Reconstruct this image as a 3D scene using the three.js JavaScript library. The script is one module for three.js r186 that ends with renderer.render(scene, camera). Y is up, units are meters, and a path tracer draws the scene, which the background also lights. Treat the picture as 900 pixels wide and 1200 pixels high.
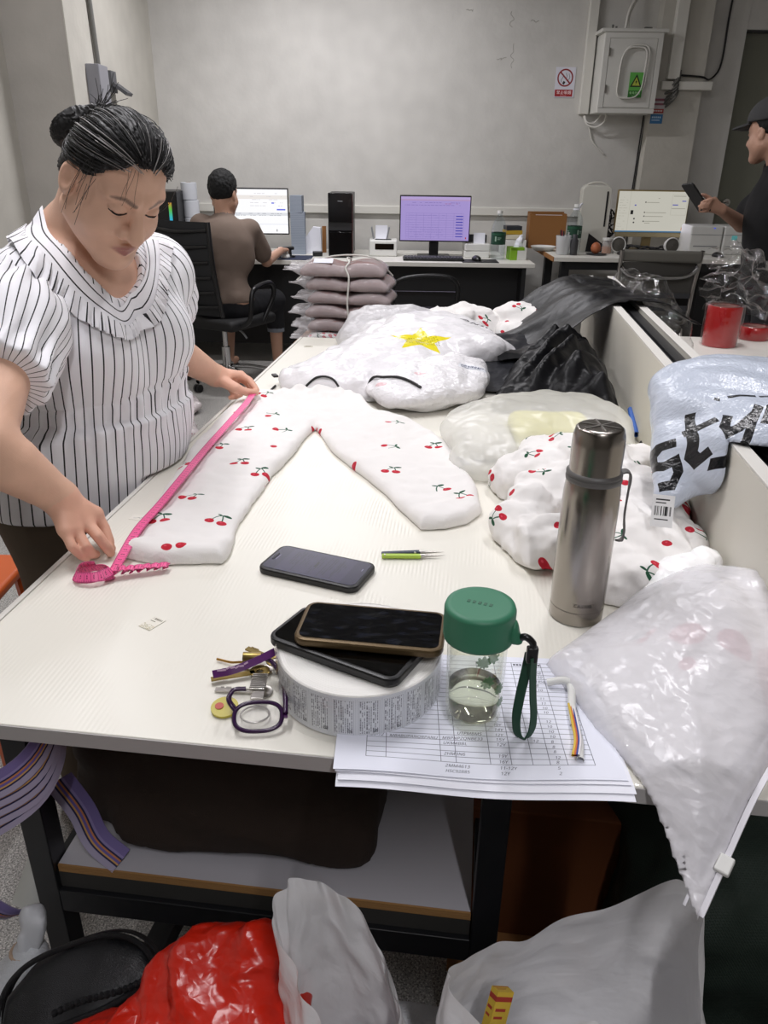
import * as THREE from 'three';
import { mergeGeometries, mergeVertices, toCreasedNormals } from 'three/addons/utils/BufferGeometryUtils.js';
import { RoundedBoxGeometry } from 'three/addons/geometries/RoundedBoxGeometry.js';
import { RectAreaLightUniformsLib } from 'three/addons/lights/RectAreaLightUniformsLib.js';

// ------------------------------------------------------------------ camera, light, exposure
const scene = new THREE.Scene();
scene.background = new THREE.Color(0x000000);          // a closed room: no sky is seen
const camera = new THREE.PerspectiveCamera(2 * Math.atan(600 / 903) * 180 / Math.PI, 0.75, 0.05, 40);
camera.position.set(0, 1.4, 0);
camera.rotation.order = 'YXZ';
camera.rotation.set(-24.5 * Math.PI / 180, 0, 0.85 * Math.PI / 180);
const renderer = new THREE.WebGLRenderer();
renderer.toneMapping = THREE.LinearToneMapping;
renderer.toneMappingExposure = 1.02;
renderer.shadowMap.enabled = true;
RectAreaLightUniformsLib.init();
// the LED battens of the workshop ceiling: [x, z, turn, length, intensity]
const LAMPS = [
  [-0.6, -1.5, 0.05, 1.2, 135],
  [0.7, -2.3, 0.05, 1.2, 105],
  [-0.45, -5.35, Math.PI / 2, 1.2, 220],
  [0.4, 1.0, 0.05, 1.2, 160],
  [-1.4, -3.3, 0.05, 1.2, 85],
];
const LAMP_COLOR = 0xfdfbff;

// ------------------------------------------------------------------ helpers
const { PI, sin, cos, abs, max, min, sqrt, floor, atan2 } = Math;
const hypot = (a, b, c = 0) => sqrt(a * a + b * b + c * c);
const V = (x, y, z) => new THREE.Vector3(x, y, z);
const clamp = (x, a, b) => (x < a ? a : x > b ? b : x);
const mix = (a, b, t) => a + (b - a) * t;
const sstep = (a, b, x) => { const t = clamp((x - a) / (b - a), 0, 1); return t * t * (3 - 2 * t); };
function rng(s) { return () => { s = (s + 0x6d2b79f5) | 0; let t = Math.imul(s ^ (s >>> 15), 1 | s); t = (t + Math.imul(t ^ (t >>> 7), 61 | t)) ^ t; return ((t ^ (t >>> 14)) >>> 0) / 4294967296; }; }
const PERM = new Uint8Array(512); { const r = rng(7), a = [...Array(256).keys()]; for (let i = 255; i > 0; i--) { const j = floor(r() * (i + 1)); [a[i], a[j]] = [a[j], a[i]]; } for (let i = 0; i < 512; i++) PERM[i] = a[i & 255]; }
const gr = (h, x, y, z) => { h &= 15; const u = h < 8 ? x : y, v = h < 4 ? y : h === 12 || h === 14 ? x : z; return (h & 1 ? -u : u) + (h & 2 ? -v : v); };
function n3(x, y, z) {
  let X = floor(x), Y = floor(y), Z = floor(z); x -= X; y -= Y; z -= Z; X &= 255; Y &= 255; Z &= 255;
  const u = x * x * x * (x * (x * 6 - 15) + 10), v = y * y * y * (y * (y * 6 - 15) + 10), w = z * z * z * (z * (z * 6 - 15) + 10);
  const A = PERM[X] + Y, AA = PERM[A] + Z, AB = PERM[A + 1] + Z, B = PERM[X + 1] + Y, BA = PERM[B] + Z, BB = PERM[B + 1] + Z;
  return mix(mix(mix(gr(PERM[AA], x, y, z), gr(PERM[BA], x - 1, y, z), u), mix(gr(PERM[AB], x, y - 1, z), gr(PERM[BB], x - 1, y - 1, z), u), v),
    mix(mix(gr(PERM[AA + 1], x, y, z - 1), gr(PERM[BA + 1], x - 1, y, z - 1), u), mix(gr(PERM[AB + 1], x, y - 1, z - 1), gr(PERM[BB + 1], x - 1, y - 1, z - 1), u), v), w);
}
const fbm = (x, y, z, o = 3) => { let s = 0, a = 1; for (let i = 0; i < o; i++) { s += a * n3(x, y, z); x = x * 2.03 + 7.1; y = y * 2.03 + 3.3; z = z * 2.03 + 1.7; a *= 0.5; } return s; };
const ridge = (x, y, z) => 1 - 2 * abs(n3(x, y, z));                       // sharp crests, as film folds
const crease = (x, y, z, o = 3) => { let s = 0, a = 1; for (let i = 0; i < o; i++) { s += a * (abs(n3(x, y, z)) - 0.25); const t = x; x = y * 1.9 + 4.1; y = z * 1.9 + 2.2; z = t * 1.9 + 9.3; a *= 0.5; } return s; };

// signed distances
const smin = (a, b, k) => { const h = max(k - abs(a - b), 0) / k; return min(a, b) - h * h * k * 0.25; };
const smax = (a, b, k) => -smin(-a, -b, k);
const sph = (x, y, z, c, r) => hypot(x - c[0], y - c[1], z - c[2]) - r;
const ell = (x, y, z, c, r) => { const a = (x - c[0]) / r[0], b = (y - c[1]) / r[1], d = (z - c[2]) / r[2], k0 = sqrt(a * a + b * b + d * d), k1 = hypot(a / r[0], b / r[1], d / r[2]); return k1 < 1e-9 ? -min(r[0], r[1], r[2]) : k0 * (k0 - 1) / k1; };
const cap = (x, y, z, a, b, ra, rb) => { const bx = b[0] - a[0], by = b[1] - a[1], bz = b[2] - a[2], px = x - a[0], py = y - a[1], pz = z - a[2]; const t = clamp((px * bx + py * by + pz * bz) / (bx * bx + by * by + bz * bz), 0, 1); return hypot(px - bx * t, py - by * t, pz - bz * t) - mix(ra, rb, t); };
const rbox = (x, y, z, c, h, r) => { const a = abs(x - c[0]) - h[0] + r, b = abs(y - c[1]) - h[1] + r, d = abs(z - c[2]) - h[2] + r; return hypot(max(a, 0), max(b, 0), max(d, 0)) + min(max(a, b, d), 0) - r; };
function polySdf(P) {                                                         // distance to a closed polygon in a plane, negative inside
  return (x, y) => {
    let d = 1e9, s = 1;
    for (let i = 0, j = P.length - 1; i < P.length; j = i++) {
      const [ax, ay] = P[i], [bx, by] = P[j], ex = bx - ax, ey = by - ay, wx = x - ax, wy = y - ay, t = clamp((wx * ex + wy * ey) / (ex * ex + ey * ey), 0, 1);
      const dx = wx - ex * t, dy = wy - ey * t; d = min(d, dx * dx + dy * dy);
      const c1 = y >= ay, c2 = y < by, c3 = ex * wy > ey * wx; if ((c1 && c2 && c3) || (!c1 && !c2 && !c3)) s = -s;
    }
    return s * sqrt(d);
  };
}
// surface nets: the zero surface of f in a box, as an indexed geometry
function nets(f, lo, hi, h, { uv, color, drop, lip = 2.4, creased } = {}) {
  const n = [0, 1, 2].map((i) => Math.ceil((hi[i] - lo[i]) / h) + 1), [nx, ny, nz] = n, S = nx * ny, val = new Float32Array(nx * ny * nz);
  for (let k = 0; k < nz; k += 4) for (let j = 0; j < ny; j += 4) for (let i = 0; i < nx; i += 4) {
    const c = f(lo[0] + (i + 1.5) * h, lo[1] + (j + 1.5) * h, lo[2] + (k + 1.5) * h), far = abs(c) > 2.6 * h * lip * 1.15;
    for (let kk = k; kk < min(k + 4, nz); kk++) for (let jj = j; jj < min(j + 4, ny); jj++) for (let ii = i; ii < min(i + 4, nx); ii++)
      val[ii + jj * nx + kk * S] = far ? c : f(lo[0] + ii * h, lo[1] + jj * h, lo[2] + kk * h);
  }
  const id = new Int32Array(nx * ny * nz).fill(-1), pos = [], idx = [], C = [0, 1, nx, nx + 1, S, S + 1, S + nx, S + nx + 1];
  const E = [[0, 1], [2, 3], [4, 5], [6, 7], [0, 2], [1, 3], [4, 6], [5, 7], [0, 4], [1, 5], [2, 6], [3, 7]];
  for (let k = 0; k < nz - 1; k++) for (let j = 0; j < ny - 1; j++) for (let i = 0; i < nx - 1; i++) {
    const b = i + j * nx + k * S; let m = 0; for (let c = 0; c < 8; c++) if (val[b + C[c]] < 0) m |= 1 << c;
    if (m === 0 || m === 255) continue;
    let x = 0, y = 0, z = 0, q = 0;
    for (const [p, r] of E) { if (((m >> p) & 1) === ((m >> r) & 1)) continue; const a = val[b + C[p]], d = val[b + C[r]], t = a / (a - d); x += mix(p & 1, r & 1, t); y += mix((p >> 1) & 1, (r >> 1) & 1, t); z += mix(p >> 2, r >> 2, t); q++; }
    id[b] = pos.length / 3; pos.push(lo[0] + (i + x / q) * h, lo[1] + (j + y / q) * h, lo[2] + (k + z / q) * h);
  }
  const quad = (a, b, c, d, flip) => {
    if (a < 0 || b < 0 || c < 0 || d < 0) return;
    if (drop) { const m = [0, 1, 2].map((i) => (pos[a * 3 + i] + pos[c * 3 + i]) / 2); if (drop(...m)) return; }
    flip ? idx.push(a, c, b, a, d, c) : idx.push(a, b, c, a, c, d);
  };
  for (let k = 1; k < nz - 1; k++) for (let j = 1; j < ny - 1; j++) for (let i = 1; i < nx - 1; i++) {
    const b = i + j * nx + k * S, s = val[b] < 0;
    if (s !== val[b + 1] < 0) quad(id[b - nx - S], id[b - S], id[b], id[b - nx], !s);
    if (s !== val[b + nx] < 0) quad(id[b - 1 - S], id[b - 1], id[b], id[b - S], !s);
    if (s !== val[b + S] < 0) quad(id[b - 1 - nx], id[b - nx], id[b], id[b - 1], !s);
  }
  let g = new THREE.BufferGeometry();
  g.setAttribute('position', new THREE.Float32BufferAttribute(pos, 3)); g.setIndex(idx); g.computeVertexNormals();
  const N = g.attributes.normal.array, nv = pos.length / 3;
  if (uv) { const u = new Float32Array(nv * 2); for (let i = 0; i < nv; i++) { const r = uv(pos[i * 3], pos[i * 3 + 1], pos[i * 3 + 2], N[i * 3], N[i * 3 + 1], N[i * 3 + 2]); u[i * 2] = r[0]; u[i * 2 + 1] = r[1]; } g.setAttribute('uv', new THREE.BufferAttribute(u, 2)); }
  if (color) { const u = new Float32Array(nv * 3); for (let i = 0; i < nv; i++) { const r = color(pos[i * 3], pos[i * 3 + 1], pos[i * 3 + 2]); u[i * 3] = r[0]; u[i * 3 + 1] = r[1]; u[i * 3 + 2] = r[2]; } g.setAttribute('color', new THREE.BufferAttribute(u, 3)); }
  if (creased) g = toCreasedNormals(g, creased);
  return g;
}
// metres as uv, looked up along the face's main axis
const boxUV = (s = 1) => (x, y, z, a, b, c) => { a = abs(a); b = abs(b); c = abs(c); return b >= a && b >= c ? [x * s, z * s] : a > c ? [z * s, y * s] : [x * s, y * s]; };
const skewUV = (x, y, z) => [x + 0.62 * y, z - 0.55 * y];                     // one slanted projection: no seams on rounded things
function worldUV(g, s = 1) { const p = g.attributes.position, n = g.attributes.normal, u = new Float32Array(p.count * 2), f = boxUV(s); for (let i = 0; i < p.count; i++) { const r = f(p.getX(i), p.getY(i), p.getZ(i), n.getX(i), n.getY(i), n.getZ(i)); u[i * 2] = r[0]; u[i * 2 + 1] = r[1]; } g.setAttribute('uv', new THREE.BufferAttribute(u, 2)); return g; }
const tr = (g, x = 0, y = 0, z = 0, rx = 0, ry = 0, rz = 0) => { g.applyMatrix4(new THREE.Matrix4().compose(V(x, y, z), new THREE.Quaternion().setFromEuler(new THREE.Euler(rx, ry, rz, 'YXZ')), V(1, 1, 1))); return g; };
const bx = (w, h, d, x = 0, y = 0, z = 0, r = 0) => { const g = r ? new RoundedBoxGeometry(w, h, d, 2, r) : new THREE.BoxGeometry(w, h, d); worldUV(g); return g.translate(x, y, z); };
const cyl = (r1, r2, h, x = 0, y = 0, z = 0, seg = 24) => new THREE.CylinderGeometry(r1, r2, h, seg).translate(x, y, z);
const bar = (a, b, w, h) => { const A = V(...a), B = V(...b), d = B.clone().sub(A), g = worldUV(new THREE.BoxGeometry(w, h, d.length())); const m = new THREE.Matrix4().lookAt(A, B, V(0, 1, 0)); m.setPosition(A.add(B).multiplyScalar(0.5)); return g.applyMatrix4(m); };
const tube = (pts, r, seg = 40, rad = 8, closed = false) => new THREE.TubeGeometry(new THREE.CatmullRomCurve3(pts.map((p) => V(...p)), closed), seg, r, rad, closed);
const lathe = (pts, seg = 40) => new THREE.LatheGeometry(pts.map((p) => new THREE.Vector2(p[0], p[1])), seg);
function rrect(w, h, r) { const s = new THREE.Shape(), x = -w / 2, y = -h / 2; s.moveTo(x + r, y); s.lineTo(x + w - r, y); s.absarc(x + w - r, y + r, r, -PI / 2, 0); s.lineTo(x + w, y + h - r); s.absarc(x + w - r, y + h - r, r, 0, PI / 2); s.lineTo(x + r, y + h); s.absarc(x + r, y + h - r, r, PI / 2, PI); s.lineTo(x, y + r); s.absarc(x + r, y + r, r, PI, 1.5 * PI); return s; }
const extr = (s, d, b = 0, cs = 12) => { const g = new THREE.ExtrudeGeometry(s, { depth: d - 2 * b, bevelEnabled: b > 0, bevelSize: b, bevelThickness: b, bevelSegments: 2, curveSegments: cs }); return g.translate(0, 0, b); };
const merge = (gs) => { gs = gs.map((g) => (g.index ? g.toNonIndexed() : g)); for (const g of gs) { if (!g.attributes.uv) g.setAttribute('uv', new THREE.Float32BufferAttribute(new Float32Array(g.attributes.position.count * 2), 2)); for (const k of Object.keys(g.attributes)) if (!['position', 'normal', 'uv'].includes(k)) g.deleteAttribute(k); } return mergeGeometries(gs); };
// a grid surface from a function (u, v) in 0..1 -> [x, y, z]
function grid(f, nu, nv, uvf) {
  const p = [], u = [], idx = [];
  for (let j = 0; j <= nv; j++) for (let i = 0; i <= nu; i++) { p.push(...f(i / nu, j / nv)); u.push(...(uvf ? uvf(i / nu, j / nv) : [i / nu, j / nv])); }
  for (let j = 0; j < nv; j++) for (let i = 0; i < nu; i++) { const a = j * (nu + 1) + i, b = a + 1, c = a + nu + 1, d = c + 1; idx.push(a, b, d, a, d, c); }
  const g = new THREE.BufferGeometry(); g.setAttribute('position', new THREE.Float32BufferAttribute(p, 3)); g.setAttribute('uv', new THREE.Float32BufferAttribute(u, 2)); g.setIndex(idx); g.computeVertexNormals(); return g;
}
// a sheet with thickness t (front, back and rim) from a grid function
function sheet(f, nu, nv, t, uvf) {
  const a = grid(f, nu, nv, uvf), N = a.attributes.normal, P = a.attributes.position, n = P.count, b = a.clone(), q = b.attributes.position;
  for (let i = 0; i < n; i++) q.setXYZ(i, P.getX(i) - N.getX(i) * t, P.getY(i) - N.getY(i) * t, P.getZ(i) - N.getZ(i) * t);
  const ix = [...a.index.array], iy = []; for (let i = 0; i < ix.length; i += 3) iy.push(ix[i] + n, ix[i + 2] + n, ix[i + 1] + n);
  const rim = []; const W = nu + 1, edge = (i, j) => rim.push(i, i + n, j, j, i + n, j + n);
  for (let i = 0; i < nu; i++) { edge(i, i + 1); edge(nv * W + i + 1, nv * W + i); } for (let j = 0; j < nv; j++) { edge((j + 1) * W, j * W); edge(j * W + nu, (j + 1) * W + nu); }
  const g = new THREE.BufferGeometry(), cat = (k, s) => { const o = new Float32Array(n * 2 * s); o.set(a.attributes[k].array, 0); o.set(b.attributes[k].array, n * s); return new THREE.BufferAttribute(o, s); };
  g.setAttribute('position', cat('position', 3)); g.setAttribute('uv', cat('uv', 2)); g.setIndex([...ix, ...iy, ...rim]); return toCreasedNormals(g, 0.9);
}
// a flat ribbon swept along points: width across, thickness up; ups may turn it
function ribbon(pts, w, t, seg, ups, closed = false, uScale = 1) {
  const c = new THREE.CatmullRomCurve3(pts.map((p) => V(...p)), closed), L = c.getLength(), uc = ups && new THREE.CatmullRomCurve3(ups.map((p) => V(...p)), closed);
  const P = c.getSpacedPoints(seg), ring = [], pos = [], uv = [], idx = [];
  for (let i = 0; i <= seg; i++) {
    const T = c.getTangentAt(i / seg), up = uc ? uc.getPoint(i / seg).normalize() : V(0, 1, 0), s = T.clone().cross(up).normalize(), n = s.clone().cross(T).normalize();
    for (const [a, b, v] of [[-1, 1, 0], [1, 1, 1], [1, 1, 1], [1, -1, 1], [1, -1, 1], [-1, -1, 0], [-1, -1, 0], [-1, 1, 0]]) { const q = P[i].clone().addScaledVector(s, a * w / 2).addScaledVector(n, b * t / 2); pos.push(q.x, q.y, q.z); uv.push(i / seg * L * uScale, v); }
    if (i < seg) for (const k of [0, 2, 4, 6]) { const A = i * 8 + k, B = A + 1, C = A + 8, D = A + 9; idx.push(A, C, B, B, C, D); }
  }
  if (!closed) for (const [o, f] of [[0, 1], [seg * 8, 0]]) { const q = [0, 2, 4, 6].map((k) => o + k); f ? idx.push(q[0], q[1], q[2], q[0], q[2], q[3]) : idx.push(q[0], q[2], q[1], q[0], q[3], q[2]); }
  const g = new THREE.BufferGeometry(); g.setAttribute('position', new THREE.Float32BufferAttribute(pos, 3)); g.setAttribute('uv', new THREE.Float32BufferAttribute(uv, 2)); g.setIndex(idx); g.computeVertexNormals(); return g;
}

// names, tags
const used = new Map();
function numbered(n) { const k = used.get(n) ?? 0; used.set(n, k + 1); return k ? n + '_' + String(k).padStart(3, '0') : n; }
function tag(o, label, category, group) { o.userData.label = label; o.userData.category = category; if (group) o.userData.group = group; return o; }
function thing(name, label, category, at = [0, 0, 0], turn = 0, group) { const o = new THREE.Group(); o.name = numbered(name); o.position.set(...at); o.rotation.y = turn; scene.add(o); return tag(o, label, category, group); }
function part(parent, name, g, m, label) { const o = new THREE.Mesh(g, m); o.name = name; o.castShadow = o.receiveShadow = true; parent.add(o); if (label) o.userData.label = label; return o; }
function one(name, label, category, g, m, at = [0, 0, 0], turn = 0, group) { const o = part(scene, numbered(name), g, m); o.position.set(...at); o.rotation.y = turn; return tag(o, label, category, group); }
function struct(name, g, m, parent = scene) { const o = part(parent, name, g, m); if (parent === scene) o.userData.kind = 'structure'; return o; }
function structGroup(name) { const o = new THREE.Group(); o.name = name; o.userData.kind = 'structure'; scene.add(o); return o; }
const deg = PI / 180;

// ------------------------------------------------------------------ materials (colour, grain, print only)
function canvasTex(w, h, draw, rep) { const c = document.createElement('canvas'); c.width = w; c.height = h; draw(c.getContext('2d'), w, h); const t = new THREE.CanvasTexture(c); t.colorSpace = THREE.SRGBColorSpace; if (rep) { t.wrapS = t.wrapT = THREE.RepeatWrapping; t.repeat.set(1 / rep[0], 1 / rep[1]); } return t; }
function dataTex(n, f, size, srgb = false) {                              // tileable data, f(x, y) in pixels -> 0..1 or [r, g, b]
  const d = new Uint8Array(n * n * 4); for (let y = 0; y < n; y++) for (let x = 0; x < n; x++) { let v = f(x, y); if (!Array.isArray(v)) v = [v, v, v]; const o = (y * n + x) * 4; for (let k = 0; k < 3; k++) d[o + k] = clamp(v[k], 0, 1) * 255; d[o + 3] = 255; }
  const t = new THREE.DataTexture(d, n, n); t.wrapS = t.wrapT = THREE.RepeatWrapping; t.magFilter = THREE.LinearFilter; t.minFilter = THREE.LinearFilter; t.repeat.set(1 / size, 1 / size); if (srgb) t.colorSpace = THREE.SRGBColorSpace; t.needsUpdate = true; return t;
}
function worley(n, G, seed, aniso = 1) {                                  // tileable field of cones on a jittered G x G grid: a crumpled film's facets
  const r = rng(seed), P = []; for (let i = 0; i < G * G; i++) { const t = r() * PI; P.push([r(), r(), cos(t), sin(t), 0.6 + r() * aniso, r() * 0.5]); }
  return (x, y) => {
    let b = 9, b2 = 9, id = 0; x = x / n * G; y = y / n * G; const X = floor(x), Y = floor(y);
    for (let j = -2; j <= 2; j++) for (let i = -2; i <= 2; i++) { const k = ((Y + j + G) % G) * G + ((X + i + G) % G), p = P[k], dx = x - X - i - p[0], dy = y - Y - j - p[1], u = (dx * p[2] + dy * p[3]) * p[4], v = (dy * p[2] - dx * p[3]) / p[4], d = sqrt(u * u + v * v) + p[5]; if (d < b) { b2 = b; b = d; id = k; } else if (d < b2) b2 = d; }
    return [b, b2, id];
  };
}
const GR = [...Array(256)].map((_, i) => [cos(i * 2.399963), sin(i * 2.399963)]);
function pn(x, y, P, z) {                                                  // periodic gradient noise
  const X = floor(x), Y = floor(y); x -= X; y -= Y; const g = (i, j) => { const q = GR[PERM[PERM[(((X + i) % P) + P) % P] + ((((Y + j) % P) + P) % P) + floor(z) * 7 & 255]]; return q[0] * (x - i) + q[1] * (y - j); };
  const u = x * x * x * (x * (x * 6 - 15) + 10), v = y * y * y * (y * (y * 6 - 15) + 10); return 1.4 * mix(mix(g(0, 0), g(1, 0), u), mix(g(0, 1), g(1, 1), u), v);
}
const tn = (n, x, y, c, z = 0) => pn(x / n * c, y / n * c, c, z);           // tileable noise, c cells across
const T = {};
{ const w1 = worley(320, 5, 3, 1.6), w2 = worley(320, 10, 5, 1.6), w3 = worley(320, 18, 8, 1.2); T.crumple = dataTex(320, (x, y) => { const a = w1(x, y), b = w2(x, y), c = w3(x, y); return 0.45 * a[0] * 0.8 + 0.3 * b[0] * 0.8 + 0.14 * c[0]; }, 0.26); }
T.plush = dataTex(256, (x, y) => 0.5 + 0.5 * tn(256, x, y, 60) + 0.3 * tn(256, x, y, 150, 5), 0.06);
T.weave = dataTex(128, (x, y) => 0.5 + 0.25 * sin(x / 128 * 2 * PI * 24) * cos(y / 128 * 2 * PI * 24) + 0.2 * tn(128, x, y, 20), 0.03);
T.skinBump = dataTex(256, (x, y) => 0.5 + 0.5 * tn(256, x, y, 90) + 0.3 * tn(256, x, y, 40, 3), 0.05);
{ const chips = worley(512, 50, 11, 0.8); T.floor = dataTex(512, (x, y) => { const [a, b] = chips(x, y); const q = 0.16 + (b - a < 0.1 ? 0.42 : tn(512, x, y, 110) > 0.18 ? 0.28 : tn(512, x, y, 130, 9) > 0.2 ? 0.68 : 0.5); const s = q + 0.05 * tn(512, x, y, 300); return [s, s * 0.985, s * 0.96]; }, 0.42, true); }
{ const r = rng(23), st = [...Array(40)].map(() => [r(), r(), 0.3 + r() * 1.2]); T.wall = dataTex(512, (x, y) => { const s = 0.80 + 0.025 * tn(512, x, y, 6) + 0.02 * tn(512, x, y, 23, 4); return [s, s * 0.99, s * 0.965]; }, 2.6, true); T.wallBump = dataTex(512, (x, y) => 0.5 + 0.3 * tn(512, x, y, 9) + 0.25 * tn(512, x, y, 40, 2) + 0.1 * tn(512, x, y, 140, 3), 1.3); }
T.grain = dataTex(512, (x, y) => { const w = 0.5 * pn(x / 128, y / 512, 4, 2) + 0.16 * pn(x / 64, y / 128, 8, 5), a = sin((x / 512 * 58 + w) * 2 * PI); return 0.5 + 0.3 * a * sstep(-0.2, 0.3, tn(512, x, y, 4, 7)) + 0.12 * pn(x / 8, y / 64, 64, 3); }, 0.36);
T.brush = dataTex(256, (x, y) => 0.5 + 0.5 * n3(x * 0.9, 0.5, 3) , 0.08);
T.woven = dataTex(128, (x, y) => { const u = (x / 16) % 1, v = (y / 16) % 1, o = (floor(x / 16) + floor(y / 16)) % 2; return 0.4 + 0.5 * (o ? sin(u * PI) : sin(v * PI)); }, 0.032);
const M = {};
const mat = (c, rough = 0.6, o = {}) => new THREE.MeshPhysicalMaterial({ color: c, roughness: rough, ...o });
const film = (c, opacity, rough = 0.22, bump = 0.004, o = {}) => mat(c, rough, { transparent: true, opacity, bumpMap: T.crumple, bumpScale: bump, side: THREE.DoubleSide, ...o });
const clearFilm = (rough = 0.06, bump = 0.004, o = {}) => mat(0xffffff, rough, { transmission: 1, thickness: 0, bumpMap: T.crumple, bumpScale: bump, side: THREE.DoubleSide, ...o });
M.wall = mat(0xffffff, 0.85, { map: T.wall, bumpMap: T.wallBump, bumpScale: 0.002 });
M.wallWhite = mat(0xf2f0ea, 0.8, { map: T.wall, bumpMap: T.wallBump, bumpScale: 0.002 });
M.wallGrey = mat(0xdedbd8, 0.85, { map: T.wall, bumpMap: T.wallBump, bumpScale: 0.002 });
M.doorGreen = mat(0x7c7d70, 0.6);
M.ceiling = mat(0x9b9a96, 0.95);
M.floor = mat(0xffffff, 0.5, { map: T.floor });
M.trunk = mat(0xd9d7cf, 0.5); M.box = mat(0xd2d1cb, 0.4);
M.laminate = mat(0xe8e5da, 0.36, { bumpMap: T.grain, bumpScale: 0.00035 });
M.laminateEdge = mat(0xdedbd4, 0.5); M.laminatePlain = mat(0xe4e1d9, 0.42); M.panelFace = mat(0xdcd8cc, 0.5);
M.steelBlack = mat(0x16171a, 0.42); M.rubber = mat(0x101011, 0.7); M.blackPlastic = mat(0x0e0e10, 0.35); M.blackGloss = mat(0x070709, 0.12); M.greyPlastic = mat(0x8d8f92, 0.5); M.whitePlastic = mat(0xe0e0dc, 0.4); M.darkGrey = mat(0x3c3d40, 0.55);
M.deskTop = mat(0xdcdad2, 0.5); M.deskBlack = mat(0x141416, 0.55);
M.chrome = mat(0xc8c8c8, 0.18, { metalness: 1 }); M.steel = mat(0xb9b5b0, 0.3, { metalness: 1 }); M.gold = mat(0xb98f4e, 0.28, { metalness: 1 }); M.brass = mat(0x8d7a4a, 0.35, { metalness: 1 });
M.blackBag = mat(0x141416, 0.28, { bumpMap: T.crumple, bumpScale: 0.004 });
M.paper = mat(0xe9eaf2, 0.8);
M.wireWhite = mat(0xd6d4cd, 0.5); M.wireGrey = mat(0x6b6a66, 0.5); M.wireBlack = mat(0x151515, 0.5);
M.cardboard = mat(0x9a6a3c, 0.85); M.wood = mat(0x8a5c2c, 0.6);
M.lampGlow = mat(0xffffff, 0.5, { emissive: LAMP_COLOR, emissiveIntensity: 3 });
M.lampBody = mat(0xe8e8e6, 0.4);
const plate = (w, h, d, r = 0) => (r ? extr(rrect(w, h, r), d) : new THREE.BoxGeometry(w, h, d));
function screenMat(w, h, draw, k = 1) { const t = canvasTex(w, h, draw); return mat(0x050505, 0.25, { emissive: 0xffffff, emissiveMap: t, emissiveIntensity: k }); }
const decal = (w, h, draw, rough = 0.6, o = {}) => mat(0xffffff, rough, { map: canvasTex(w, h, draw), ...o });
const CJK = {                                                             // strokes of the signs' characters on a 10 x 10 grid
  '禁': [[1, 2, 4.5, 2], [2.7, 0.5, 2.7, 5], [2.7, 2.3, 1, 4.5], [2.8, 2.3, 4.3, 4], [5.5, 2, 9, 2], [7.2, 0.5, 7.2, 5], [7.2, 2.3, 5.6, 4.5], [7.3, 2.3, 9, 4.4], [3, 5.8, 7, 5.8], [1, 7.2, 9, 7.2], [5, 7.2, 5, 9.6], [3, 8, 1.8, 9.3], [7, 8, 8.3, 9.3]],
  '止': [[5, 0.8, 5, 9], [5, 4.5, 8.4, 4.5], [2.4, 3.8, 2.4, 9], [0.8, 9, 9.2, 9]],
  '吸': [[0.8, 2.5, 0.8, 7], [0.8, 2.5, 3.2, 2.5], [3.2, 2.5, 3.2, 7], [0.8, 7, 3.2, 7], [4.3, 1.5, 8, 1.5], [8, 1.5, 7.2, 4.2], [7.2, 4.2, 9, 4.2], [9, 4.2, 7.5, 7], [7.5, 7, 4.2, 9.6], [5.4, 1.5, 5, 5.5], [5, 5.5, 3.6, 9.3], [5.2, 4.5, 9.4, 9.5]],
  '烟': [[1, 3, 1.5, 5], [4, 2.5, 3.3, 4.5], [2.5, 0.8, 2.5, 6], [2.5, 6, 0.8, 9.5], [2.6, 6, 4, 9], [5, 1.5, 5, 9.5], [5, 1.5, 9.3, 1.5], [9.3, 1.5, 9.3, 9.5], [5, 9, 9.3, 9], [6, 4, 8.3, 4], [7.1, 2.5, 7.1, 5], [7.1, 5, 6, 7.5], [7.2, 5, 8.4, 7.3]],
  '有': [[0.8, 2.5, 9.2, 2.5], [4.6, 0.6, 1, 6.5], [3.5, 4.5, 3.5, 9.5], [3.5, 4.5, 7.8, 4.5], [7.8, 4.5, 7.8, 9.4], [3.5, 6, 7.8, 6], [3.5, 7.6, 7.8, 7.6]],
  '电': [[2, 2.2, 2, 7], [2, 2.2, 8, 2.2], [8, 2.2, 8, 7], [2, 4.6, 8, 4.6], [2, 7, 8, 7], [5, 0.6, 5, 8.6], [5, 8.6, 9, 8.6]],
  '危': [[3.5, 0.8, 1.6, 3.2], [3, 1.8, 6, 1.8], [6, 1.8, 5, 3.2], [1.6, 3.4, 9, 3.4], [2.2, 3.4, 1, 9.5], [4, 5, 7.6, 5], [7.6, 5, 7.4, 7], [4, 5, 4, 9], [4, 9, 8.8, 9]],
  '险': [[1, 1, 1, 9.5], [1, 1, 3, 1], [3, 1, 2.2, 3.5], [2.2, 3.5, 3, 5.5], [6.3, 0.8, 3.8, 4], [6.4, 0.8, 9.4, 3.8], [5, 4.2, 7.8, 4.2], [5, 5.5, 5.6, 8], [6.5, 5.3, 6.8, 7.8], [8.4, 5.2, 7.4, 8.6], [4, 9, 9.2, 9]],
};
function cjk(g, s, x, y, size, color, lw) { g.strokeStyle = color; g.lineWidth = lw ?? size * 0.11; for (const ch of s) { for (const [a, b, c, d] of CJK[ch]) { g.beginPath(); g.moveTo(x + a * size / 10, y + b * size / 10); g.lineTo(x + c * size / 10, y + d * size / 10); g.stroke(); } x += size * 1.06; } }
function scribble(g, x, y, w, h, r, color = '#2b2c38') { g.strokeStyle = color; g.lineWidth = h * 0.12; g.beginPath(); g.moveTo(x, y); for (let i = 0; i < w / h * 2.2; i++) g.lineTo(x + i * h * 0.45 + r() * h * 0.3, y - h * r()); g.stroke(); }
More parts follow.
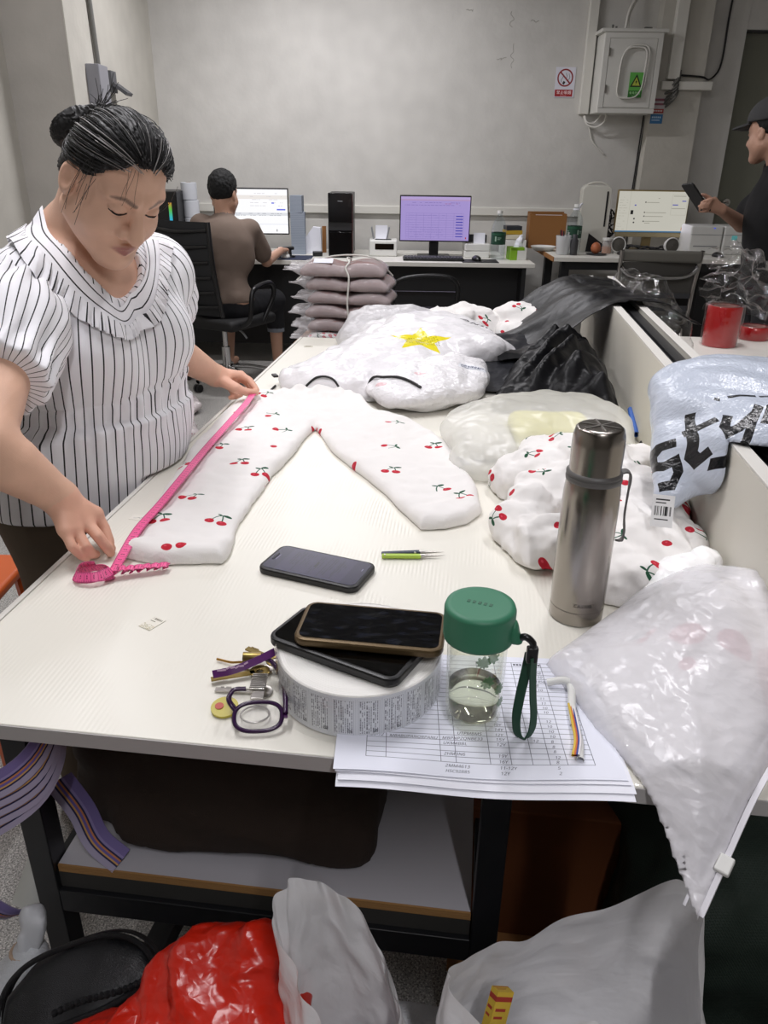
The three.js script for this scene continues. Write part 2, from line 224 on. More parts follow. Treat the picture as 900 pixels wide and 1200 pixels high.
function barcode(g, x, y, w, h, r) { for (let i = 0; i < w; i += 2) if (r() > 0.45) g.fillRect(x + i, y, 1 + floor(r() * 2), h); }

// ------------------------------------------------------------------ the room
const WZ = -6.6;                                                        // face of the back wall
struct('floor', bx(6.4, 0.1, 9.6, 0.75, -0.05, -2.1), M.floor);
struct('ceiling', bx(6.4, 0.1, 9.6, 0.75, 3.0, -2.1), M.ceiling);
struct('wall_back', bx(4.6, 3, 0.2, 0.3, 1.5, WZ - 0.1), M.wall);
struct('wall_left', bx(0.2, 3, 9.6, -2.224, 1.5, -2.1), M.wallWhite);
struct('wall_right', bx(0.2, 3, 9.6, 3.85, 1.5, -2.1), M.wall);
struct('wall_front', bx(6.4, 3, 0.2, 0.75, 1.5, 2.6), mat(0x77736c, 0.9));
{ // corner pier on the left: its broad side carries the cable conduit
  struct('pillar_left', bx(0.352, 3, 1.72, -1.951, 1.5, -5.75), M.wallGrey);
  struct('pillar_left_face', bx(0.006, 3, 1.715, -1.772, 1.5, -5.75), M.wallWhite);
}
{ // right of the wall: a shallow pier, then the recess with the grey green door
  struct('pillar_right', bx(0.36, 3, 0.12, 2.12, 1.5, WZ + 0.06), M.wallWhite);
  struct('wall_recess_strip', bx(0.26, 3, 0.3, 2.39, 1.5, WZ - 0.16), M.wallGrey);
  struct('wall_above_door', bx(1.6, 0.7, 0.3, 3.1, 2.66, WZ - 0.155), M.wall);
  struct('wall_behind_door', bx(1.6, 3, 0.1, 3.1, 1.5, WZ - 0.25), M.wall);
  const d = structGroup('door_1');
  struct('door_panel', bx(1.3, 2.3, 0.05, 3.14, 1.16, WZ - 0.14), M.doorGreen, d);
  struct('door_frame', merge([bx(0.04, 2.32, 0.1, 2.5, 1.16, WZ - 0.08), bx(1.3, 0.03, 0.1, 3.14, 2.315, WZ - 0.08)]), M.darkGrey, d);
  struct('door_handle', merge([tr(cyl(0.03, 0.03, 0.02), 2.72, 1.13, WZ - 0.105, PI / 2), tube([[2.72, 1.13, WZ - 0.09], [2.72, 1.13, WZ - 0.06], [2.68, 1.12, WZ - 0.05], [2.64, 1.05, WZ - 0.06]], 0.008, 20)]), M.steel, d);
}
struct('trim_1', bx(3.77, 0.062, 0.03, 0.11, 1.045, WZ + 0.015, 0.006), M.trunk);            // cable trunking along the back wall
{ // LED battens under the ceiling, each a glowing tube and an area light of its size
  const where = ['over the near left of the work table', 'over the far end of the table partition', 'close in front of the back wall', 'over the near aisle behind the carrier bags', 'over the left aisle beside the seated man'];
  for (const [k, [x, z, t, L, I]] of LAMPS.entries()) {
    const o = thing('ceiling_lamp', 'white linear LED batten under the ceiling, ' + where[k], 'lamp', [x, 2.93, z], t, 'linear LED battens under the ceiling');
    part(o, 'housing', bx(0.09, 0.05, L + 0.06, 0, -0.005, 0, 0.012), M.lampBody);
    const g = tr(new THREE.CapsuleGeometry(0.018, L - 0.04, 6, 14), 0, -0.048, 0, PI / 2); part(o, 'tube', g, M.lampGlow);
    const l = new THREE.RectAreaLight(LAMP_COLOR, I, 0.05, L); l.position.set(0, -0.07, 0); l.rotation.x = -PI / 2; o.add(l);
  }
}

// ------------------------------------------------------------------ wall fittings
struct('trim_2', bx(0.07, 1.2, 0.05, 1.463, 2.34, WZ + 0.026, 0.006), M.trunk);
struct('trim_3', bx(0.085, 0.98, 0.06, 2.06, 2.46, WZ + 0.151, 0.006), M.trunk);
struct('trim_4', bx(0.37, 0.055, 0.05, 2.17, 1.93, WZ + 0.146, 0.006), M.trunk);
let meterBox;
{ // steel meter box
  const o = meterBox = thing('meter_box', 'pale steel electrical box with a door and a coil of white cable', 'electrical box', [1.72, 1.995, WZ], 0);
  const w = 0.42, h = 0.51, d = 0.24;
  part(o, 'case', merge([bx(w, h, d, 0, 0, d / 2, 0.006), bx(w + 0.05, 0.022, d + 0.04, 0, h / 2 + 0.01, d / 2, 0.004)]), M.box);
  part(o, 'door_frame', merge([bx(w - 0.01, 0.035, 0.012, 0, h / 2 - 0.02, d + 0.005), bx(w - 0.01, 0.03, 0.012, 0, -h / 2 + 0.016, d + 0.005), bx(0.035, h - 0.071, 0.012, -w / 2 + 0.022, -0.002, d + 0.005), bx(0.035, h - 0.071, 0.012, w / 2 - 0.022, -0.002, d + 0.005)]), M.box);
  const door = part(o, 'door', bx(w - 0.085, h - 0.075, 0.01, 0, 0, d + 0.003, 0.003), M.box);
  for (const y of [0.13, -0.1]) part(door, 'hinge', bx(0.014, 0.05, 0.016, -w / 2 + 0.045, y, d + 0.012), M.steel);
  const P = [], W2 = 0.095, H2 = 0.165; for (let i = 0; i < 28; i++) { const a = i / 28 * 2 * PI, s = (v, e) => Math.sign(v) * Math.pow(abs(v), e); P.push([0.02 + W2 * s(cos(a), 0.55) + 0.02 * sin(a), 0.01 + H2 * s(sin(a), 0.5), d + 0.022]); }
  part(o, 'cable_coil', merge([tube(P, 0.007, 90, 8, true), tube(P.map(([x, y, z]) => [x * 0.94 - 0.012, y * 0.97 - 0.008, z + 0.008]), 0.006, 90, 8, true)]), M.wireWhite);
  part(o, 'warning_sticker', new THREE.BoxGeometry(0.098, 0.16, 0.002).translate(0.045, -0.075, d + 0.033), decal(128, 208, (g) => {
    g.fillStyle = '#5fae4c'; g.fillRect(0, 0, 128, 208); g.fillStyle = '#2d6a28'; g.fillRect(0, 150, 128, 58); g.fillStyle = '#1a1a14'; g.beginPath(); g.moveTo(64, 14); g.lineTo(118, 120); g.lineTo(10, 120); g.fill();
    g.fillStyle = '#b9c24a'; g.beginPath(); g.moveTo(64, 38); g.lineTo(100, 109); g.lineTo(28, 109); g.fill(); g.fillStyle = '#1a1a14'; g.beginPath(); g.moveTo(68, 54); g.lineTo(54, 82); g.lineTo(64, 82); g.lineTo(58, 104); g.lineTo(76, 74); g.lineTo(65, 74); g.fill();
    cjk(g, '有电危险', 10, 156, 25, '#a9d89a'); g.fillStyle = '#a9d89a'; g.font = '12px sans-serif'; g.fillText('DANGER', 38, 200); }));
  part(o, 'terminal', merge([bx(0.05, 0.012, 0.03, -0.12, h / 2 + 0.026, 0.12), bx(0.012, 0.04, 0.012, -0.13, h / 2 + 0.04, 0.12), bx(0.012, 0.03, 0.012, -0.105, h / 2 + 0.035, 0.12)]), M.wireGrey); part(o, 'terminal', bx(0.05, 0.03, 0.03, 0.13, h / 2 + 0.035, 0.1), M.wireGrey);
}
part(meterBox, 'cable', merge([tube([[1.68, 2.27, WZ + 0.12], [1.7, 2.4, WZ + 0.1], [1.78, 2.52, WZ + 0.05], [1.95, 2.62, WZ + 0.04]], 0.011, 30), tube([[1.7, 2.27, WZ + 0.12], [1.7, 2.36, WZ + 0.1], [1.745, 2.46, WZ + 0.06], [1.83, 2.6, WZ + 0.03]], 0.009, 30)]).translate(-1.72, -1.995, -WZ), M.wireWhite);
part(meterBox, 'cable', merge([tube([[1.47, 1.73, WZ + 0.03], [1.5, 1.67, WZ + 0.05], [1.57, 1.655, WZ + 0.07], [1.62, 1.7, WZ + 0.09], [1.62, 1.76, WZ + 0.09]], 0.008, 30), tube([[1.475, 1.73, WZ + 0.04], [1.49, 1.69, WZ + 0.06], [1.54, 1.68, WZ + 0.07], [1.59, 1.74, WZ + 0.08]], 0.006, 30), tube([[1.52, 1.66, WZ + 0.02], [1.56, 1.56, WZ + 0.015], [1.66, 1.47, WZ + 0.012]], 0.006, 20)]).translate(-1.72, -1.995, -WZ), M.wireWhite);
{ const gs = []; const r = rng(4); for (let i = 0; i < 13; i++) { const y = 1.8 + i * 0.012 + r() * 0.01, z = WZ + 0.03 + r() * 0.05; gs.push(tube([[1.93, y - 0.01, z], [2.02, y - 0.04 + r() * 0.04, z + 0.03], [2.08, y + 0.02, z + 0.12], [2.12, y + 0.08, WZ + 0.14]], 0.007, 14, 6)); }
  part(meterBox, 'cable_bundle', merge(gs).translate(-1.72, -1.995, -WZ), M.wireGrey); }
one('wall_cable', 'dark cable run down the wall under the cable bundle', 'cable', merge([tube([[1.93, 1.84, WZ + 0.02], [1.925, 1.6, WZ + 0.01], [1.92, 1.3, WZ + 0.01], [1.9, 0.8, WZ + 0.012]], 0.005, 20, 6), tube([[1.945, 1.84, WZ + 0.02], [1.94, 1.6, WZ + 0.01], [1.93, 1.25, WZ + 0.01], [1.93, 0.8, WZ + 0.012]], 0.004, 20, 6)]), M.wireBlack);
one('wall_cable', 'black cable looping from the ceiling over the right pier trunking', 'cable', tube([[2.47, 2.9, WZ + 0.012], [2.45, 2.4, WZ + 0.012], [2.44, 2.05, WZ + 0.012], [2.38, 1.985, WZ + 0.03], [2.28, 1.99, WZ + 0.13], [2.08, 2.0, WZ + 0.135]], 0.007, 40, 6), M.wireBlack);
one('junction_box', 'small grey switch box under the thin conduit on the left pier', 'switch box', merge([bx(0.08, 0.22, 0.16, 0, 0, 0, 0.006)]), mat(0x8a8a90, 0.5), [-1.73, 1.78, -5.2]);
one('wall_bracket', 'dark grey bracket sticking out beside the left switch box', 'bracket', merge([tr(bx(0.1, 0.02, 0.12, 0.02, 0, 0), 0, 0, 0, 0, 0, -0.6), bx(0.02, 0.12, 0.1, -0.04, 0.03, 0)]), mat(0x55565a, 0.5), [-1.715, 1.8, -5.55]);
one('conduit', 'thin grey conduit running up the left pier to the ceiling', 'conduit', tube([[-1.75, 1.88, -5.3], [-1.752, 2.3, -5.28], [-1.755, 2.93, -5.26]], 0.014, 12, 8), M.wireGrey);
// signs
one('no_smoking_sign', 'white no smoking sign with red circle and red caption bar', 'sign', plate(0.148, 0.2, 0.003), decal(296, 400, (g) => {
  g.fillStyle = '#dcdce6'; g.fillRect(0, 0, 296, 400); g.strokeStyle = '#8d2226'; g.lineWidth = 20; g.beginPath(); g.arc(146, 140, 108, 0, 7); g.stroke(); g.beginPath(); g.moveTo(70, 66); g.lineTo(222, 214); g.stroke();
  g.strokeStyle = '#444'; g.lineWidth = 6; g.beginPath(); g.moveTo(96, 200); g.bezierCurveTo(70, 150, 130, 150, 108, 100); g.moveTo(190, 170); g.bezierCurveTo(240, 130, 190, 110, 200, 84); g.moveTo(160, 140); g.bezierCurveTo(190, 110, 150, 100, 160, 76); g.stroke(); g.fillStyle = '#222'; g.save(); g.translate(130, 206); g.rotate(0.5); g.fillRect(-16, -20, 32, 40); g.restore();
  g.fillStyle = '#a3272a'; g.fillRect(8, 296, 266, 92); cjk(g, '禁止吸烟', 34, 306, 52, '#f2dede', 6); g.fillStyle = '#e8c8c8'; g.font = '15px sans-serif'; g.fillText('NO SMOKING', 92, 380); }), [1.308, 1.953, WZ + 0.003], 0);
one('wall_sticker', 'small red and white sticker above the blue one on the right pier', 'sticker', plate(0.09, 0.105, 0.003), decal(90, 106, (g) => { g.fillStyle = '#b9b2b4'; g.fillRect(0, 0, 90, 106); g.fillStyle = '#8d5560'; g.fillRect(4, 6, 82, 16); g.fillRect(4, 36, 82, 14); g.fillStyle = '#a23a33'; g.fillRect(2, 74, 86, 28); g.fillStyle = '#dcd0d0'; for (let i = 0; i < 6; i++) g.fillRect(10 + i * 12, 82, 8, 10); }), [1.995, 1.8, WZ + 0.123], 0);
one('wall_sticker', 'small blue sticker just under the red one on the right pier', 'sticker', plate(0.09, 0.062, 0.003), decal(90, 62, (g) => { g.fillStyle = '#3f77a8'; g.fillRect(0, 0, 90, 62); g.fillStyle = '#b9d0e4'; for (let i = 0; i < 5; i++) g.fillRect(10 + i * 14, 14, 10, 12); g.fillRect(10, 36, 60, 6); }), [1.993, 1.712, WZ + 0.123], 0);
{ const r = rng(12), gs = []; const marks = [[0.88, 2.4, 0.1], [0.9, 2.2, 0.16], [0.78, 2.1, 0.08], [0.55, 2.4, 0.05], [1.02, 2.34, 0.06]]; for (const [x, y, l] of marks) { const p = []; for (let i = 0; i < 7; i++) p.push([x + (r() - 0.5) * 0.03 + (l < 0.09 ? i * l / 6 : 0), y - (l >= 0.09 ? i * l / 6 : (r() - 0.5) * 0.02), WZ + 0.0005]); gs.push(tube(p, 0.002, 24, 5)); }
  const c = one('wall_crack', 'thin hairline plaster cracks left of the no smoking sign', 'crack', merge(gs), mat(0xa9a69f, 0.9)); c.userData.kind = 'structure'; delete c.userData.category; }

// ------------------------------------------------------------------ desks along the back wall
{
  const o = thing('computer_desk', 'long pale topped office desk with a black front panel, under the purple screen', 'desk', [-0.355, 0, -6.1]);
  part(o, 'desk_top', bx(2.8, 0.03, 0.8, 0, 0.735, 0, 0.003), M.deskTop);
  for (const x of [-1.36, -0.05, 1.33]) part(o, 'side_panel', bx(0.03, 0.72, 0.74, x, 0.36, 0), M.deskBlack);
  for (const [a, b] of [[-1.345, -0.065], [-0.035, 1.315]]) part(o, 'modesty_panel', bx(b - a, 0.6, 0.02, (a + b) / 2, 0.42, 0.2), M.deskBlack);
  const p = thing('computer_desk', 'shorter pale desk on a black steel frame, under the wide white screen', 'desk', [2.1, 0, -6.08]);
  part(p, 'desk_top', bx(1.86, 0.03, 0.8, 0, 0.785, 0, 0.003), M.deskTop); part(p, 'edge_band', bx(0.006, 0.03, 0.8, -0.933, 0.785, 0), M.cardboard);
  for (const x of [-0.83, 0.83]) for (const z of [-0.3, 0.3]) part(p, 'leg', bx(0.06, 0.77, 0.06, x, 0.385, z), M.steelBlack);
  part(p, 'rail', bx(1.66, 0.06, 0.04, 0, 0.74, 0.32), M.steelBlack); part(p, 'rail', bx(1.66, 0.05, 0.04, 0, 0.745, -0.3), M.steelBlack);
  part(p, 'drawer_unit', bx(0.62, 0.62, 0.5, 0.5, 0.4, -0.05, 0.004), M.deskBlack);
}
const uiText = (g, r, n, x0, y0, x1, y1, c) => { g.fillStyle = c; for (let i = 0; i < n; i++) { const y = mix(y0, y1, (i + 0.5) / n); let x = x0; while (x < x1 - 8) { const w = 6 + r() * 26; if (r() > 0.35) g.fillRect(x, y, min(w, x1 - x), 3); x += w + 6; } } };
function monitor(label, x, z, w, h, yb, desk, bezelM, draw, turn = 0, k = 1) {
  const o = thing('computer_monitor', label, 'monitor', [x, desk, z], turn);
  const y = yb - desk + h / 2;
  part(o, 'casing', bx(w + 0.016, h + 0.02, 0.03, 0, y, -0.012, 0.006), bezelM);
  part(o, 'screen', new THREE.BoxGeometry(w, h, 0.003).translate(0, y, 0.005), screenMat(512, 300, draw, k));
  part(o, 'neck', bx(0.07, yb - desk + 0.1, 0.03, 0, (yb - desk + 0.1) / 2, -0.045, 0.006), bezelM);
  part(o, 'foot', bx(0.24, 0.014, 0.17, 0, 0.007, -0.02, 0.006), bezelM);
  if (w > 0.3) { const l = new THREE.RectAreaLight(k > 0.9 ? 0xf4f5ff : 0xe8e0ff, 1.2 * k, w, h); l.position.set(0, y, 0.012); l.rotation.y = PI; o.add(l); }
  return o;
}
monitor('widescreen monitor with a bright white page, in front of the seated man', -1.005, -6.05, 0.53, 0.3, 0.9, 0.75, M.blackPlastic, (g) => {
  const r = rng(2); g.fillStyle = '#f6f6f8'; g.fillRect(0, 0, 512, 300); g.fillStyle = '#e6e1dd'; g.fillRect(0, 40, 512, 26); uiText(g, r, 5, 250, 16, 480, 120, '#c9c6cc'); g.fillStyle = '#5561d8'; g.fillRect(400, 88, 18, 8); g.fillRect(436, 132, 60, 9); g.fillStyle = '#d8dadf'; g.fillRect(0, 158, 512, 20); uiText(g, r, 2, 120, 156, 470, 182, '#9a9ca6'); g.fillStyle = '#cfd3e2'; g.fillRect(0, 236, 512, 3); g.fillStyle = '#333'; g.fillRect(430, 272, 5, 16); }, 0.06, 1.05);
monitor('black monitor glowing with a lilac spreadsheet, between printer and white trays', 0.343, -6.05, 0.505, 0.3, 0.867, 0.75, M.blackPlastic, (g) => {
  const r = rng(3); g.fillStyle = '#b9a6e8'; g.fillRect(0, 0, 512, 300); g.fillStyle = '#cbb6ee'; g.fillRect(0, 0, 512, 18); g.fillStyle = '#c7a6d2'; g.fillRect(0, 18, 512, 8); uiText(g, r, 2, 30, 30, 480, 64, '#8f7cc4'); uiText(g, r, 1, 300, 40, 420, 50, '#b06a9a'); g.strokeStyle = '#9684cc'; for (let i = 0; i < 11; i++) { g.strokeRect(40, 112 + i * 16, 430, 16); } for (let i = 0; i < 7; i++) g.strokeRect(60 + i * 56, 112, 56, 176); uiText(g, r, 10, 70, 116, 330, 284, '#a08fd4'); g.fillStyle = '#3d3fb8'; for (let i = 0; i < 8; i++) g.fillRect(412, 128 + i * 20, 52, 6); g.fillStyle = '#c83a3a'; g.fillRect(486, 276, 8, 12); }, 0, 0.72);
{ const o = monitor('wide monitor in a pale gold frame with chat windows, between two small speakers', 1.973, -6.2, 0.52, 0.285, 0.935, 0.8, mat(0x8f7d55, 0.4), (g) => {
  const r = rng(6); g.fillStyle = '#e6e3d6'; g.fillRect(0, 0, 512, 300); uiText(g, r, 14, 10, 14, 70, 286, '#c8c4b4'); g.fillStyle = '#d8d5c6'; g.fillRect(84, 0, 4, 300); g.fillStyle = '#222'; g.fillRect(98, 138, 20, 30); g.fillStyle = '#5a60c8'; g.fillRect(122, 96, 12, 9); g.fillRect(400, 92, 40, 7); g.fillRect(466, 64, 30, 7); g.fillStyle = '#6f6d66'; for (const y of [74, 148, 176, 214]) { g.fillRect(196, y, 10, 9); } for (const [x, y, w] of [[210, 78, 90], [210, 152, 150], [210, 180, 130], [210, 216, 110], [210, 230, 40], [290, 48, 12], [400, 30, 90], [396, 120, 100]]) { g.fillStyle = '#a9a698'; g.fillRect(x, y, w, 4); } g.strokeStyle = '#b0ad9e'; g.strokeRect(392, 20, 112, 150); g.fillStyle = '#444'; for (const y of [200, 228]) { g.beginPath(); g.arc(130, y, 6, 0, 7); g.fill(); } g.fillStyle = '#4a7fa8'; g.fillRect(0, 290, 512, 10); g.fillStyle = '#e08a4a'; g.fillRect(488, 262, 10, 22); }, 0, 0.62);
  part(o, 'chin_strip', bx(0.5, 0.03, 0.025, 0, 0.115, -0.008, 0.004), mat(0xb7a986, 0.5)); }
function keyboard(label, x, y, z, w, turn) {
  const o = thing('keyboard', label, 'keyboard', [x, y, z], turn); part(o, 'base', bx(w, 0.018, 0.14, 0, 0.009, 0, 0.006), M.blackPlastic);
  const gs = []; for (let j = 0; j < 5; j++) for (let i = 0; i < 18; i++) gs.push(new THREE.BoxGeometry(w / 18 * 0.8, 0.008, 0.019).translate((i - 8.5) * w / 18.6, 0.021, (j - 2) * 0.025)); const k = part(o, 'keys', merge(gs), M.darkGrey); k.userData.kind = 'stuff';
}
keyboard('black keyboard in front of the lilac screen', 0.33, 0.75, -5.84, 0.44, 0); keyboard('black keyboard below the two small speakers', 1.9, 0.8, -5.86, 0.45, 0.03); keyboard('dark keyboard under the hands of the seated man', -0.98, 0.75, -5.88, 0.4, 0.1);
function mouse(label, x, y, z, m) { one('computer_mouse', label, 'mouse', nets((a, b, c) => max(ell(a, b, c, [0, 0.006, 0], [0.03, 0.03, 0.055]), 0.001 - b), [-0.04, -0.01, -0.07], [0.04, 0.05, 0.07], 0.004), m, [x, y, z], 0.3); }
mouse('black mouse right of the lilac screen keyboard', 0.64, 0.754, -5.82, M.blackPlastic); mouse('black mouse in front of the white printers', 2.38, 0.8, -5.84, M.blackPlastic); mouse('white mouse under the hand of the seated man', -0.735, 0.756, -5.81, M.whitePlastic);
one('mouse_pad', 'thin black mouse pad right of the lilac screen keyboard', 'mouse pad', bx(0.26, 0.004, 0.2, 0, 0.002, 0), M.deskBlack, [0.66, 0.75, -5.81]);
one('desk_mat', 'dark blue desk mat in front of the seated man', 'desk mat', bx(0.62, 0.004, 0.28, 0, 0.002, 0), mat(0x1e2742, 0.7), [-0.86, 0.75, -5.85]);
{ // black tower with glossy front
  const o = thing('computer_tower', 'tall black glossy computer tower standing in the middle of the desk', 'computer', [-0.345, 0.75, -6.11]);
  part(o, 'case', bx(0.175, 0.425, 0.42, 0, 0.2225, 0, 0.004), mat(0x2c2c2e, 0.4)); part(o, 'front_panel', merge([bx(0.17, 0.2, 0.012, 0, 0.34, 0.214, 0.004), bx(0.17, 0.008, 0.016, 0, 0.185, 0.212), bx(0.17, 0.17, 0.012, 0, 0.095, 0.214, 0.004)]), M.blackGloss);
  part(o, 'side_vent', bx(0.003, 0.2, 0.04, 0.0885, 0.28, 0.12), M.blackPlastic); part(o, 'red_trim', bx(0.003, 0.42, 0.006, 0.0875, 0.22, 0.212), mat(0x5a1a1a, 0.4)); part(o, 'logo', new THREE.BoxGeometry(0.035, 0.005, 0.002).translate(0, 0.385, 0.2205), M.greyPlastic);
  for (const x of [-0.06, 0.06]) part(o, 'foot', bx(0.03, 0.01, 0.36, x, 0.005, 0), M.rubber);
}
{ // black tower with coloured light strip
  const o = thing('computer_tower', 'black gaming tower with a rainbow light strip, behind the woman', 'computer', [-1.625, 0.75, -6.17]);
  part(o, 'case', bx(0.2, 0.43, 0.4, 0, 0.215, 0, 0.005), M.blackPlastic); part(o, 'front_panel', bx(0.19, 0.42, 0.01, 0, 0.215, 0.203, 0.004), M.blackGloss);
  part(o, 'light_strip', new THREE.BoxGeometry(0.022, 0.19, 0.004).translate(0.05, 0.26, 0.209), screenMat(16, 128, (g) => { const q = g.createLinearGradient(0, 0, 0, 128); q.addColorStop(0, '#a8702a'); q.addColorStop(0.25, '#4a9a3a'); q.addColorStop(0.5, '#2a9a9a'); q.addColorStop(1, '#1a55e0'); g.fillStyle = q; g.fillRect(0, 0, 16, 128); }, 1.4));
}
{ // label rolls stacked on end behind the seated man
  for (let i = 0; i < 4; i++) { const o = thing('label_roll', ['bottom', 'second', 'third', 'top'][i] + ' white paper label roll in the stack beside the gaming tower', 'label roll', [-1.475 + [0, 0.004, -0.003, -0.012][i], 0.75 + i * 0.122, -6.2], 0, 'stacked label rolls'); const r = i > 1 ? 0.058 : 0.064; part(o, 'roll', lathe([[0.02, 0], [r - 0.004, 0], [r, 0.004], [r, 0.116], [r - 0.004, 0.12], [0.02, 0.12], [0.02, 0]], 32), mat(0xc9ccd2, 0.7)); part(o, 'core', lathe([[0.016, 0.001], [0.02, 0.001], [0.02, 0.121], [0.016, 0.121], [0.016, 0.001]], 24), M.cardboard); }
}
{ const fan = decal(64, 64, (g) => { g.fillStyle = '#9aa3b0'; g.fillRect(0, 0, 64, 64); g.fillStyle = '#7c8592'; for (let i = 0; i < 16; i++) g.fillRect(0, i * 4, 64, 1); }, 0.75);
  const names = ['lower', 'middle', 'top']; for (let i = 0; i < 3; i++) one('label_stack', names[i] + ' block of fan folded grey labels left of the black tower', 'label block', new THREE.BoxGeometry(i < 2 ? 0.105 : 0.088, [0.14, 0.155, 0.115][i], 0.1), fan, [-0.672 - (i > 1 ? 0.006 : 0), 0.75 + [0.07, 0.2175, 0.3525][i], -6.12], [0.05, 0.02, -0.06][i], 'fan folded label blocks'); }
{ const o = thing('paper_stand', 'white folded paper stand with sloping top, left of the black tower', 'paper stand', [-0.565, 0.75, -6.2]); const s = new THREE.Shape(); s.moveTo(-0.06, 0); s.lineTo(0.06, 0); s.lineTo(0.055, 0.185); s.lineTo(0, 0.19); s.lineTo(-0.06, 0.11); s.closePath(); part(o, 'body', extr(s, 0.05, 0.002), M.paper); part(o, 'wooden_block', bx(0.03, 0.19, 0.03, 0.075, 0.095, -0.05), M.cardboard); }
{ const o = thing('barcode_scanner', 'black barcode scanner on a small stand beside the fan folded labels', 'scanner', [-0.71, 0.754, -5.86], 0.4); part(o, 'stand', merge([cyl(0.035, 0.04, 0.012, 0, 0.006, 0), cyl(0.012, 0.014, 0.05, 0, 0.03, 0)]), M.blackPlastic); part(o, 'head', tr(bx(0.12, 0.024, 0.04, 0, 0, 0, 0.008), -0.03, 0.062, 0), M.blackPlastic); }
one('cable_adapter', 'small black adapter on the desk between paper stand and tower', 'adapter', bx(0.07, 0.035, 0.05, 0, 0.0175, 0, 0.008), M.blackPlastic, [-0.52, 0.75, -5.98], 0.2);
{ const o = thing('label_printer', 'small white label printer with a black window and paper curling up', 'printer', [-0.036, 0.75, -6.12]); part(o, 'body', bx(0.21, 0.115, 0.2, 0, 0.0575, 0, 0.012), M.whitePlastic); part(o, 'front_window', bx(0.14, 0.042, 0.004, 0.01, 0.07, 0.1, 0.001), M.blackGloss); for (const x of [-0.07, 0.045]) part(o, 'roll_holder', tr(bx(0.012, 0.09, 0.05, 0, 0, 0, 0.004), x - 0.01, 0.155, -0.02, 0, 0, x < 0 ? 0.2 : -0.2), M.greyPlastic);
  part(o, 'paper', sheet((u, v) => [-0.014 + (u - 0.5) * 0.09, 0.115 + v * 0.095, -0.02 - v * 0.035 + 0.02 * v * v], 4, 8, 0.001), M.paper); part(o, 'paper_slot', bx(0.12, 0.006, 0.03, 0, 0.117, 0.06), M.darkGrey); }
for (let i = 0; i < 2; i++) one('document_tray', (i ? 'upper' : 'lower') + ' white box of the two stacked right of the lilac screen', 'box', bx(0.185, 0.047, 0.2, 0, 0, 0, 0.005), M.whitePlastic, [0.662, 0.774 + i * 0.05, -6.12], i * 0.04);
one('note_card', 'white upright card on the stacked boxes beside the lilac screen', 'card', tr(bx(0.085, 0.1, 0.003), 0, 0.05, 0, -0.2), M.paper, [0.68, 0.8225, -6.08], 0); one('pen_tray', 'dark open holder behind the white card on the stacked boxes', 'holder', merge([bx(0.15, 0.004, 0.06, 0, 0.002, 0), bx(0.004, 0.08, 0.06, -0.075, 0.04, 0), bx(0.004, 0.08, 0.06, 0.075, 0.04, 0), bx(0.15, 0.08, 0.004, 0, 0.04, -0.03)]), M.darkGrey, [0.665, 0.8225, -6.16], 0);
function bigBottle(label, x, y, z, s) {
  const o = thing('water_bottle', label, 'bottle', [x, y, z], s), pr = [[0.001, 0.004], [0.04, 0.002], [0.052, 0.008], [0.054, 0.03], [0.05, 0.036], [0.054, 0.042], [0.054, 0.06], [0.05, 0.066], [0.054, 0.072], [0.055, 0.1], [0.052, 0.104], [0.052, 0.19], [0.055, 0.194], [0.055, 0.215], [0.046, 0.25], [0.026, 0.288], [0.017, 0.3], [0.0165, 0.32]];
  part(o, 'bottle', lathe(pr, 36), mat(0xf2f6f8, 0.06, { transmission: 1, thickness: 0, side: THREE.DoubleSide })); part(o, 'label', lathe([[0.0535, 0.106], [0.0535, 0.188]], 36), mat(0xffffff, 0.5, { map: canvasTex(256, 64, (g) => { g.fillStyle = '#12402c'; g.fillRect(0, 0, 256, 64); g.fillStyle = '#1d5a3e'; g.fillRect(0, 6, 256, 5); g.fillStyle = '#9fb8a8'; for (const x of [40, 130, 215]) { g.fillRect(x, 20, 8, 26); g.fillRect(x + 14, 26, 22, 3); g.fillRect(x + 14, 34, 16, 3); } }), side: THREE.DoubleSide })); part(o, 'cap', cyl(0.019, 0.019, 0.02, 0, 0.325, 0, 20), M.whitePlastic); return o;
}
bigBottle('clear water bottle with green label beside the tissue box', 0.805, 0.75, -5.95, 0.4);
{ const o = bigBottle('clear water bottle with green label and a tied white strip on its neck', 1.36, 0.8, -5.98, 1.2); part(o, 'tied_strip', merge([new THREE.TorusGeometry(0.02, 0.006, 6, 20).rotateX(PI / 2).translate(0, 0.3, 0), tube([[0, 0.31, 0.02], [-0.03, 0.335, 0.03], [-0.05, 0.33, 0.03], [-0.02, 0.315, 0.03]], 0.005, 14, 5), tube([[0, 0.31, 0.02], [0.03, 0.34, 0.03], [0.045, 0.33, 0.03]], 0.005, 12, 5)]), M.paper); }
{ const o = thing('tissue_box', 'green and white tissue box with a tissue sticking out', 'tissue box', [0.95, 0.75, -5.97], 0.12); part(o, 'carton', bx(0.12, 0.085, 0.12, 0, 0.0425, 0, 0.004), M.whitePlastic); part(o, 'green_side', merge([bx(0.05, 0.087, 0.122, -0.037, 0.0435, 0), bx(0.1, 0.02, 0.122, -0.01, 0.078, 0)]), mat(0x7fae22, 0.5)); part(o, 'tissue', nets((x, y, z) => cap(x, y, z, [0, 0.08, 0], [0.03, 0.15, -0.02], 0.03, 0.018) + 0.02 * crease(x * 22, y * 22, z * 22, 2), [-0.06, 0.05, -0.07], [0.09, 0.2, 0.05], 0.006), M.paper); }
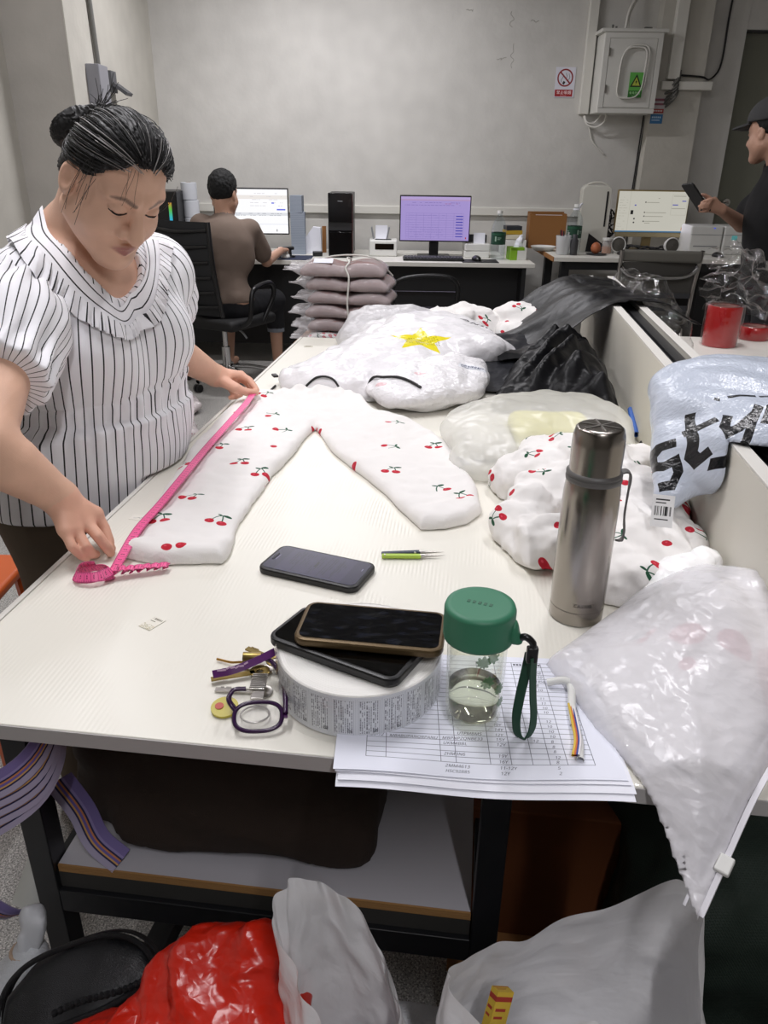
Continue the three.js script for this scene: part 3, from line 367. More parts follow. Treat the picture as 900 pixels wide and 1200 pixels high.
{ const cs = [[0xd0c9b6, 0.035, 'cream'], [0xb8962a, 0.03, 'ochre'], [0x2a2c33, 0.03, 'black']]; let y = 0.865; one('parcel_box', 'pale carton behind the tissue box carrying three notepads', 'box', bx(0.19, 0.112, 0.13, 0, 0.056, 0, 0.003), M.whitePlastic, [0.965, 0.75, -6.3]); for (let i = 0; i < 3; i++) { one('notepad', cs[i][2] + ' notepad in the small pile behind the tissue box', 'notepad', bx(0.16 - i * 0.02, cs[i][1], 0.11, 0, cs[i][1] / 2, 0, 0.003), mat(cs[i][0], 0.6), [0.955, y, -6.29], 0.1 * i - 0.1, 'notepads'); y += cs[i][1] + 0.0008; } }
{ const o = thing('wooden_box', 'brown wooden file box standing behind the pen cup', 'wooden box', [1.22, 0.8, -6.34]); part(o, 'front', bx(0.28, 0.24, 0.012, 0, 0.12, 0.06), M.wood); part(o, 'back', bx(0.28, 0.26, 0.012, 0, 0.13, -0.06), M.wood); for (const x of [-0.134, 0.134]) part(o, 'side', bx(0.012, 0.25, 0.108, x, 0.125, 0), M.wood); part(o, 'base', bx(0.256, 0.01, 0.108, 0, 0.006, 0), M.wood); part(o, 'papers', bx(0.2, 0.2, 0.03, 0.01, 0.14, 0.02), M.paper); }
one('plate', 'white shallow plate in front of the wooden file box', 'plate', lathe([[0.001, 0], [0.07, 0.002], [0.095, 0.03], [0.092, 0.032], [0.068, 0.008], [0.001, 0.006]], 36), M.whitePlastic, [1.17, 0.8, -6.12]);
{ const o = thing('pen_cup', 'clear ribbed cup full of pens in front of the wooden box', 'pen cup', [1.262, 0.8, -5.86]); part(o, 'cup', lathe([[0.001, 0.002], [0.045, 0.002], [0.055, 0.13], [0.053, 0.13], [0.043, 0.005], [0.001, 0.005]], 28), mat(0xe4e6e8, 0.25, { transparent: true, opacity: 0.55, side: THREE.DoubleSide })); const r = rng(9), cs = [0x22242a, 0xdddddd, 0x9a2440, 0x30343c, 0xc9c9c9, 0x22242a]; cs.forEach((c, i) => part(o, 'pen', tube([[(r() - 0.5) * 0.04, 0.008, (r() - 0.5) * 0.04], [(r() - 0.5) * 0.08, 0.15 + r() * 0.02, (r() - 0.5) * 0.07]], 0.005, 2, 8), mat(c, 0.4))); }
one('water_bottle', 'small dark flask beside the pen cup', 'flask', lathe([[0.001, 0], [0.026, 0], [0.028, 0.1], [0.018, 0.115], [0.018, 0.14], [0.001, 0.142]], 24), M.darkGrey, [1.335, 0.8, -5.83]);
one('egg', 'brown egg on the right desk beside the water bottle', 'egg', nets((x, y, z) => ell(x, y - 0.004 * 0, z, [0, 0.036, 0], [0.036, 0.036 + 0.008 * (y > 0.036 ? 1 : 0), 0.036]), [-0.05, -0.01, -0.05], [0.05, 0.1, 0.05], 0.005), mat(0xa8603c, 0.55), [1.503, 0.808, -5.87]);
one('saucer', 'dark saucer under the brown egg', 'saucer', lathe([[0.001, 0], [0.06, 0.001], [0.075, 0.008], [0.06, 0.006], [0.001, 0.006]], 28), M.darkGrey, [1.51, 0.8, -5.87]);
{ const o = thing('jar', 'small jar of orange pieces left of the speakers', 'jar', [1.61, 0.8, -5.98]); part(o, 'glass', lathe([[0.001, 0], [0.035, 0.001], [0.036, 0.08], [0.03, 0.09]], 24), mat(0xeeeeee, 0.1, { transparent: true, opacity: 0.3, side: THREE.DoubleSide })); part(o, 'contents', cyl(0.033, 0.033, 0.045, 0, 0.025, 0), mat(0xb06a2a, 0.5)); part(o, 'lid', cyl(0.036, 0.036, 0.016, 0, 0.1, 0), M.whitePlastic); }
{ const o = thing('air_purifier', 'white wedge shaped appliance with rounded top, left of the wide screen', 'appliance', [1.535, 0.8, -6.22], -0.12); const s = new THREE.Shape(); s.moveTo(-0.1, 0); s.lineTo(0.1, 0); s.lineTo(0.1, 0.42); s.quadraticCurveTo(0.1, 0.45, 0.05, 0.452); s.lineTo(-0.06, 0.452); s.quadraticCurveTo(-0.1, 0.45, -0.1, 0.42); s.closePath(); part(o, 'body', extr(s, 0.16, 0.006), mat(0xc9c7bd, 0.35)); part(o, 'black_slot', bx(0.012, 0.24, 0.004, 0.075, 0.3, 0.162), M.blackPlastic); const q = new THREE.Shape(); q.moveTo(-0.03, 0); q.lineTo(0.1, 0); q.lineTo(0.1, 0.05); q.lineTo(-0.02, 0.13); q.closePath(); part(o, 'black_base', extr(q, 0.004).translate(-0.01, 0.003, 0.161), M.blackPlastic); part(o, 'handle', tube([[-0.09, 0.45, 0.08], [-0.03, 0.475, 0.08], [0.04, 0.475, 0.08], [0.09, 0.45, 0.08]], 0.008, 16, 6), mat(0xc9c7bd, 0.35)); }
{ const r = rng(31), gs = []; for (let i = 0; i < 9; i++) { const x = 1.68 + r() * 0.05, p = []; for (let k = 0; k < 7; k++) p.push([x + (r() - 0.5) * 0.07, 0.82 + k * 0.04 + r() * 0.03, -6.38 + r() * 0.1]); gs.push(tube(p, 0.005, 30, 5)); } one('cable_tangle', 'tangle of black and yellow cables behind the left speaker', 'cables', merge(gs), M.wireBlack); const hs = []; for (let i = 0; i < 7; i++) { const p = []; for (let k = 0; k < 6; k++) p.push([1.74 + k * 0.075 + r() * 0.05, 0.805 + r() * 0.05, -6.09 + r() * 0.08]); hs.push(tube(p, 0.005, 30, 5)); } one('cable_tangle', 'black cables heaped under the wide screen', 'cables', merge(hs), M.wireBlack); }
for (const [x, l] of [[1.69, 'left'], [2.085, 'right']]) { const o = thing('speaker', l + ' of the two small round speakers below the wide screen', 'speaker', [x, 0.8, -5.98]); part(o, 'ring', tr(lathe([[0.048, 0], [0.055, 0], [0.056, 0.012], [0.053, 0.022], [0.048, 0.022], [0.048, 0]], 32), 0, 0.062, 0, PI / 2 - 0.1), M.whitePlastic); part(o, 'grille', tr(lathe([[0.001, 0.012], [0.024, 0.01], [0.0485, 0.004]], 32), 0, 0.062, 0.012, PI / 2 - 0.1), mat(0x55524c, 0.7)); part(o, 'body', merge([tr(cyl(0.05, 0.045, 0.05, 0, -0.02, 0, 28), 0, 0.062, 0, PI / 2 - 0.1), bx(0.05, 0.012, 0.05, 0, 0.006, -0.02)]), M.whitePlastic); }
for (const [x, w, l] of [[2.33, 0.235, 'left white box printer with a paper slot, beside the wide screen'], [2.545, 0.18, 'right white printer with a small lit display, next to the standing man']]) { const o = thing('label_printer', l, 'printer', [x, 0.8, -6.1]); part(o, 'body', bx(w, 0.2, 0.24, 0, 0.1, 0, 0.012), M.whitePlastic); part(o, 'slot', bx(w * 0.75, 0.006, 0.004, 0, 0.06, 0.12), M.greyPlastic); part(o, 'lid_seam', bx(w * 0.98, 0.003, 0.236, 0, 0.14, 0.004), M.greyPlastic); if (w < 0.2) part(o, 'display', new THREE.BoxGeometry(0.04, 0.03, 0.002).translate(-0.01, 0.12, 0.121), mat(0x0a2020, 0.3, { emissive: 0x5fb0b0, emissiveIntensity: 0.5 })); else part(o, 'status_light', new THREE.BoxGeometry(0.012, 0.006, 0.003).translate(0.05, 0.185, 0.12), mat(0x101020, 0.3, { emissive: 0x4060ff, emissiveIntensity: 1 })); }
// left end of the long desk
for (let i = 0; i < 3; i++) { const o = thing('juice_bottle', ['left', 'middle', 'right'][i] + ' of the yellow juice bottles at the left end of the desk', 'bottle', [-1.715 + i * 0.062, 0.75, -5.9 - (i % 2) * 0.05], 0, 'yellow juice bottles'); part(o, 'bottle', lathe([[0.001, 0], [0.03, 0.001], [0.031, 0.12], [0.014, 0.16], [0.014, 0.175]], 24), mat(0xe6dfa0, 0.15, { transparent: true, opacity: 0.6, side: THREE.DoubleSide })); part(o, 'juice', cyl(0.028, 0.028, [0.07, 0.1, 0.05][i], 0, [0.037, 0.052, 0.027][i], 0, 20), mat(0xb9a52a, 0.3)); part(o, 'cap', cyl(0.016, 0.016, 0.018, 0, 0.18, 0, 16), mat(0xd8c640, 0.5)); }
one('paper_pile', 'flat grey pile of papers at the left end of the desk', 'papers', bx(0.16, 0.02, 0.16, 0, 0.01, 0), mat(0xb8b8b4, 0.7), [-1.52, 0.75, -5.82], 0.2);
// chairs without sitters
{
  const o = thing('office_chair', 'grey fabric visitor chair with a chrome bar across its back', 'chair', [1.66, 0, -5.18], 0.0); const up = (x) => [[x, 0.42, -0.22], [x * 1.02, 0.5, 0.2], [x * 1.03, 0.72, 0.24], [x * 1.06, 0.93, 0.28]];
  part(o, 'back_rest', nets((x, y, z) => rbox(x, y, z - 0.04 * sin(x * 3), [0, 0.895, 0.27], [0.24, 0.035, 0.022], 0.018), [-0.28, 0.84, 0.22], [0.28, 0.95, 0.34], 0.007), mat(0x6a6861, 0.8)); part(o, 'back_mesh', tr(bx(0.44, 0.2, 0.008, 0, 0, 0), 0, 0.76, 0.25, 0.12), mat(0x4a4844, 0.85));
  for (const s of [-0.23, 0.23]) part(o, 'leg', tube([[s, 0.01, -0.2], ...up(s)], 0.013, 30, 10), M.steel); for (const s of [-0.23, 0.23]) part(o, 'leg', tube([[s, 0.01, 0.3], [s, 0.25, 0.24], [s, 0.44, 0.16]], 0.013, 16, 10), M.steel);
  part(o, 'back_bar', tube([[-0.235, 0.83, 0.27], [-0.18, 0.785, 0.275], [0, 0.772, 0.285], [0.18, 0.785, 0.275], [0.235, 0.83, 0.27]], 0.014, 30, 10), M.chrome); part(o, 'seat', bx(0.46, 0.06, 0.44, 0, 0.44, -0.02, 0.025), mat(0x4a4945, 0.85)); part(o, 'cross_slat', merge([bx(0.44, 0.03, 0.012, 0, 0.66, 0.245), bx(0.44, 0.03, 0.012, 0, 0.58, 0.235)]), M.darkGrey);
}
{
  const o = thing('office_chair', 'black tube framed chair behind the stack of pink bags', 'chair', [0.235, 0, -4.95], 0); part(o, 'seat', bx(0.42, 0.05, 0.42, 0, 0.45, -0.18, 0.02), M.rubber);
  part(o, 'back_frame', tube([[-0.2, 0.45, 0.02], [-0.2, 0.6, 0.03], [-0.195, 0.7, 0.05], [-0.14, 0.742, 0.055], [0.14, 0.755, 0.055], [0.195, 0.715, 0.05], [0.2, 0.6, 0.03], [0.2, 0.45, 0.02]], 0.014, 50, 8), M.blackPlastic); part(o, 'back_slat', bx(0.38, 0.025, 0.012, 0, 0.655, 0.04), M.blackPlastic); part(o, 'back_slat', bx(0.38, 0.02, 0.012, 0, 0.56, 0.03), M.blackPlastic);
  for (const x of [-0.19, 0.19]) for (const z of [0, -0.36]) part(o, 'leg', cyl(0.013, 0.013, 0.43, x, 0.215, z, 10), M.blackPlastic);
}

// ------------------------------------------------------------------ the work table and what frames it
const TO = V(-0.548, 0.83, -0.688), TA = -6.75 * deg;                  // near left corner of the table top and the table's turn
const TU = [cos(6.75 * deg), sin(6.75 * deg)], TW = [sin(6.75 * deg), -cos(6.75 * deg)];
const tw = (u, y, w) => [TO.x + u * TU[0] + w * TW[0], y, TO.z + u * TU[1] + w * TW[1]];   // table axes (along the near edge, away) to the room
{
  const o = thing('work_table', 'large white laminate packing table on a black steel frame with a lower shelf', 'table', [TO.x, 0, TO.z], TA);
  part(o, 'table_top', bx(1.028, 0.02, 2.06, 0.011 + 0.514, 0.82, -1.03, 0.002), M.laminate); part(o, 'edge_band', bx(0.009, 0.0208, 2.06, 0.0045, 0.8196, -1.03, 0.002), M.laminateEdge); part(o, 'edge_band', bx(1.03, 0.019, 0.0015, 0.525, 0.8195, 0.0008), mat(0xa9a6a4, 0.6));
  for (const [u, w] of [[0.021, 0.169], [0.688, 0.169], [0.021, 1.85], [0.688, 1.85]]) part(o, 'leg', bx(0.038, 0.81, 0.038, u, 0.405, -w, 0.002), M.steelBlack);
  part(o, 'rail', bx(0.63, 0.045, 0.034, 0.354, 0.35, -0.168, 0.002), M.steelBlack); part(o, 'rail', bx(0.03, 0.036, 1.64, 0.021, 0.36, -1.01), M.steelBlack); part(o, 'rail', bx(0.03, 0.036, 1.64, 0.688, 0.36, -1.01), M.steelBlack); part(o, 'rail', bx(0.63, 0.036, 0.03, 0.354, 0.36, -1.85), M.steelBlack);
  part(o, 'rail', bx(0.66, 0.03, 0.03, 0.354, 0.795, -0.3), M.steelBlack); part(o, 'angle_bar', bx(0.628, 0.033, 0.03, 0.354, 0.3895, -0.175), mat(0x33322f, 0.8)); part(o, 'floor_rail', bar([0.1, 0.06, -0.25], [0.2, 0.06, -1.5], 0.04, 0.04), M.steelBlack);
  const s = part(o, 'shelf', bx(0.625, 0.014, 1.55, 0.3545, 0.4135, -0.936), mat(0xb9b7bd, 0.6)); part(s, 'plywood_edge', merge([0, 1, 2].map((i) => bx(0.625, 0.0042, 0.003, 0.3545, 0.4088 + i * 0.0047, -0.1595))), mat(0xa07848, 0.8));
}
{ // second table beyond the partition
  const o = thing('work_table', 'white table beyond the partition, carrying the red tape rolls', 'table', [TO.x, 0, TO.z], TA);
  part(o, 'table_top', bx(1.1, 0.02, 2.1, 1.65, 0.82, -1.28, 0.002), M.laminatePlain); for (const u of [1.15, 2.1]) for (const w of [0.4, 2.2]) part(o, 'leg', bx(0.04, 0.81, 0.04, u, 0.405, -w), M.steelBlack); part(o, 'rail', bx(0.94, 0.04, 0.03, 1.625, 0.79, -0.4), M.steelBlack); part(o, 'rail', bx(0.94, 0.04, 0.03, 1.625, 0.79, -2.2), M.steelBlack);
}
{
  const o = thing('table_partition', 'low white double board partition with black cable channels on top, between the tables', 'partition', [TO.x, 0, TO.z], TA);
  part(o, 'board', bx(0.02, 0.2, 2.2, 1.008, 0.931, -1.22, 0.001), M.panelFace, 'left white board'); part(o, 'board', bx(0.02, 0.2, 2.2, 1.082, 0.931, -1.22, 0.001), M.panelFace, 'right white board'); for (const [k, u] of [[0, 1.009], [1, 1.081]]) part(o, 'top_edge', bx(0.0225, 0.004, 2.2, u, 1.0335, -1.22, 0.001), M.laminateEdge);
  part(o, 'cable_channel', bx(0.022, 0.012, 2.19, 1.031, 1.012, -1.22), M.steelBlack); part(o, 'cable_channel', bx(0.024, 0.012, 2.19, 1.057, 1.016, -1.22), mat(0x2c2c2e, 0.35));
}
// ------------------------------------------------------------------ on the table
const Y0 = 0.8305;
const phone = (name, label, at, turn, tilt, W, L, H, caseM, screenM, extra) => {
  const o = thing(name, label, 'phone', at, turn); o.rotation.order = 'YXZ'; o.rotation.x = tilt[0]; o.rotation.z = tilt[1];
  part(o, 'case', tr(extr(rrect(L, W, 0.012), H, 0.003), 0, 0, 0, -PI / 2), caseM); part(o, 'screen', tr(new THREE.ShapeGeometry(rrect(L - 0.005, W - 0.005, 0.0095), 8), 0, H + 0.0004, 0, -PI / 2), screenM);
  const s = o.children[1].geometry, p = s.attributes.position, u = s.attributes.uv; for (let i = 0; i < p.count; i++) u.setXY(i, p.getX(i) / (L - 0.01) + 0.5, -p.getZ(i) / (W - 0.008) + 0.5);
  if (extra) extra(o, L, W, H); return o;
};
const phoneLit = screenMat(512, 256, (g) => { const r = rng(8); g.fillStyle = '#312b4c'; g.fillRect(0, 0, 512, 256); g.fillStyle = '#262140'; g.fillRect(0, 0, 66, 256); g.fillRect(440, 0, 72, 256); const L = (x, y0, y1) => { g.fillStyle = 'rgba(14,12,28,0.85)'; let y = y0; while (y < y1) { const h = 5 + r() * 14; if (r() > 0.3) g.fillRect(x, y, 5, min(h, y1 - y)); y += h + 4; } }; for (let i = 0; i < 26; i++) if (i % 5) L(90 + i * 13, 22 + (i % 3) * 10, 150 + r() * 90); g.fillStyle = '#171428'; for (const x of [150, 300, 372]) g.fillRect(x, 18, 3, 218); g.fillStyle = '#0c0a1a'; g.fillRect(246, 96, 14, 60); g.fillStyle = '#8b86a8'; g.fillRect(494, 70, 4, 26); g.fillRect(24, 100, 4, 60); }, 0.8); phoneLit.specularIntensity = 0.3;
phone('mobile_phone', 'black phone with a dim purple lit screen, lying alone on the table', [-0.1, Y0, -1.028], -0.385, [0, 0], 0.078, 0.158, 0.011, mat(0x0c0c0e, 0.45), phoneLit, (o, L, W, H) => part(o, 'speaker_slot', new THREE.BoxGeometry(0.003, 0.0006, 0.02).translate(-L / 2 + 0.008, H + 0.0008, 0), M.darkGrey));
const smudge = (seed) => mat(0x08090b, 0.13, { roughnessMap: dataTex(256, (x, y) => 0.3 + 0.9 * sstep(0.02, 0.5, tn(256, x, y, 7, seed)) * (0.7 + 0.5 * tn(256, x, y, 40, 2)) , 1), map: dataTex(256, (x, y) => { const k = sstep(0.12, 0.5, tn(256, x, y, 8, seed)) * (0.6 + 0.6 * tn(256, x, y, 44, 3)); return [0.18 + 0.5 * k, 0.2 + 0.5 * k, 0.24 + 0.55 * k]; }, 1, true) });
const smB = smudge(4); smB.color.set(0x33363d); const smA = smudge(9); smA.color.set(0x17181b);
// roll of printed labels in a clear sleeve
const ROLL = [-0.026, -0.752];
{
  const o = thing('label_roll', 'wide white roll of printed address labels carrying two phones', 'label roll', [ROLL[0], Y0, ROLL[1]], 0);
  const printed = mat(0xffffff, 0.7, { map: canvasTex(2048, 256, (g, W, H) => { const r = rng(14); g.fillStyle = '#dfe1e6'; g.fillRect(0, 0, W, H); for (let k = 0; k < 22; k++) { const x = k * 93; g.strokeStyle = '#c9ccd3'; g.lineWidth = 2; g.strokeRect(x + 2, 12, 89, 232); g.strokeStyle = '#8d9099'; g.lineWidth = 1; g.strokeRect(x + 9, 22, 76, 212); g.fillStyle = '#74767f'; for (let c = 0; c < 9; c++) { const cx = x + 12 + c * 8; let y = 26; while (y < 226) { const h = 3 + r() * 16; if (r() > 0.2) g.fillRect(cx, y, c % 3 ? 3 : 5, min(h, 228 - y)); y += h + 3; } } g.fillStyle = '#dfe1e6'; g.fillRect(x + 40, 34, 18, 26); g.fillStyle = '#5c5e66'; for (let a = 0; a < 6; a++) for (let b = 0; b < 6; b++) if (r() > 0.45) g.fillRect(x + 62 + a * 3, 200 + b * 4, 3, 4); } }) });
  const paper = mat(0xf1efea, 0.75, { bumpMap: dataTex(256, (x, y) => 0.5 + 0.4 * sin(y / 256 * 2 * PI * 60), 1), bumpScale: 0.0003 });
  part(o, 'paper_wind', lathe([[0.04, 0.0015], [0.094, 0.0015]], 96), paper); const side = lathe([[0.0955, 0.001], [0.0955, 0.055]], 128); part(o, 'printed_side', side, printed); part(o, 'top_face', lathe([[0.0955, 0.055], [0.093, 0.0553], [0.04, 0.0553], [0.04, 0.002]], 96), paper); part(o, 'core', lathe([[0.038, 0.002], [0.04, 0.002], [0.04, 0.0555], [0.038, 0.0555], [0.038, 0.002]], 48), M.cardboard);
  part(o, 'clear_sleeve', merge([lathe([[0.097, 0.0005], [0.0985, 0.02], [0.0975, 0.05], [0.0985, 0.06], [0.096, 0.067]], 96), lathe([[0.0985, 0.0006], [0.107, 0.0008]], 96)]), clearFilm(0.06, 0.0005));
}
phone('mobile_phone', 'plain black phone, the lower of two stacked on the label roll', [-0.04, Y0 + 0.0566, -0.744], -0.51, [0, 0], 0.078, 0.165, 0.012, mat(0x0d0d0f, 0.4), smA, (o, L, W, H) => part(o, 'side_button', bx(0.03, 0.003, 0.0015, 0.02, H / 2, W / 2 + 0.0005), M.blackPlastic));
phone('mobile_phone', 'smudged phone with a gold rim, on top of the black phone on the roll', [-0.012, Y0 + 0.0698, -0.758], -0.135, [0, 0], 0.078, 0.164, 0.0105, mat(0x5e4d33, 0.4, { metalness: 0.5 }), smB, (o, L, W, H) => part(o, 'camera_hole', new THREE.CircleGeometry(0.002, 12).rotateX(-PI / 2).translate(L / 2 - 0.012, H + 0.0008, 0.01), M.blackGloss));
{ // drinking bottle
  const o = thing('drinking_bottle', 'clear bottle of water with a green screw lid and strap', 'bottle', [0.102, Y0 + 0.001, -0.69], 0.0);
  const glass = mat(0xfbfcf8, 0.03, { transmission: 1, thickness: 0, side: THREE.DoubleSide, ior: 1.5 }), leaf = mat(0x2f6a34, 0.5, { side: THREE.DoubleSide, transparent: true, opacity: 0.75 });
  part(o, 'body', lathe([[0.001, 0.003], [0.024, 0.0025], [0.029, 0.006], [0.0305, 0.014], [0.0315, 0.06], [0.0325, 0.115], [0.0325, 0.128], [0.0295, 0.126], [0.0288, 0.06], [0.0278, 0.016], [0.022, 0.011], [0.001, 0.011]], 64), glass);
  part(o, 'water', lathe([[0.001, 0.0115], [0.022, 0.0115], [0.0274, 0.017], [0.0282, 0.05], [0.001, 0.05]], 64), mat(0xf4f6e8, 0.02, { transmission: 1, thickness: 0.05, ior: 1.33, attenuationColor: 0xf2efd2, attenuationDistance: 0.4 }));
  const lid = mat(0x34785a, 0.5); part(o, 'lid', lathe([[0.0315, 0.112], [0.037, 0.112], [0.0376, 0.115], [0.0376, 0.146], [0.036, 0.1505], [0.03, 0.152], [0.001, 0.152]], 64), lid); part(o, 'lid_spout', nets((x, y, z) => smax(smin(ell(x, y, z, [0.034, 0.128, 0.012], [0.006, 0.012, 0.01]), cap(x, y, z, [0.03, 0.119, 0.012], [0.04, 0.117, 0.016], 0.006, 0.0045), 0.01), y - 0.145, 0.003), [0.01, 0.1, -0.02], [0.07, 0.16, 0.04], 0.0025), lid);
  part(o, 'lid_emboss', merge([...'vwuwv'].map((c, i) => tr(bx(0.0032, 0.0006, 0.0052), -0.012 + i * 0.0055, 0.1521, -0.004 + i * 0.0022, 0, -0.38))), mat(0x245a42, 0.5));
  part(o, 'strap_clip', merge([tube([[0.04, 0.12, 0.016], [0.046, 0.124, 0.02], [0.054, 0.117, 0.022], [0.053, 0.108, 0.022]], 0.0038, 16, 8), bx(0.012, 0.019, 0.008, 0.054, 0.104, 0.022, 0.002)]), M.blackPlastic);
  part(o, 'strap', ribbon([[0.052, 0.102, 0.019], [0.05, 0.08, 0.0195], [0.0455, 0.05, 0.024], [0.043, 0.024, 0.03], [0.0465, 0.007, 0.034], [0.0535, 0.0025, 0.034], [0.0595, 0.012, 0.033], [0.061, 0.03, 0.031], [0.0585, 0.055, 0.028], [0.0565, 0.08, 0.0255], [0.056, 0.102, 0.0245]], 0.011, 0.0014, 70, [[-0.7, 0, 0.7], [-0.7, 0, 0.7], [-0.7, 0, 0.7], [-0.7, -0.1, 0.7], [-0.5, -0.6, 0.6], [0, -0.8, 0.6], [0.5, -0.5, 0.7], [0.7, 0, 0.7], [0.7, 0, 0.7], [0.7, 0, 0.7], [0.7, 0, 0.7]]), mat(0x1b4633, 0.7));
  const mon = (ang, y, s, rot) => { const sh = new THREE.Shape(); const N = 42; for (let i = 0; i <= N; i++) { const a = i / N * 2 * PI, lob = 0.62 + 0.38 * abs(cos(a * 4.5)), rr = s * lob * (0.85 + 0.25 * sin(a)); i ? sh.lineTo(cos(a) * rr, sin(a) * rr) : sh.moveTo(cos(a) * rr, sin(a) * rr); } const g = new THREE.ShapeGeometry(sh); g.rotateZ(rot); const p = g.attributes.position; for (let i = 0; i < p.count; i++) { const a = ang + p.getX(i) / 0.0325, yy = y + p.getY(i); p.setXYZ(i, cos(a) * 0.0328, yy, sin(a) * 0.0328); } g.computeVertexNormals(); return g; };
  for (const [a, y, s, r] of [[1.5, 0.098, 0.0095, 0.3], [1.35, 0.075, 0.0098, 2.1], [0.85, 0.06, 0.009, 1.2], [0.7, 0.04, 0.008, 0.5], [1.22, 0.104, 0.009, 1.5], [-1.7, 0.08, 0.012, 0.9]]) part(o, 'printed_leaf', mon(a, y, s, r), leaf);
}
{ // steel flask
  const o = thing('vacuum_flask', 'tall brushed steel vacuum flask with a grey carrying loop', 'flask', [0.268, Y0, -0.918], 0.35);
  const st = mat(0x99938c, 0.2, { metalness: 1, bumpMap: dataTex(256, (x, y) => 0.5 + 0.5 * tn(256, x, y * 0.04, 100), 0.25), bumpScale: 0.00008 });
  part(o, 'body', lathe([[0.001, 0], [0.035, 0], [0.0362, 0.002], [0.0364, 0.02], [0.0356, 0.0205], [0.0356, 0.0215], [0.0364, 0.022], [0.0364, 0.165], [0.036, 0.185], [0.0345, 0.2], [0.0335, 0.2035]], 72), st);
  part(o, 'neck_ring', lathe([[0.0325, 0.2015], [0.0353, 0.202], [0.0358, 0.2055], [0.0352, 0.2085], [0.0342, 0.209], [0.0354, 0.21], [0.0355, 0.213], [0.0325, 0.2155]], 64), mat(0x5c5a58, 0.45));
  const cup = lathe([[0.0325, 0.2155], [0.0328, 0.25], [0.0322, 0.262], [0.030, 0.2705], [0.0265, 0.2735], [0.001, 0.2738]], 72); const cm = part(o, 'cup', cup, st); part(cm, 'cross_ridge', merge([0, 1, 2].map((i) => tr(bx(0.05, 0.0008, 0.0022, 0, 0.2743, 0), 0, 0, 0, 0, i * PI / 3 + 0.2))), M.steel);
  const ca = (a) => [cos(a), -sin(a)]; part(o, 'carrying_loop', ribbon([[0.034, 0.208, 0.004], [0.044, 0.21, 0.006], [0.05, 0.206, 0.007], [0.0505, 0.18, 0.008], [0.0495, 0.15, 0.009], [0.051, 0.132, 0.01], [0.0525, 0.12, 0.01], [0.0495, 0.112, 0.01], [0.043, 0.112, 0.01]], 0.0085, 0.0026, 60, [[0, 1, 0.3], [0.4, 1, 0.3], [1, 0.3, 0.5], [0.8, 0, 0.7], [0.8, 0, 0.7], [0.8, 0.1, 0.7], [0.9, -0.2, 0.5], [0.4, -1, 0.4], [0, -1, 0.3]]), mat(0x6a6866, 0.55));
  const th = 1.93; { const w = 0.029, g = grid((u, v) => { const a = th - (u - 0.5) * w / 0.0365; return [cos(a) * 0.03665, 0.03 + v * 0.0068, sin(a) * 0.03665]; }, 12, 1); part(o, 'lettering', g, mat(0x141414, 0.5, { alphaMap: canvasTex(256, 64, (c) => { c.fillStyle = '#000'; c.fillRect(0, 0, 256, 64); c.fillStyle = '#fff'; c.font = 'bold 56px sans-serif'; c.save(); c.scale(1.16, 1); c.fillText('CASNO', 6, 52); c.restore(); }), transparent: true, side: THREE.DoubleSide })); }
}
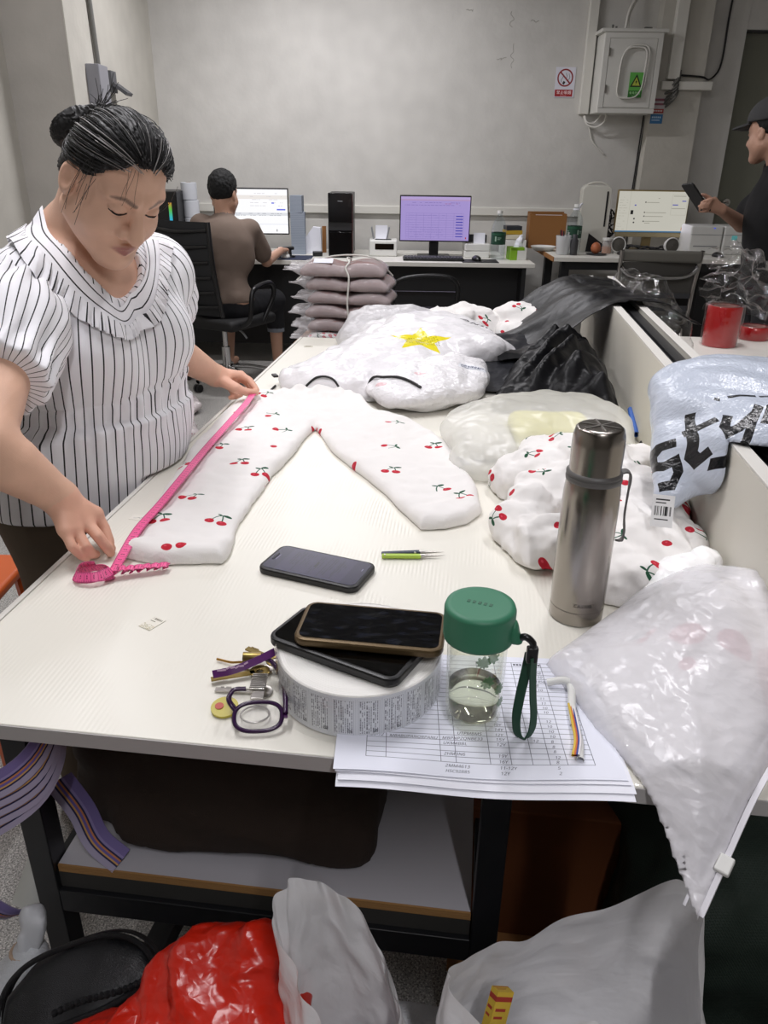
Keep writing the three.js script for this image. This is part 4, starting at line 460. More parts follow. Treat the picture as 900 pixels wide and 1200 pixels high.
{ // packing lists: four sheets that droop over the near edge
  const formTex = canvasTex(1500, 1060, (g, W, H) => {
    const r = rng(19); g.fillStyle = '#e6e8f3'; g.fillRect(0, 0, W, H); g.strokeStyle = '#5b5d6a'; g.lineWidth = 3; const xs = [165, 270, 560, 640, 820, 930, 1040, 1130, 1220, 1360]; const y0 = 60, n = 22, y1 = 955, h = (y1 - y0) / n; for (let i = 0; i <= n; i++) { g.beginPath(); g.moveTo(xs[0], y0 + i * h); g.lineTo(xs[9], y0 + i * h); g.stroke(); } for (const x of xs) { g.beginPath(); g.moveTo(x, y0); g.lineTo(x, y1); g.stroke(); }
    g.fillStyle = '#4a4c58'; for (const x of [1050, 1145]) for (let i = 0; i < 4; i++) g.fillRect(x + i * 19, y0 + 12, 14, 16);
    g.fillStyle = '#3a3c4a'; const put = (x, row, t) => { g.save(); g.translate(x, y0 + row * h + h * 0.82 + (r() - 0.5) * 6); g.rotate((r() - 0.5) * 0.03); g.font = 'italic ' + (27 + r() * 4) + 'px sans-serif'; g.fillText(t, 0, 0); g.restore(); };
    put(182, 17, '26-12'); put(285, 17, 'MBABUPANQRPANU'); put(655, 16, 'UTPMBMS'); put(572, 17, 'MBPNPZQNBE33'); put(575, 18, 'UKM4BBL'); put(575, 20, '2HM3N6'); put(578, 22, '2MM4613'); put(578, 23, 'HSC92885');
    ['10Y', '14Y', '12Y', '15Y', '12Y', '', '19Y', '16Y', '11-12Y', '12Y'].forEach((t, i) => put(862, 14 + i, t)); put(1062, 17, '12');
    ['158', '110', '1858', '8', '10', '', '11', '11', '10', '10', '', '12', '10', '10', '10', '8', '8', '8', '12', '8', '5', '2'].forEach((t, i) => put(1160, 2 + i, t));
  });
  const form = mat(0xffffff, 0.75, { map: formTex }), C = tw(0.648, 0, 0.0);                         // sheets: long side along x, near edge past the table edge
  const names = ['top', 'second', 'third', 'lowest'];
  for (let k = 0; k < 4; k++) {
    const a = [0.038, 0.052, 0.058, 0.066][k], X = [-0.048, -0.046, -0.043, -0.045][k], Z = -0.604 + [0, 0.001, 0.009, 0.014][k], zt = Z;
    const f = (u, v) => { const x0 = u * 0.297, d = v * 0.21, x = X + x0 * cos(a) - d * sin(a) * -0.35, z = zt + x0 * sin(a) - d * cos(a); const over = max(0, z - (-0.683 + (x + 0.548) * 0.118) ); return [x, Y0 + 0.0012 + (3 - k) * 0.0011 - over * over * (0.6 + k * 0.9) - over * 0.03 * k + 0.003 * sin(u * 7 + 1) * sstep(0.35, 0, v), z]; };
    one('paper_sheet', names[k] + (k ? ' sheet under the handwritten packing list, edge showing' : ' sheet of the papers, a ruled list with handwritten numbers'), 'paper', sheet(f, 36, 24, 0.0004), k ? M.paper : form, [0, 0, 0], 0, 'stacked packing lists');
  }
}
{ // short flat bundle of coloured wires in a white sleeve
  const o = thing('wire_strip', 'short white sleeved cable with yellow orange and blue strands on the papers', 'cable', [0, Y0 + 0.0075, 0]);
  part(o, 'sleeve', tube([[0.222, 0.003, -0.748], [0.221, 0.005, -0.73], [0.215, 0.003, -0.7], [0.212, 0.002, -0.672]], 0.0048, 24, 8), M.whitePlastic); part(o, 'cross_sleeve', tube([[0.196, 0.003, -0.747], [0.215, 0.008, -0.745], [0.235, 0.003, -0.738]], 0.0045, 18, 8), M.whitePlastic);
  const cs = [0xd9b63a, 0xc8642a, 0x27358a, 0xe8e4e6]; cs.forEach((c, i) => part(o, 'strand', tube([[0.2125 + i * 0.0016, 0.0055, -0.705], [0.2095 + i * 0.0018, 0.006, -0.672], [0.2065 + i * 0.0018, 0.0055, -0.645], [0.199 + i * 0.002, 0.005, -0.622]], 0.0017, 16, 6), mat(c, 0.45))); part(o, 'sleeve', tube([[0.212, 0.0015, -0.672], [0.2125, 0.001, -0.65], [0.2065, 0.0008, -0.62]], 0.0042, 16, 8), M.whitePlastic);
}
{ // spectacles standing on their folded lenses
  const o = thing('spectacles', 'purple framed spectacles lying on the keys beside the label roll', 'glasses', [-0.137, Y0, -0.668], 0.09); const P = mat(0x2f0f3a, 0.25), A = mat(0x5c2468, 0.3);
  const rim = (cx, cy, z) => { const p = []; for (let i = 0; i < 26; i++) { const a = i / 26 * 2 * PI, s = (v, e) => Math.sign(v) * pow(abs(v), e); p.push([cx + 0.026 * s(cos(a), 0.75), cy + 0.0165 * s(sin(a), 0.78), z]); } return p; }, pow = Math.pow;
  const tilt = -1.05, T = (g) => tr(g, 0, 0.006, 0.008, tilt, 0, 0);
  part(o, 'rim', T(tube(rim(0.003, 0.016, 0), 0.0025, 70, 8, true)), P); part(o, 'lens', T(extr(new THREE.Shape(rim(0.003, 0.016, 0).map(([x, y]) => new THREE.Vector2(x, y))), 0.0015).translate(0, 0, -0.0008)), mat(0xffffff, 0.05, { transparent: true, opacity: 0.08 }));
  part(o, 'bridge', T(tube([[-0.022, 0.024, 0], [-0.027, 0.03, 0.003], [-0.03, 0.037, 0.003], [-0.027, 0.045, 0]], 0.0026, 16, 8)), P); part(o, 'rim', tr(tube([[-0.024, 0.014, -0.022], [-0.03, 0.02, -0.03], [-0.026, 0.026, -0.038], [-0.012, 0.026, -0.04]], 0.0026, 20, 8), 0, 0, 0), P);
  part(o, 'hinge', T(bx(0.008, 0.01, 0.006, 0.031, 0.019, -0.002, 0.001)), A);
  part(o, 'temple', tube([[0.033, 0.018, -0.004], [0.032, 0.024, -0.03], [0.026, 0.028, -0.06], [0.014, 0.03, -0.085], [0.0, 0.026, -0.1]], 0.003, 30, 8), P); part(o, 'temple', ribbon([[0.022, 0.038, -0.096], [-0.005, 0.034, -0.08], [-0.03, 0.03, -0.07], [-0.052, 0.027, -0.068]], 0.009, 0.003, 30, [[0, 0.6, 1], [0, 0.6, 1], [0, 0.6, 1], [0, 0.6, 1]]), A);
  const r = rng(3); for (let i = 0; i < 7; i++) part(o, 'sparkle', tr(bx(0.005, 0.002, 0.001), -0.044 + i * 0.005, 0.0305 + r() * 0.004 + i * 0.0006, -0.066 - i * 0.0012, -0.5, 0, r()), mat(0xc9a9c6, 0.3));
}
{ // bunch of keys under the spectacles
  const o = thing('key_bunch', 'bunch of brass and steel keys with a yellow tag, under the spectacles', 'keys', [-0.165, Y0, -0.735]); const key = (x, z, a, L, m, y = 0.002) => part(o, 'key', tr(merge([bx(L, 0.002, 0.007, L / 2, 0, 0), tr(lathe([[0.004, 0], [0.012, 0], [0.012, 0.002], [0.004, 0.002], [0.004, 0]], 24), -0.006, -0.001, 0), bx(0.006, 0.002, 0.003, L * 0.7, 0, 0.004), bx(0.004, 0.002, 0.003, L * 0.85, 0, 0.004)]), x, y, z, 0, a), m);
  key(0.015, -0.038, PI + 0.05, 0.05, M.steel); key(0.03, -0.05, PI - 0.55, 0.04, M.brass, 0.012); key(0.02, 0.002, PI - 0.05, 0.05, M.steel, 0.002); key(0.012, -0.03, PI + 0.3, 0.052, M.brass, 0.006);
  part(o, 'whistle', tr(lathe([[0.0045, 0], [0.0065, 0], [0.0065, 0.022], [0.0045, 0.022], [0.0045, 0]], 24), -0.004, 0.016, -0.046, 0.2, 0, -PI / 2), M.brass); part(o, 'chain', tube([[-0.04, 0.003, -0.06], [-0.02, 0.004, -0.052], [-0.008, 0.006, -0.05], [0.005, 0.008, -0.045]], 0.0016, 24, 6), M.gold);
  part(o, 'nail_clipper', merge([bx(0.018, 0.004, 0.03, 0.022, 0.014, 0.0, 0.001), bx(0.015, 0.003, 0.014, 0.024, 0.012, 0.022, 0.001), ...[...Array(8)].map((_, i) => bx(0.0175, 0.001, 0.0016, 0.022, 0.0166, -0.012 + i * 0.0035))]), M.steel); part(o, 'key_ring', tr(new THREE.TorusGeometry(0.016, 0.0011, 6, 30), 0.024, 0.004, 0.045, PI / 2 - 0.1), M.steel);
  part(o, 'round_tag', tr(cyl(0.0155, 0.0155, 0.003, 0, 0, 0, 32), -0.012, 0.004, 0.034, 0.12), mat(0xb9ac3e, 0.4)); part(o, 'tag_motif', tr(merge([cyl(0.005, 0.005, 0.0006, -0.006, 0, 0.0, 16), cyl(0.003, 0.003, 0.0006, 0.005, 0, -0.005, 12)]), -0.012, 0.0062, 0.034, 0.12), mat(0xb2483a, 0.5));
}
{ const o = thing('thread_snips', 'slim green and navy thread snips with two steel points', 'snips', [0.046, Y0 + 0.004, -1.081], 0.0); o.rotation.y = 0.06; const h = (z, m, a) => part(o, 'handle', tr(bx(0.062, 0.006, 0.0085, -0.018, 0, 0, 0.002), 0, 0, z, 0, a), m); h(0.006, mat(0xa9c548, 0.45), -0.04); h(-0.006, mat(0x1c2b40, 0.35), 0.06); for (const z of [0.0055, -0.0065]) part(o, 'blade', tr(new THREE.ConeGeometry(0.0034, 0.042, 12), 0.032, 0, z, 0, 0, -PI / 2), M.steel); part(o, 'rivet', merge([cyl(0.0018, 0.0018, 0.008, -0.044, 0, 0.006, 10), cyl(0.0018, 0.0018, 0.008, 0.004, 0, 0, 10)]), M.steel); }
one('table_sticker', 'small torn barcode sticker stuck on the bare left of the table', 'sticker', plate(0.021, 0.0004, 0.029), decal(64, 90, (g) => { const r = rng(4); g.fillStyle = '#e6e2d6'; g.fillRect(0, 0, 64, 90); g.fillStyle = '#6d6a58'; barcode(g, 8, 8, 50, 12, r); g.fillRect(10, 30, 26, 4); for (let i = 0; i < 90; i++) { g.fillStyle = r() > 0.5 ? '#b7ad86' : '#8d8868'; g.fillRect(r() * 62, 56 + r() * 32, 3, 3); } }), [-0.309, Y0 + 0.0002, -0.878], -0.55);
one('table_sticker', 'tiny grey sticker near the far left corner of the table', 'sticker', plate(0.03, 0.0004, 0.02), decal(48, 32, (g) => { g.fillStyle = '#cfcabb'; g.fillRect(0, 0, 48, 32); g.fillStyle = '#84806f'; g.fillRect(8, 6, 30, 16); }), [-0.262, Y0 + 0.0002, -2.58], 0.1);
one('pen_mark', 'small scribbled ink note on the table beside the hand', 'mark', plate(0.04, 0.0003, 0.02), decal(128, 64, (g) => { const r = rng(3); g.fillStyle = '#eeebe1'; g.fillRect(0, 0, 128, 64); scribble(g, 20, 44, 86, 24, r, '#777'); }), [-0.42, Y0 + 0.0001, -1.21], -0.2);
{ // pink measuring tape
  const ticks = canvasTex(1024, 64, (g, W) => { g.fillStyle = '#f2629c'; g.fillRect(0, 0, W, 64); g.fillStyle = '#5a1230'; g.fillRect(0, 2, W, 2); g.fillRect(0, 60, W, 2); for (let i = 0; i < 40; i++) { const x = i * 25.6; g.fillRect(x, 0, 3, i % 4 ? 14 : 64); g.fillRect(x + 12, 50, 2, 14); } g.font = 'bold 26px sans-serif'; for (let i = 0; i < 10; i++) { g.save(); g.translate(i * 102.4 + 60, 32); g.rotate(PI / 2); g.fillText(String(41 + i), -15, 8); g.restore(); } }, [0.1, 1]);
  const m = mat(0xffffff, 0.4, { map: ticks }), o = thing('measuring_tape', 'pink tailor measuring tape stretched along the trouser leg and coiled at the hem', 'measuring tape', [0, 0, 0]);
  part(o, 'tape', ribbon([[-0.327, 0.872, -1.875], [-0.333, 0.869, -1.78], [-0.345, 0.8665, -1.66], [-0.362, 0.8665, -1.46], [-0.372, 0.8655, -1.31], [-0.38, 0.864, -1.2], [-0.391, 0.861, -1.1], [-0.398, 0.848, -1.05], [-0.405, 0.8335, -1.02]], 0.0165, 0.0007, 120), m);
  const loop = []; for (let i = 0; i <= 34; i++) { const a = -0.9 + i / 34 * 2 * PI * 1.9, r = 0.032 - i * 0.00022; loop.push([-0.428 + 0.026 * cos(a) * (1 + 0.1 * sin(i)), 0.8395 + 0.004 * sin(a * 1.3) + i * 0.0002, -0.992 + r * 0.55 * sin(a)]); }
  part(o, 'tape_coil', ribbon(loop, 0.015, 0.0007, 140, loop.map((p, i) => [cos(-0.9 + i / 34 * 12) * 0.9, 0.55, sin(-0.9 + i / 34 * 12) * 0.9])), m);
  const wave = []; for (let i = 0; i <= 26; i++) { const t = i / 26; wave.push([-0.412 + 0.088 * t + 0.006 * sin(i * 1.9), 0.8365 + 0.0055 * (1 + sin(i * 1.9 + 1)) * (1 - t * 0.5), -0.995 - 0.03 * t]); } part(o, 'tape_end', ribbon(wave, 0.015, 0.0007, 120), m);
}
one('marker_pen', 'blue and black marker wedged at the foot of the partition', 'marker', merge([tube([[0.567, 0.845, -1.66], [0.585, 0.868, -1.78]], 0.007, 6, 10)]), mat(0x3a6ac0, 0.5)); one('cable', 'black cable end lying at the foot of the partition', 'cable', tube([[0.568, 0.84, -1.62], [0.566, 0.838, -1.55], [0.558, 0.837, -1.45], [0.542, 0.836, -1.36]], 0.005, 20, 8), M.wireBlack);

// ------------------------------------------------------------------ cherry print fleece
function cherry(g, x, y, s, rot, kind = 3) {                              // kind bits: 1 left fruit, 2 right fruit, 4 stems and leaf
  g.save(); g.translate(x, y); g.rotate(rot); g.scale(s, s); g.lineCap = 'round';
  if (kind & 4) { g.strokeStyle = '#2c5a45'; g.lineWidth = 1.5; g.beginPath(); g.moveTo(-7, 4); g.quadraticCurveTo(-4, -6, 2, -11); g.moveTo(7, 3); g.quadraticCurveTo(5, -6, 2, -11); g.stroke(); g.fillStyle = '#1f5238'; g.beginPath(); g.ellipse(7, -12.5, 5.5, 2.4, -0.25, 0, 7); g.ellipse(-2.5, -12, 4, 1.8, 0.5, 0, 7); g.fill(); }
  g.fillStyle = '#c41f34'; if (kind & 1) { g.beginPath(); g.ellipse(-8, 6, 6.2, 5.2, 0.3, 0, 7); g.fill(); } if (kind & 2) { g.beginPath(); g.ellipse(8, 5, 6.2, 5.2, -0.3, 0, 7); g.fill(); }
  g.fillStyle = '#d9485a'; if (kind & 1) { g.beginPath(); g.ellipse(-9.5, 4.6, 1.8, 1.3, 0.3, 0, 7); g.fill(); } if (kind & 2) { g.beginPath(); g.ellipse(6.5, 3.6, 1.8, 1.3, -0.3, 0, 7); g.fill(); } g.restore();
}
const FLEECE = '#f4f1ee';
const fleece = (map) => mat(0xffffff, 0.95, { map, bumpMap: T.plush, bumpScale: 0.0007 });
const cherryTile = (seed, size = 0.2, n = 5) => canvasTex(512, 512, (g) => { const r = rng(seed); g.fillStyle = FLEECE; g.fillRect(0, 0, 512, 512); const P = [[110, 110], [330, 70], [250, 290], [440, 270], [90, 400], [380, 440]]; for (let i = 0; i < n; i++) cherry(g, P[i][0], P[i][1], 512 / size / 1000 * 1.3, r() * 6.3, i % 5 === 3 ? 2 : 7); }, [size, size]);
const cherryMat = fleece(cherryTile(5)), cherryMat2 = fleece(cherryTile(8, 0.2, 4)), plainFleece = fleece(null); plainFleece.color.set(0xf4f1ee);
{ // the pair of trousers being measured
  const P = [[-0.337, -1.943], [-0.374, -1.879], [-0.394, -1.785], [-0.41, -1.569], [-0.408, -1.395], [-0.408, -1.232], [-0.413, -1.108], [-0.406, -1.061], [-0.339, -1.035], [-0.247, -1.044], [-0.240, -1.075], [-0.246, -1.148], [-0.237, -1.261], [-0.22, -1.402], [-0.193, -1.519], [-0.175, -1.642], [-0.162, -1.697], [-0.142, -1.644], [-0.115, -1.555], [-0.061, -1.446], [-0.005, -1.333], [0.035, -1.241], [0.061, -1.172], [0.103, -1.176], [0.144, -1.2], [0.172, -1.245], [0.176, -1.34], [0.162, -1.455], [0.14, -1.577], [0.086, -1.716], [0.034, -1.785], [-0.022, -1.82], [-0.044, -1.87], [-0.06, -1.93], [-0.108, -1.975], [-0.193, -1.985], [-0.262, -1.968], [-0.314, -1.965]];
  const x0 = -0.45, x1 = 0.21, z0 = -2.08, z1 = -1.0, W = 1250, H = 2046, pd = polySdf(P), sp = W / (x1 - x0);
  const tex = canvasTex(W, H, (g) => { g.fillStyle = FLEECE; g.fillRect(0, 0, W, H);
    const L = [[-0.273, -1.751, 6, 1.2], [-0.232, -1.637, 5, 0.9], [-0.314, -1.64, 7, 0.2], [-0.349, -1.515, 7, 0.5], [-0.221, -1.512, 1, 1.2], [-0.286, -1.424, 7, 0], [-0.398, -1.415, 7, -0.6], [-0.24, -1.385, 7, -0.2], [-0.205, -1.35, 7, 0.4], [-0.345, -1.256, 7, 0.5], [-0.277, -1.16, 7, 0.3], [-0.372, -1.155, 7, 0], [-0.324, -1.062, 3, -0.2], [-0.358, -1.772, 2, 0.6], [-0.15, -1.677, 3, 1.1], [0.009, -1.539, 5, 1.3], [0.103, -1.543, 7, 0.1], [-0.066, -1.46, 2, 0.9], [0.013, -1.397, 7, 0.2], [0.103, -1.311, 6, -0.4], [0.158, -1.413, 4, 0.4], [0.142, -1.276, 7, -0.5], [0.034, -1.205, 2, 1.2], [-0.31, -1.9, 7, 0.8], [0.02, -1.69, 5, 0.7]];
    for (const [x, z, k, a] of L) cherry(g, (x - x0) * sp, (z - z0) / (z1 - z0) * H, sp / 1000 * 1.35, a, k); });
  const f = (x, y, z) => {
    const d = pd(x, z) + 0.004 * n3(x * 14, 2, z * 14), wx = x + 0.01 * n3(x * 9, 1, z * 9), waist = sstep(-1.84, -1.99, z) * sstep(-0.4, -0.3, x) * sstep(0.02, -0.06, x), hem = sstep(-1.1, -1.075, z) * (x < -0.2 ? 1 : 0) + sstep(0.0, 0.02, (x - 0.06) * 0.44 + (z + 1.24) - 0.0) * (x > 0 ? 1 : 0);
    let h = 0.02 + 0.005 * n3(x * 9, 5, z * 5) + 0.004 * fbm(x * 26, 3, z * 26, 2) + 0.0035 * ridge(x * 7 + z * 5, 4, z * 3 - x * 4) + waist * (0.012 + 0.005 * sin(x * 130 + 4 * n3(x * 20, 0, z * 16)) + 0.012 * n3(x * 22, 8, z * 18)) + 0.0045 * clamp(hem, 0, 1);
    const e = clamp(-d / 0.02, 0, 1); h *= 0.25 + 0.75 * sqrt(1 - (1 - e) * (1 - e));
    return max(max(y - Y0 - h, Y0 + 0.0005 - y) * 0.8, d * 0.9);
  };
  one('trousers', 'white fleece trousers printed with red cherries, spread flat under the measuring tape', 'trousers', nets(f, [x0, 0.82, z0], [x1, 0.895, z1], 0.0042, { uv: (x, y, z) => [(x - x0) / (x1 - x0), 1 - (z - z0) / (z1 - z0)] }), fleece(tex));
}
// a heap of cloth: smooth union of rolled and folded lobes with soft wrinkles
const heap = (lobes, k, amp, fr, base, seed = 0) => (x, y, z) => { let d = 1e3; for (const l of lobes) d = smin(d, l.length === 2 ? ell(x, y, z, l[0], l[1]) : cap(x, y, z, l[0], l[1], l[2], l[3]), k); return smax(d + amp * fbm(x * fr + seed, y * fr, z * fr, 3) - amp * 0.6 * ridge(x * fr * 0.6 + seed, y * fr * 0.9, z * fr * 0.6), base - y, 0.006); };
one('trousers', 'crumpled cherry print garment heaped behind the steel flask', 'garment', nets(heap([
  [[0.262, 0.855, -1.36], [0.055, 0.045, 0.06]], [[0.22, 0.85, -1.15], [0.25, 0.852, -1.08], 0.036, 0.04], [[0.25, 0.85, -1.075], [0.33, 0.855, -1.1], 0.04, 0.04], [[0.22, 0.85, -1.15], [0.28, 0.865, -1.24], 0.035, 0.05], [[0.36, 0.87, -1.33], [0.1, 0.06, 0.14]], [[0.42, 0.86, -1.2], [0.09, 0.055, 0.12]], [[0.39, 0.86, -1.06], [0.075, 0.06, 0.1]], [[0.37, 0.85, -0.975], [0.07, 0.045, 0.05]], [[0.46, 0.85, -1.08], [0.47, 0.85, -1.3], 0.035, 0.045], [[0.44, 0.86, -1.42], [0.09, 0.05, 0.06]], [[0.3, 0.87, -1.42], [0.41, 0.885, -1.36], 0.04, 0.045]], 0.014, 0.013, 20, Y0 + 0.0005), [0.14, 0.82, -1.54], [0.56, 0.97, -0.88], 0.005, { uv: skewUV }), cherryMat);
one('trousers', 'rolled plain white leg of a garment against the partition, beside the heap', 'garment', nets(heap([[[0.445, 0.856, -1.0], [0.478, 0.86, -1.085], 0.022, 0.03], [[0.43, 0.85, -0.965], [0.05, 0.02, 0.04]]], 0.02, 0.007, 18, Y0 + 0.0005, 3), [0.36, 0.82, -1.16], [0.53, 0.92, -0.9], 0.005, { uv: skewUV }), cherryMat2);
// folded towels and garments at the far end, on the black sheeting
one('trousers', 'thick roll of cherry print fleece on black sheeting beside the partition', 'garment', nets(heap([[[0.42, 0.9, -2.66], [0.56, 0.905, -2.62], 0.065, 0.058], [[0.4, 0.875, -2.58], [0.5, 0.87, -2.52], 0.04, 0.045], [[0.54, 0.88, -2.56], [0.065, 0.05, 0.06]]], 0.03, 0.012, 16, 0.835, 6), [0.28, 0.82, -2.82], [0.68, 1.02, -2.42], 0.006, { uv: skewUV }), cherryMat);
one('trousers', 'small bunched cherry print garment left of the thick roll, behind the star bag', 'garment', nets(heap([[[0.26, 0.9, -2.66], [0.09, 0.06, 0.07]], [[0.35, 0.89, -2.66], [0.05, 0.05, 0.06]], [[0.2, 0.9, -2.62], [0.09, 0.05, 0.07]]], 0.03, 0.014, 20, 0.835, 9), [0.06, 0.82, -2.8], [0.44, 1.02, -2.5], 0.006, { uv: skewUV }), cherryMat2);

// ------------------------------------------------------------------ plastic bags
const plast = (lobes, k, amp, fr, base, seed = 0) => (x, y, z) => { let d = 1e3; for (const l of lobes) d = smin(d, l.length === 2 ? ell(x, y, z, l[0], l[1]) : cap(x, y, z, l[0], l[1], l[2], l[3]), k); if (d > 0.1) return d - 0.05; return smax(d - amp * crease(x * fr + seed, y * fr, z * fr, 3), base - y, 0.004); };
const whiteFilm = (map, o = {}) => mat(0xffffff, 0.26, { map, bumpMap: T.crumple, bumpScale: 0.003, ...o });
const whitePrint = (draw, W = 1024, H = 1024) => canvasTex(W, H, (g) => { g.fillStyle = '#eceaec'; g.fillRect(0, 0, W, H); draw(g, W, H); });
const dropOn = (f, P, off = 0.003) => P.map(([x, z]) => { let y = 1.15; while (y > Y0 && f(x, y, z) > 0.001) y -= 0.001; return [x, y + off, z]; });
const MB = T.crumple; const uvTop = (x0, z0, s, turn = 0) => (x, y, z) => { const a = x - x0, b = z - z0, c = cos(turn), d = sin(turn); return [(a * c + b * d) / s, (-b * c + a * d) / s + (y - 0.9) / s]; };
{ // big white mailer with the yellow star
  const star = whitePrint((g) => {
    g.save(); g.translate(530, 560); g.rotate(-0.15); g.scale(0.8, 0.95); g.fillStyle = '#e6d822'; g.beginPath(); for (let i = 0; i < 10; i++) { const a = -PI / 2 + i * PI / 5 + 0.2, r = i % 2 ? 52 : 116; g[i ? 'lineTo' : 'moveTo'](cos(a) * r, sin(a) * r); } g.fill(); g.fillStyle = '#6a6418'; const r = rng(4); for (let i = 0; i < 12; i++) for (let x = -60; x < 60; x += 9) if (r() > 0.35 && abs(i - 6) < 5) g.fillRect(x, -42 + i * 8, 6, 2.5); g.restore();
    g.save(); g.translate(690, 330); g.rotate(0.42); g.fillStyle = '#3c3c44'; g.font = 'bold 46px sans-serif'; g.save(); g.scale(-1, -1); g.fillText('WARNING', -200, -6); g.restore(); const q = rng(7); for (let i = 0; i < 5; i++) for (let x = 0; x < 210; x += 12) if (q() > 0.3) g.fillRect(x, -72 - i * 17, 9, 5); g.restore(); g.fillStyle = '#c9c4c8'; for (let i = 0; i < 30; i++) { g.fillStyle = '#e7e3e5'; g.fillRect(q2() * 1000, q2() * 1000, 40, 2); } });
  function q2() { return (q2.s = ((q2.s ?? 17) * 16807) % 2147483647) / 2147483647; }
  const f = plast([[[0.03, 0.87, -2.24], [0.2, 0.075, 0.24]], [[0.19, 0.885, -2.36], [0.16, 0.085, 0.18]], [[0.08, 0.88, -2.45], [0.17, 0.08, 0.16]], [[-0.13, 0.85, -2.12], [0.16, 0.05, 0.14]], [[-0.27, 0.845, -2.04], [-0.05, 0.85, -1.97], 0.018, 0.036], [[0.3, 0.895, -2.26], [0.37, 0.88, -2.32], 0.04, 0.025]], 0.06, 0.02, 7.5, Y0 + 0.001, 2);
  const bag = one('mailer_bag', 'large white plastic mailer bag with a yellow star, topmost of the white bags', 'plastic bag', nets(f, [-0.34, 0.82, -2.95], [0.46, 1.06, -1.86], 0.0075, { uv: uvTop(-0.42, -1.78, 1.0) }), whiteFilm(star, { bumpScale: 0.004 })); { const u = bag.geometry.attributes.uv; for (let i = 0; i < u.count; i++) u.setXY(i, u.getX(i), u.getY(i)); }
  const fB = plast([[[0.06, 0.87, -1.93], [0.11, 0.045, 0.13]], [[0.16, 0.875, -1.98], [0.1, 0.05, 0.13]], [[0.2, 0.875, -2.05], [0.08, 0.05, 0.08]]], 0.05, 0.016, 10, Y0 + 0.001, 7), bagB = one('mailer_bag', 'smaller stuffed white plastic bag in front of the star bag', 'plastic bag', nets(fB, [-0.1, 0.82, -2.14], [0.31, 0.98, -1.72], 0.006, { uv: uvTop(-0.1, -1.7, 0.45) }), whiteFilm(whitePrint((g) => { g.fillStyle = '#e2e4ea'; g.save(); g.translate(660, 330); g.rotate(0.2); g.fillRect(0, 0, 170, 60); g.fillStyle = '#3a3f58'; barcode(g, 14, 12, 140, 22, rng(3)); g.fillRect(14, 42, 120, 6); g.restore(); g.fillStyle = 'rgba(214,70,84,0.22)'; for (const [x, y] of [[420, 520], [200, 640]]) { g.beginPath(); g.ellipse(x, y, 34, 24, 0.4, 0, 7); g.fill(); } }), { bumpScale: 0.004 }));
  part(bagB, 'zip_edge', tube(dropOn(fB, [[-0.072, -1.9], [-0.06, -1.935], [-0.035, -1.93], [-0.005, -1.905], [0.03, -1.88], [0.06, -1.855], [0.085, -1.83]]), 0.0035, 60, 6), M.wireBlack);
  part(bag, 'black_edge', tube(dropOn(f, [[-0.304, -2.07], [-0.308, -2.02], [-0.292, -1.99], [-0.24, -1.985], [-0.18, -1.985], [-0.14, -1.975], [-0.1, -1.94], [-0.06, -1.9]]), 0.0032, 60, 6), M.wireBlack); part(bag, 'zip_slider', tr(bx(0.014, 0.006, 0.026, 0, 0, 0, 0.002), -0.306, 0.858, -2.085, 0, 0.4), M.blackPlastic);
  one('mailer_bag', 'pale clear plastic bag with a barcode tag behind the star bag, beside the pink stack', 'plastic bag', nets(plast([[[-0.02, 0.88, -2.6], [0.13, 0.08, 0.09]], [[0.09, 0.89, -2.62], [0.1, 0.075, 0.09]], [[-0.1, 0.86, -2.54], [0.06, 0.05, 0.06]]], 0.05, 0.02, 9, Y0 + 0.001, 4), [-0.22, 0.82, -2.78], [0.24, 1.04, -2.44], 0.0075, { uv: uvTop(-0.18, -2.66, 0.4) }), film(0xe6e4e6, 0.72, 0.28, 0.004));
}
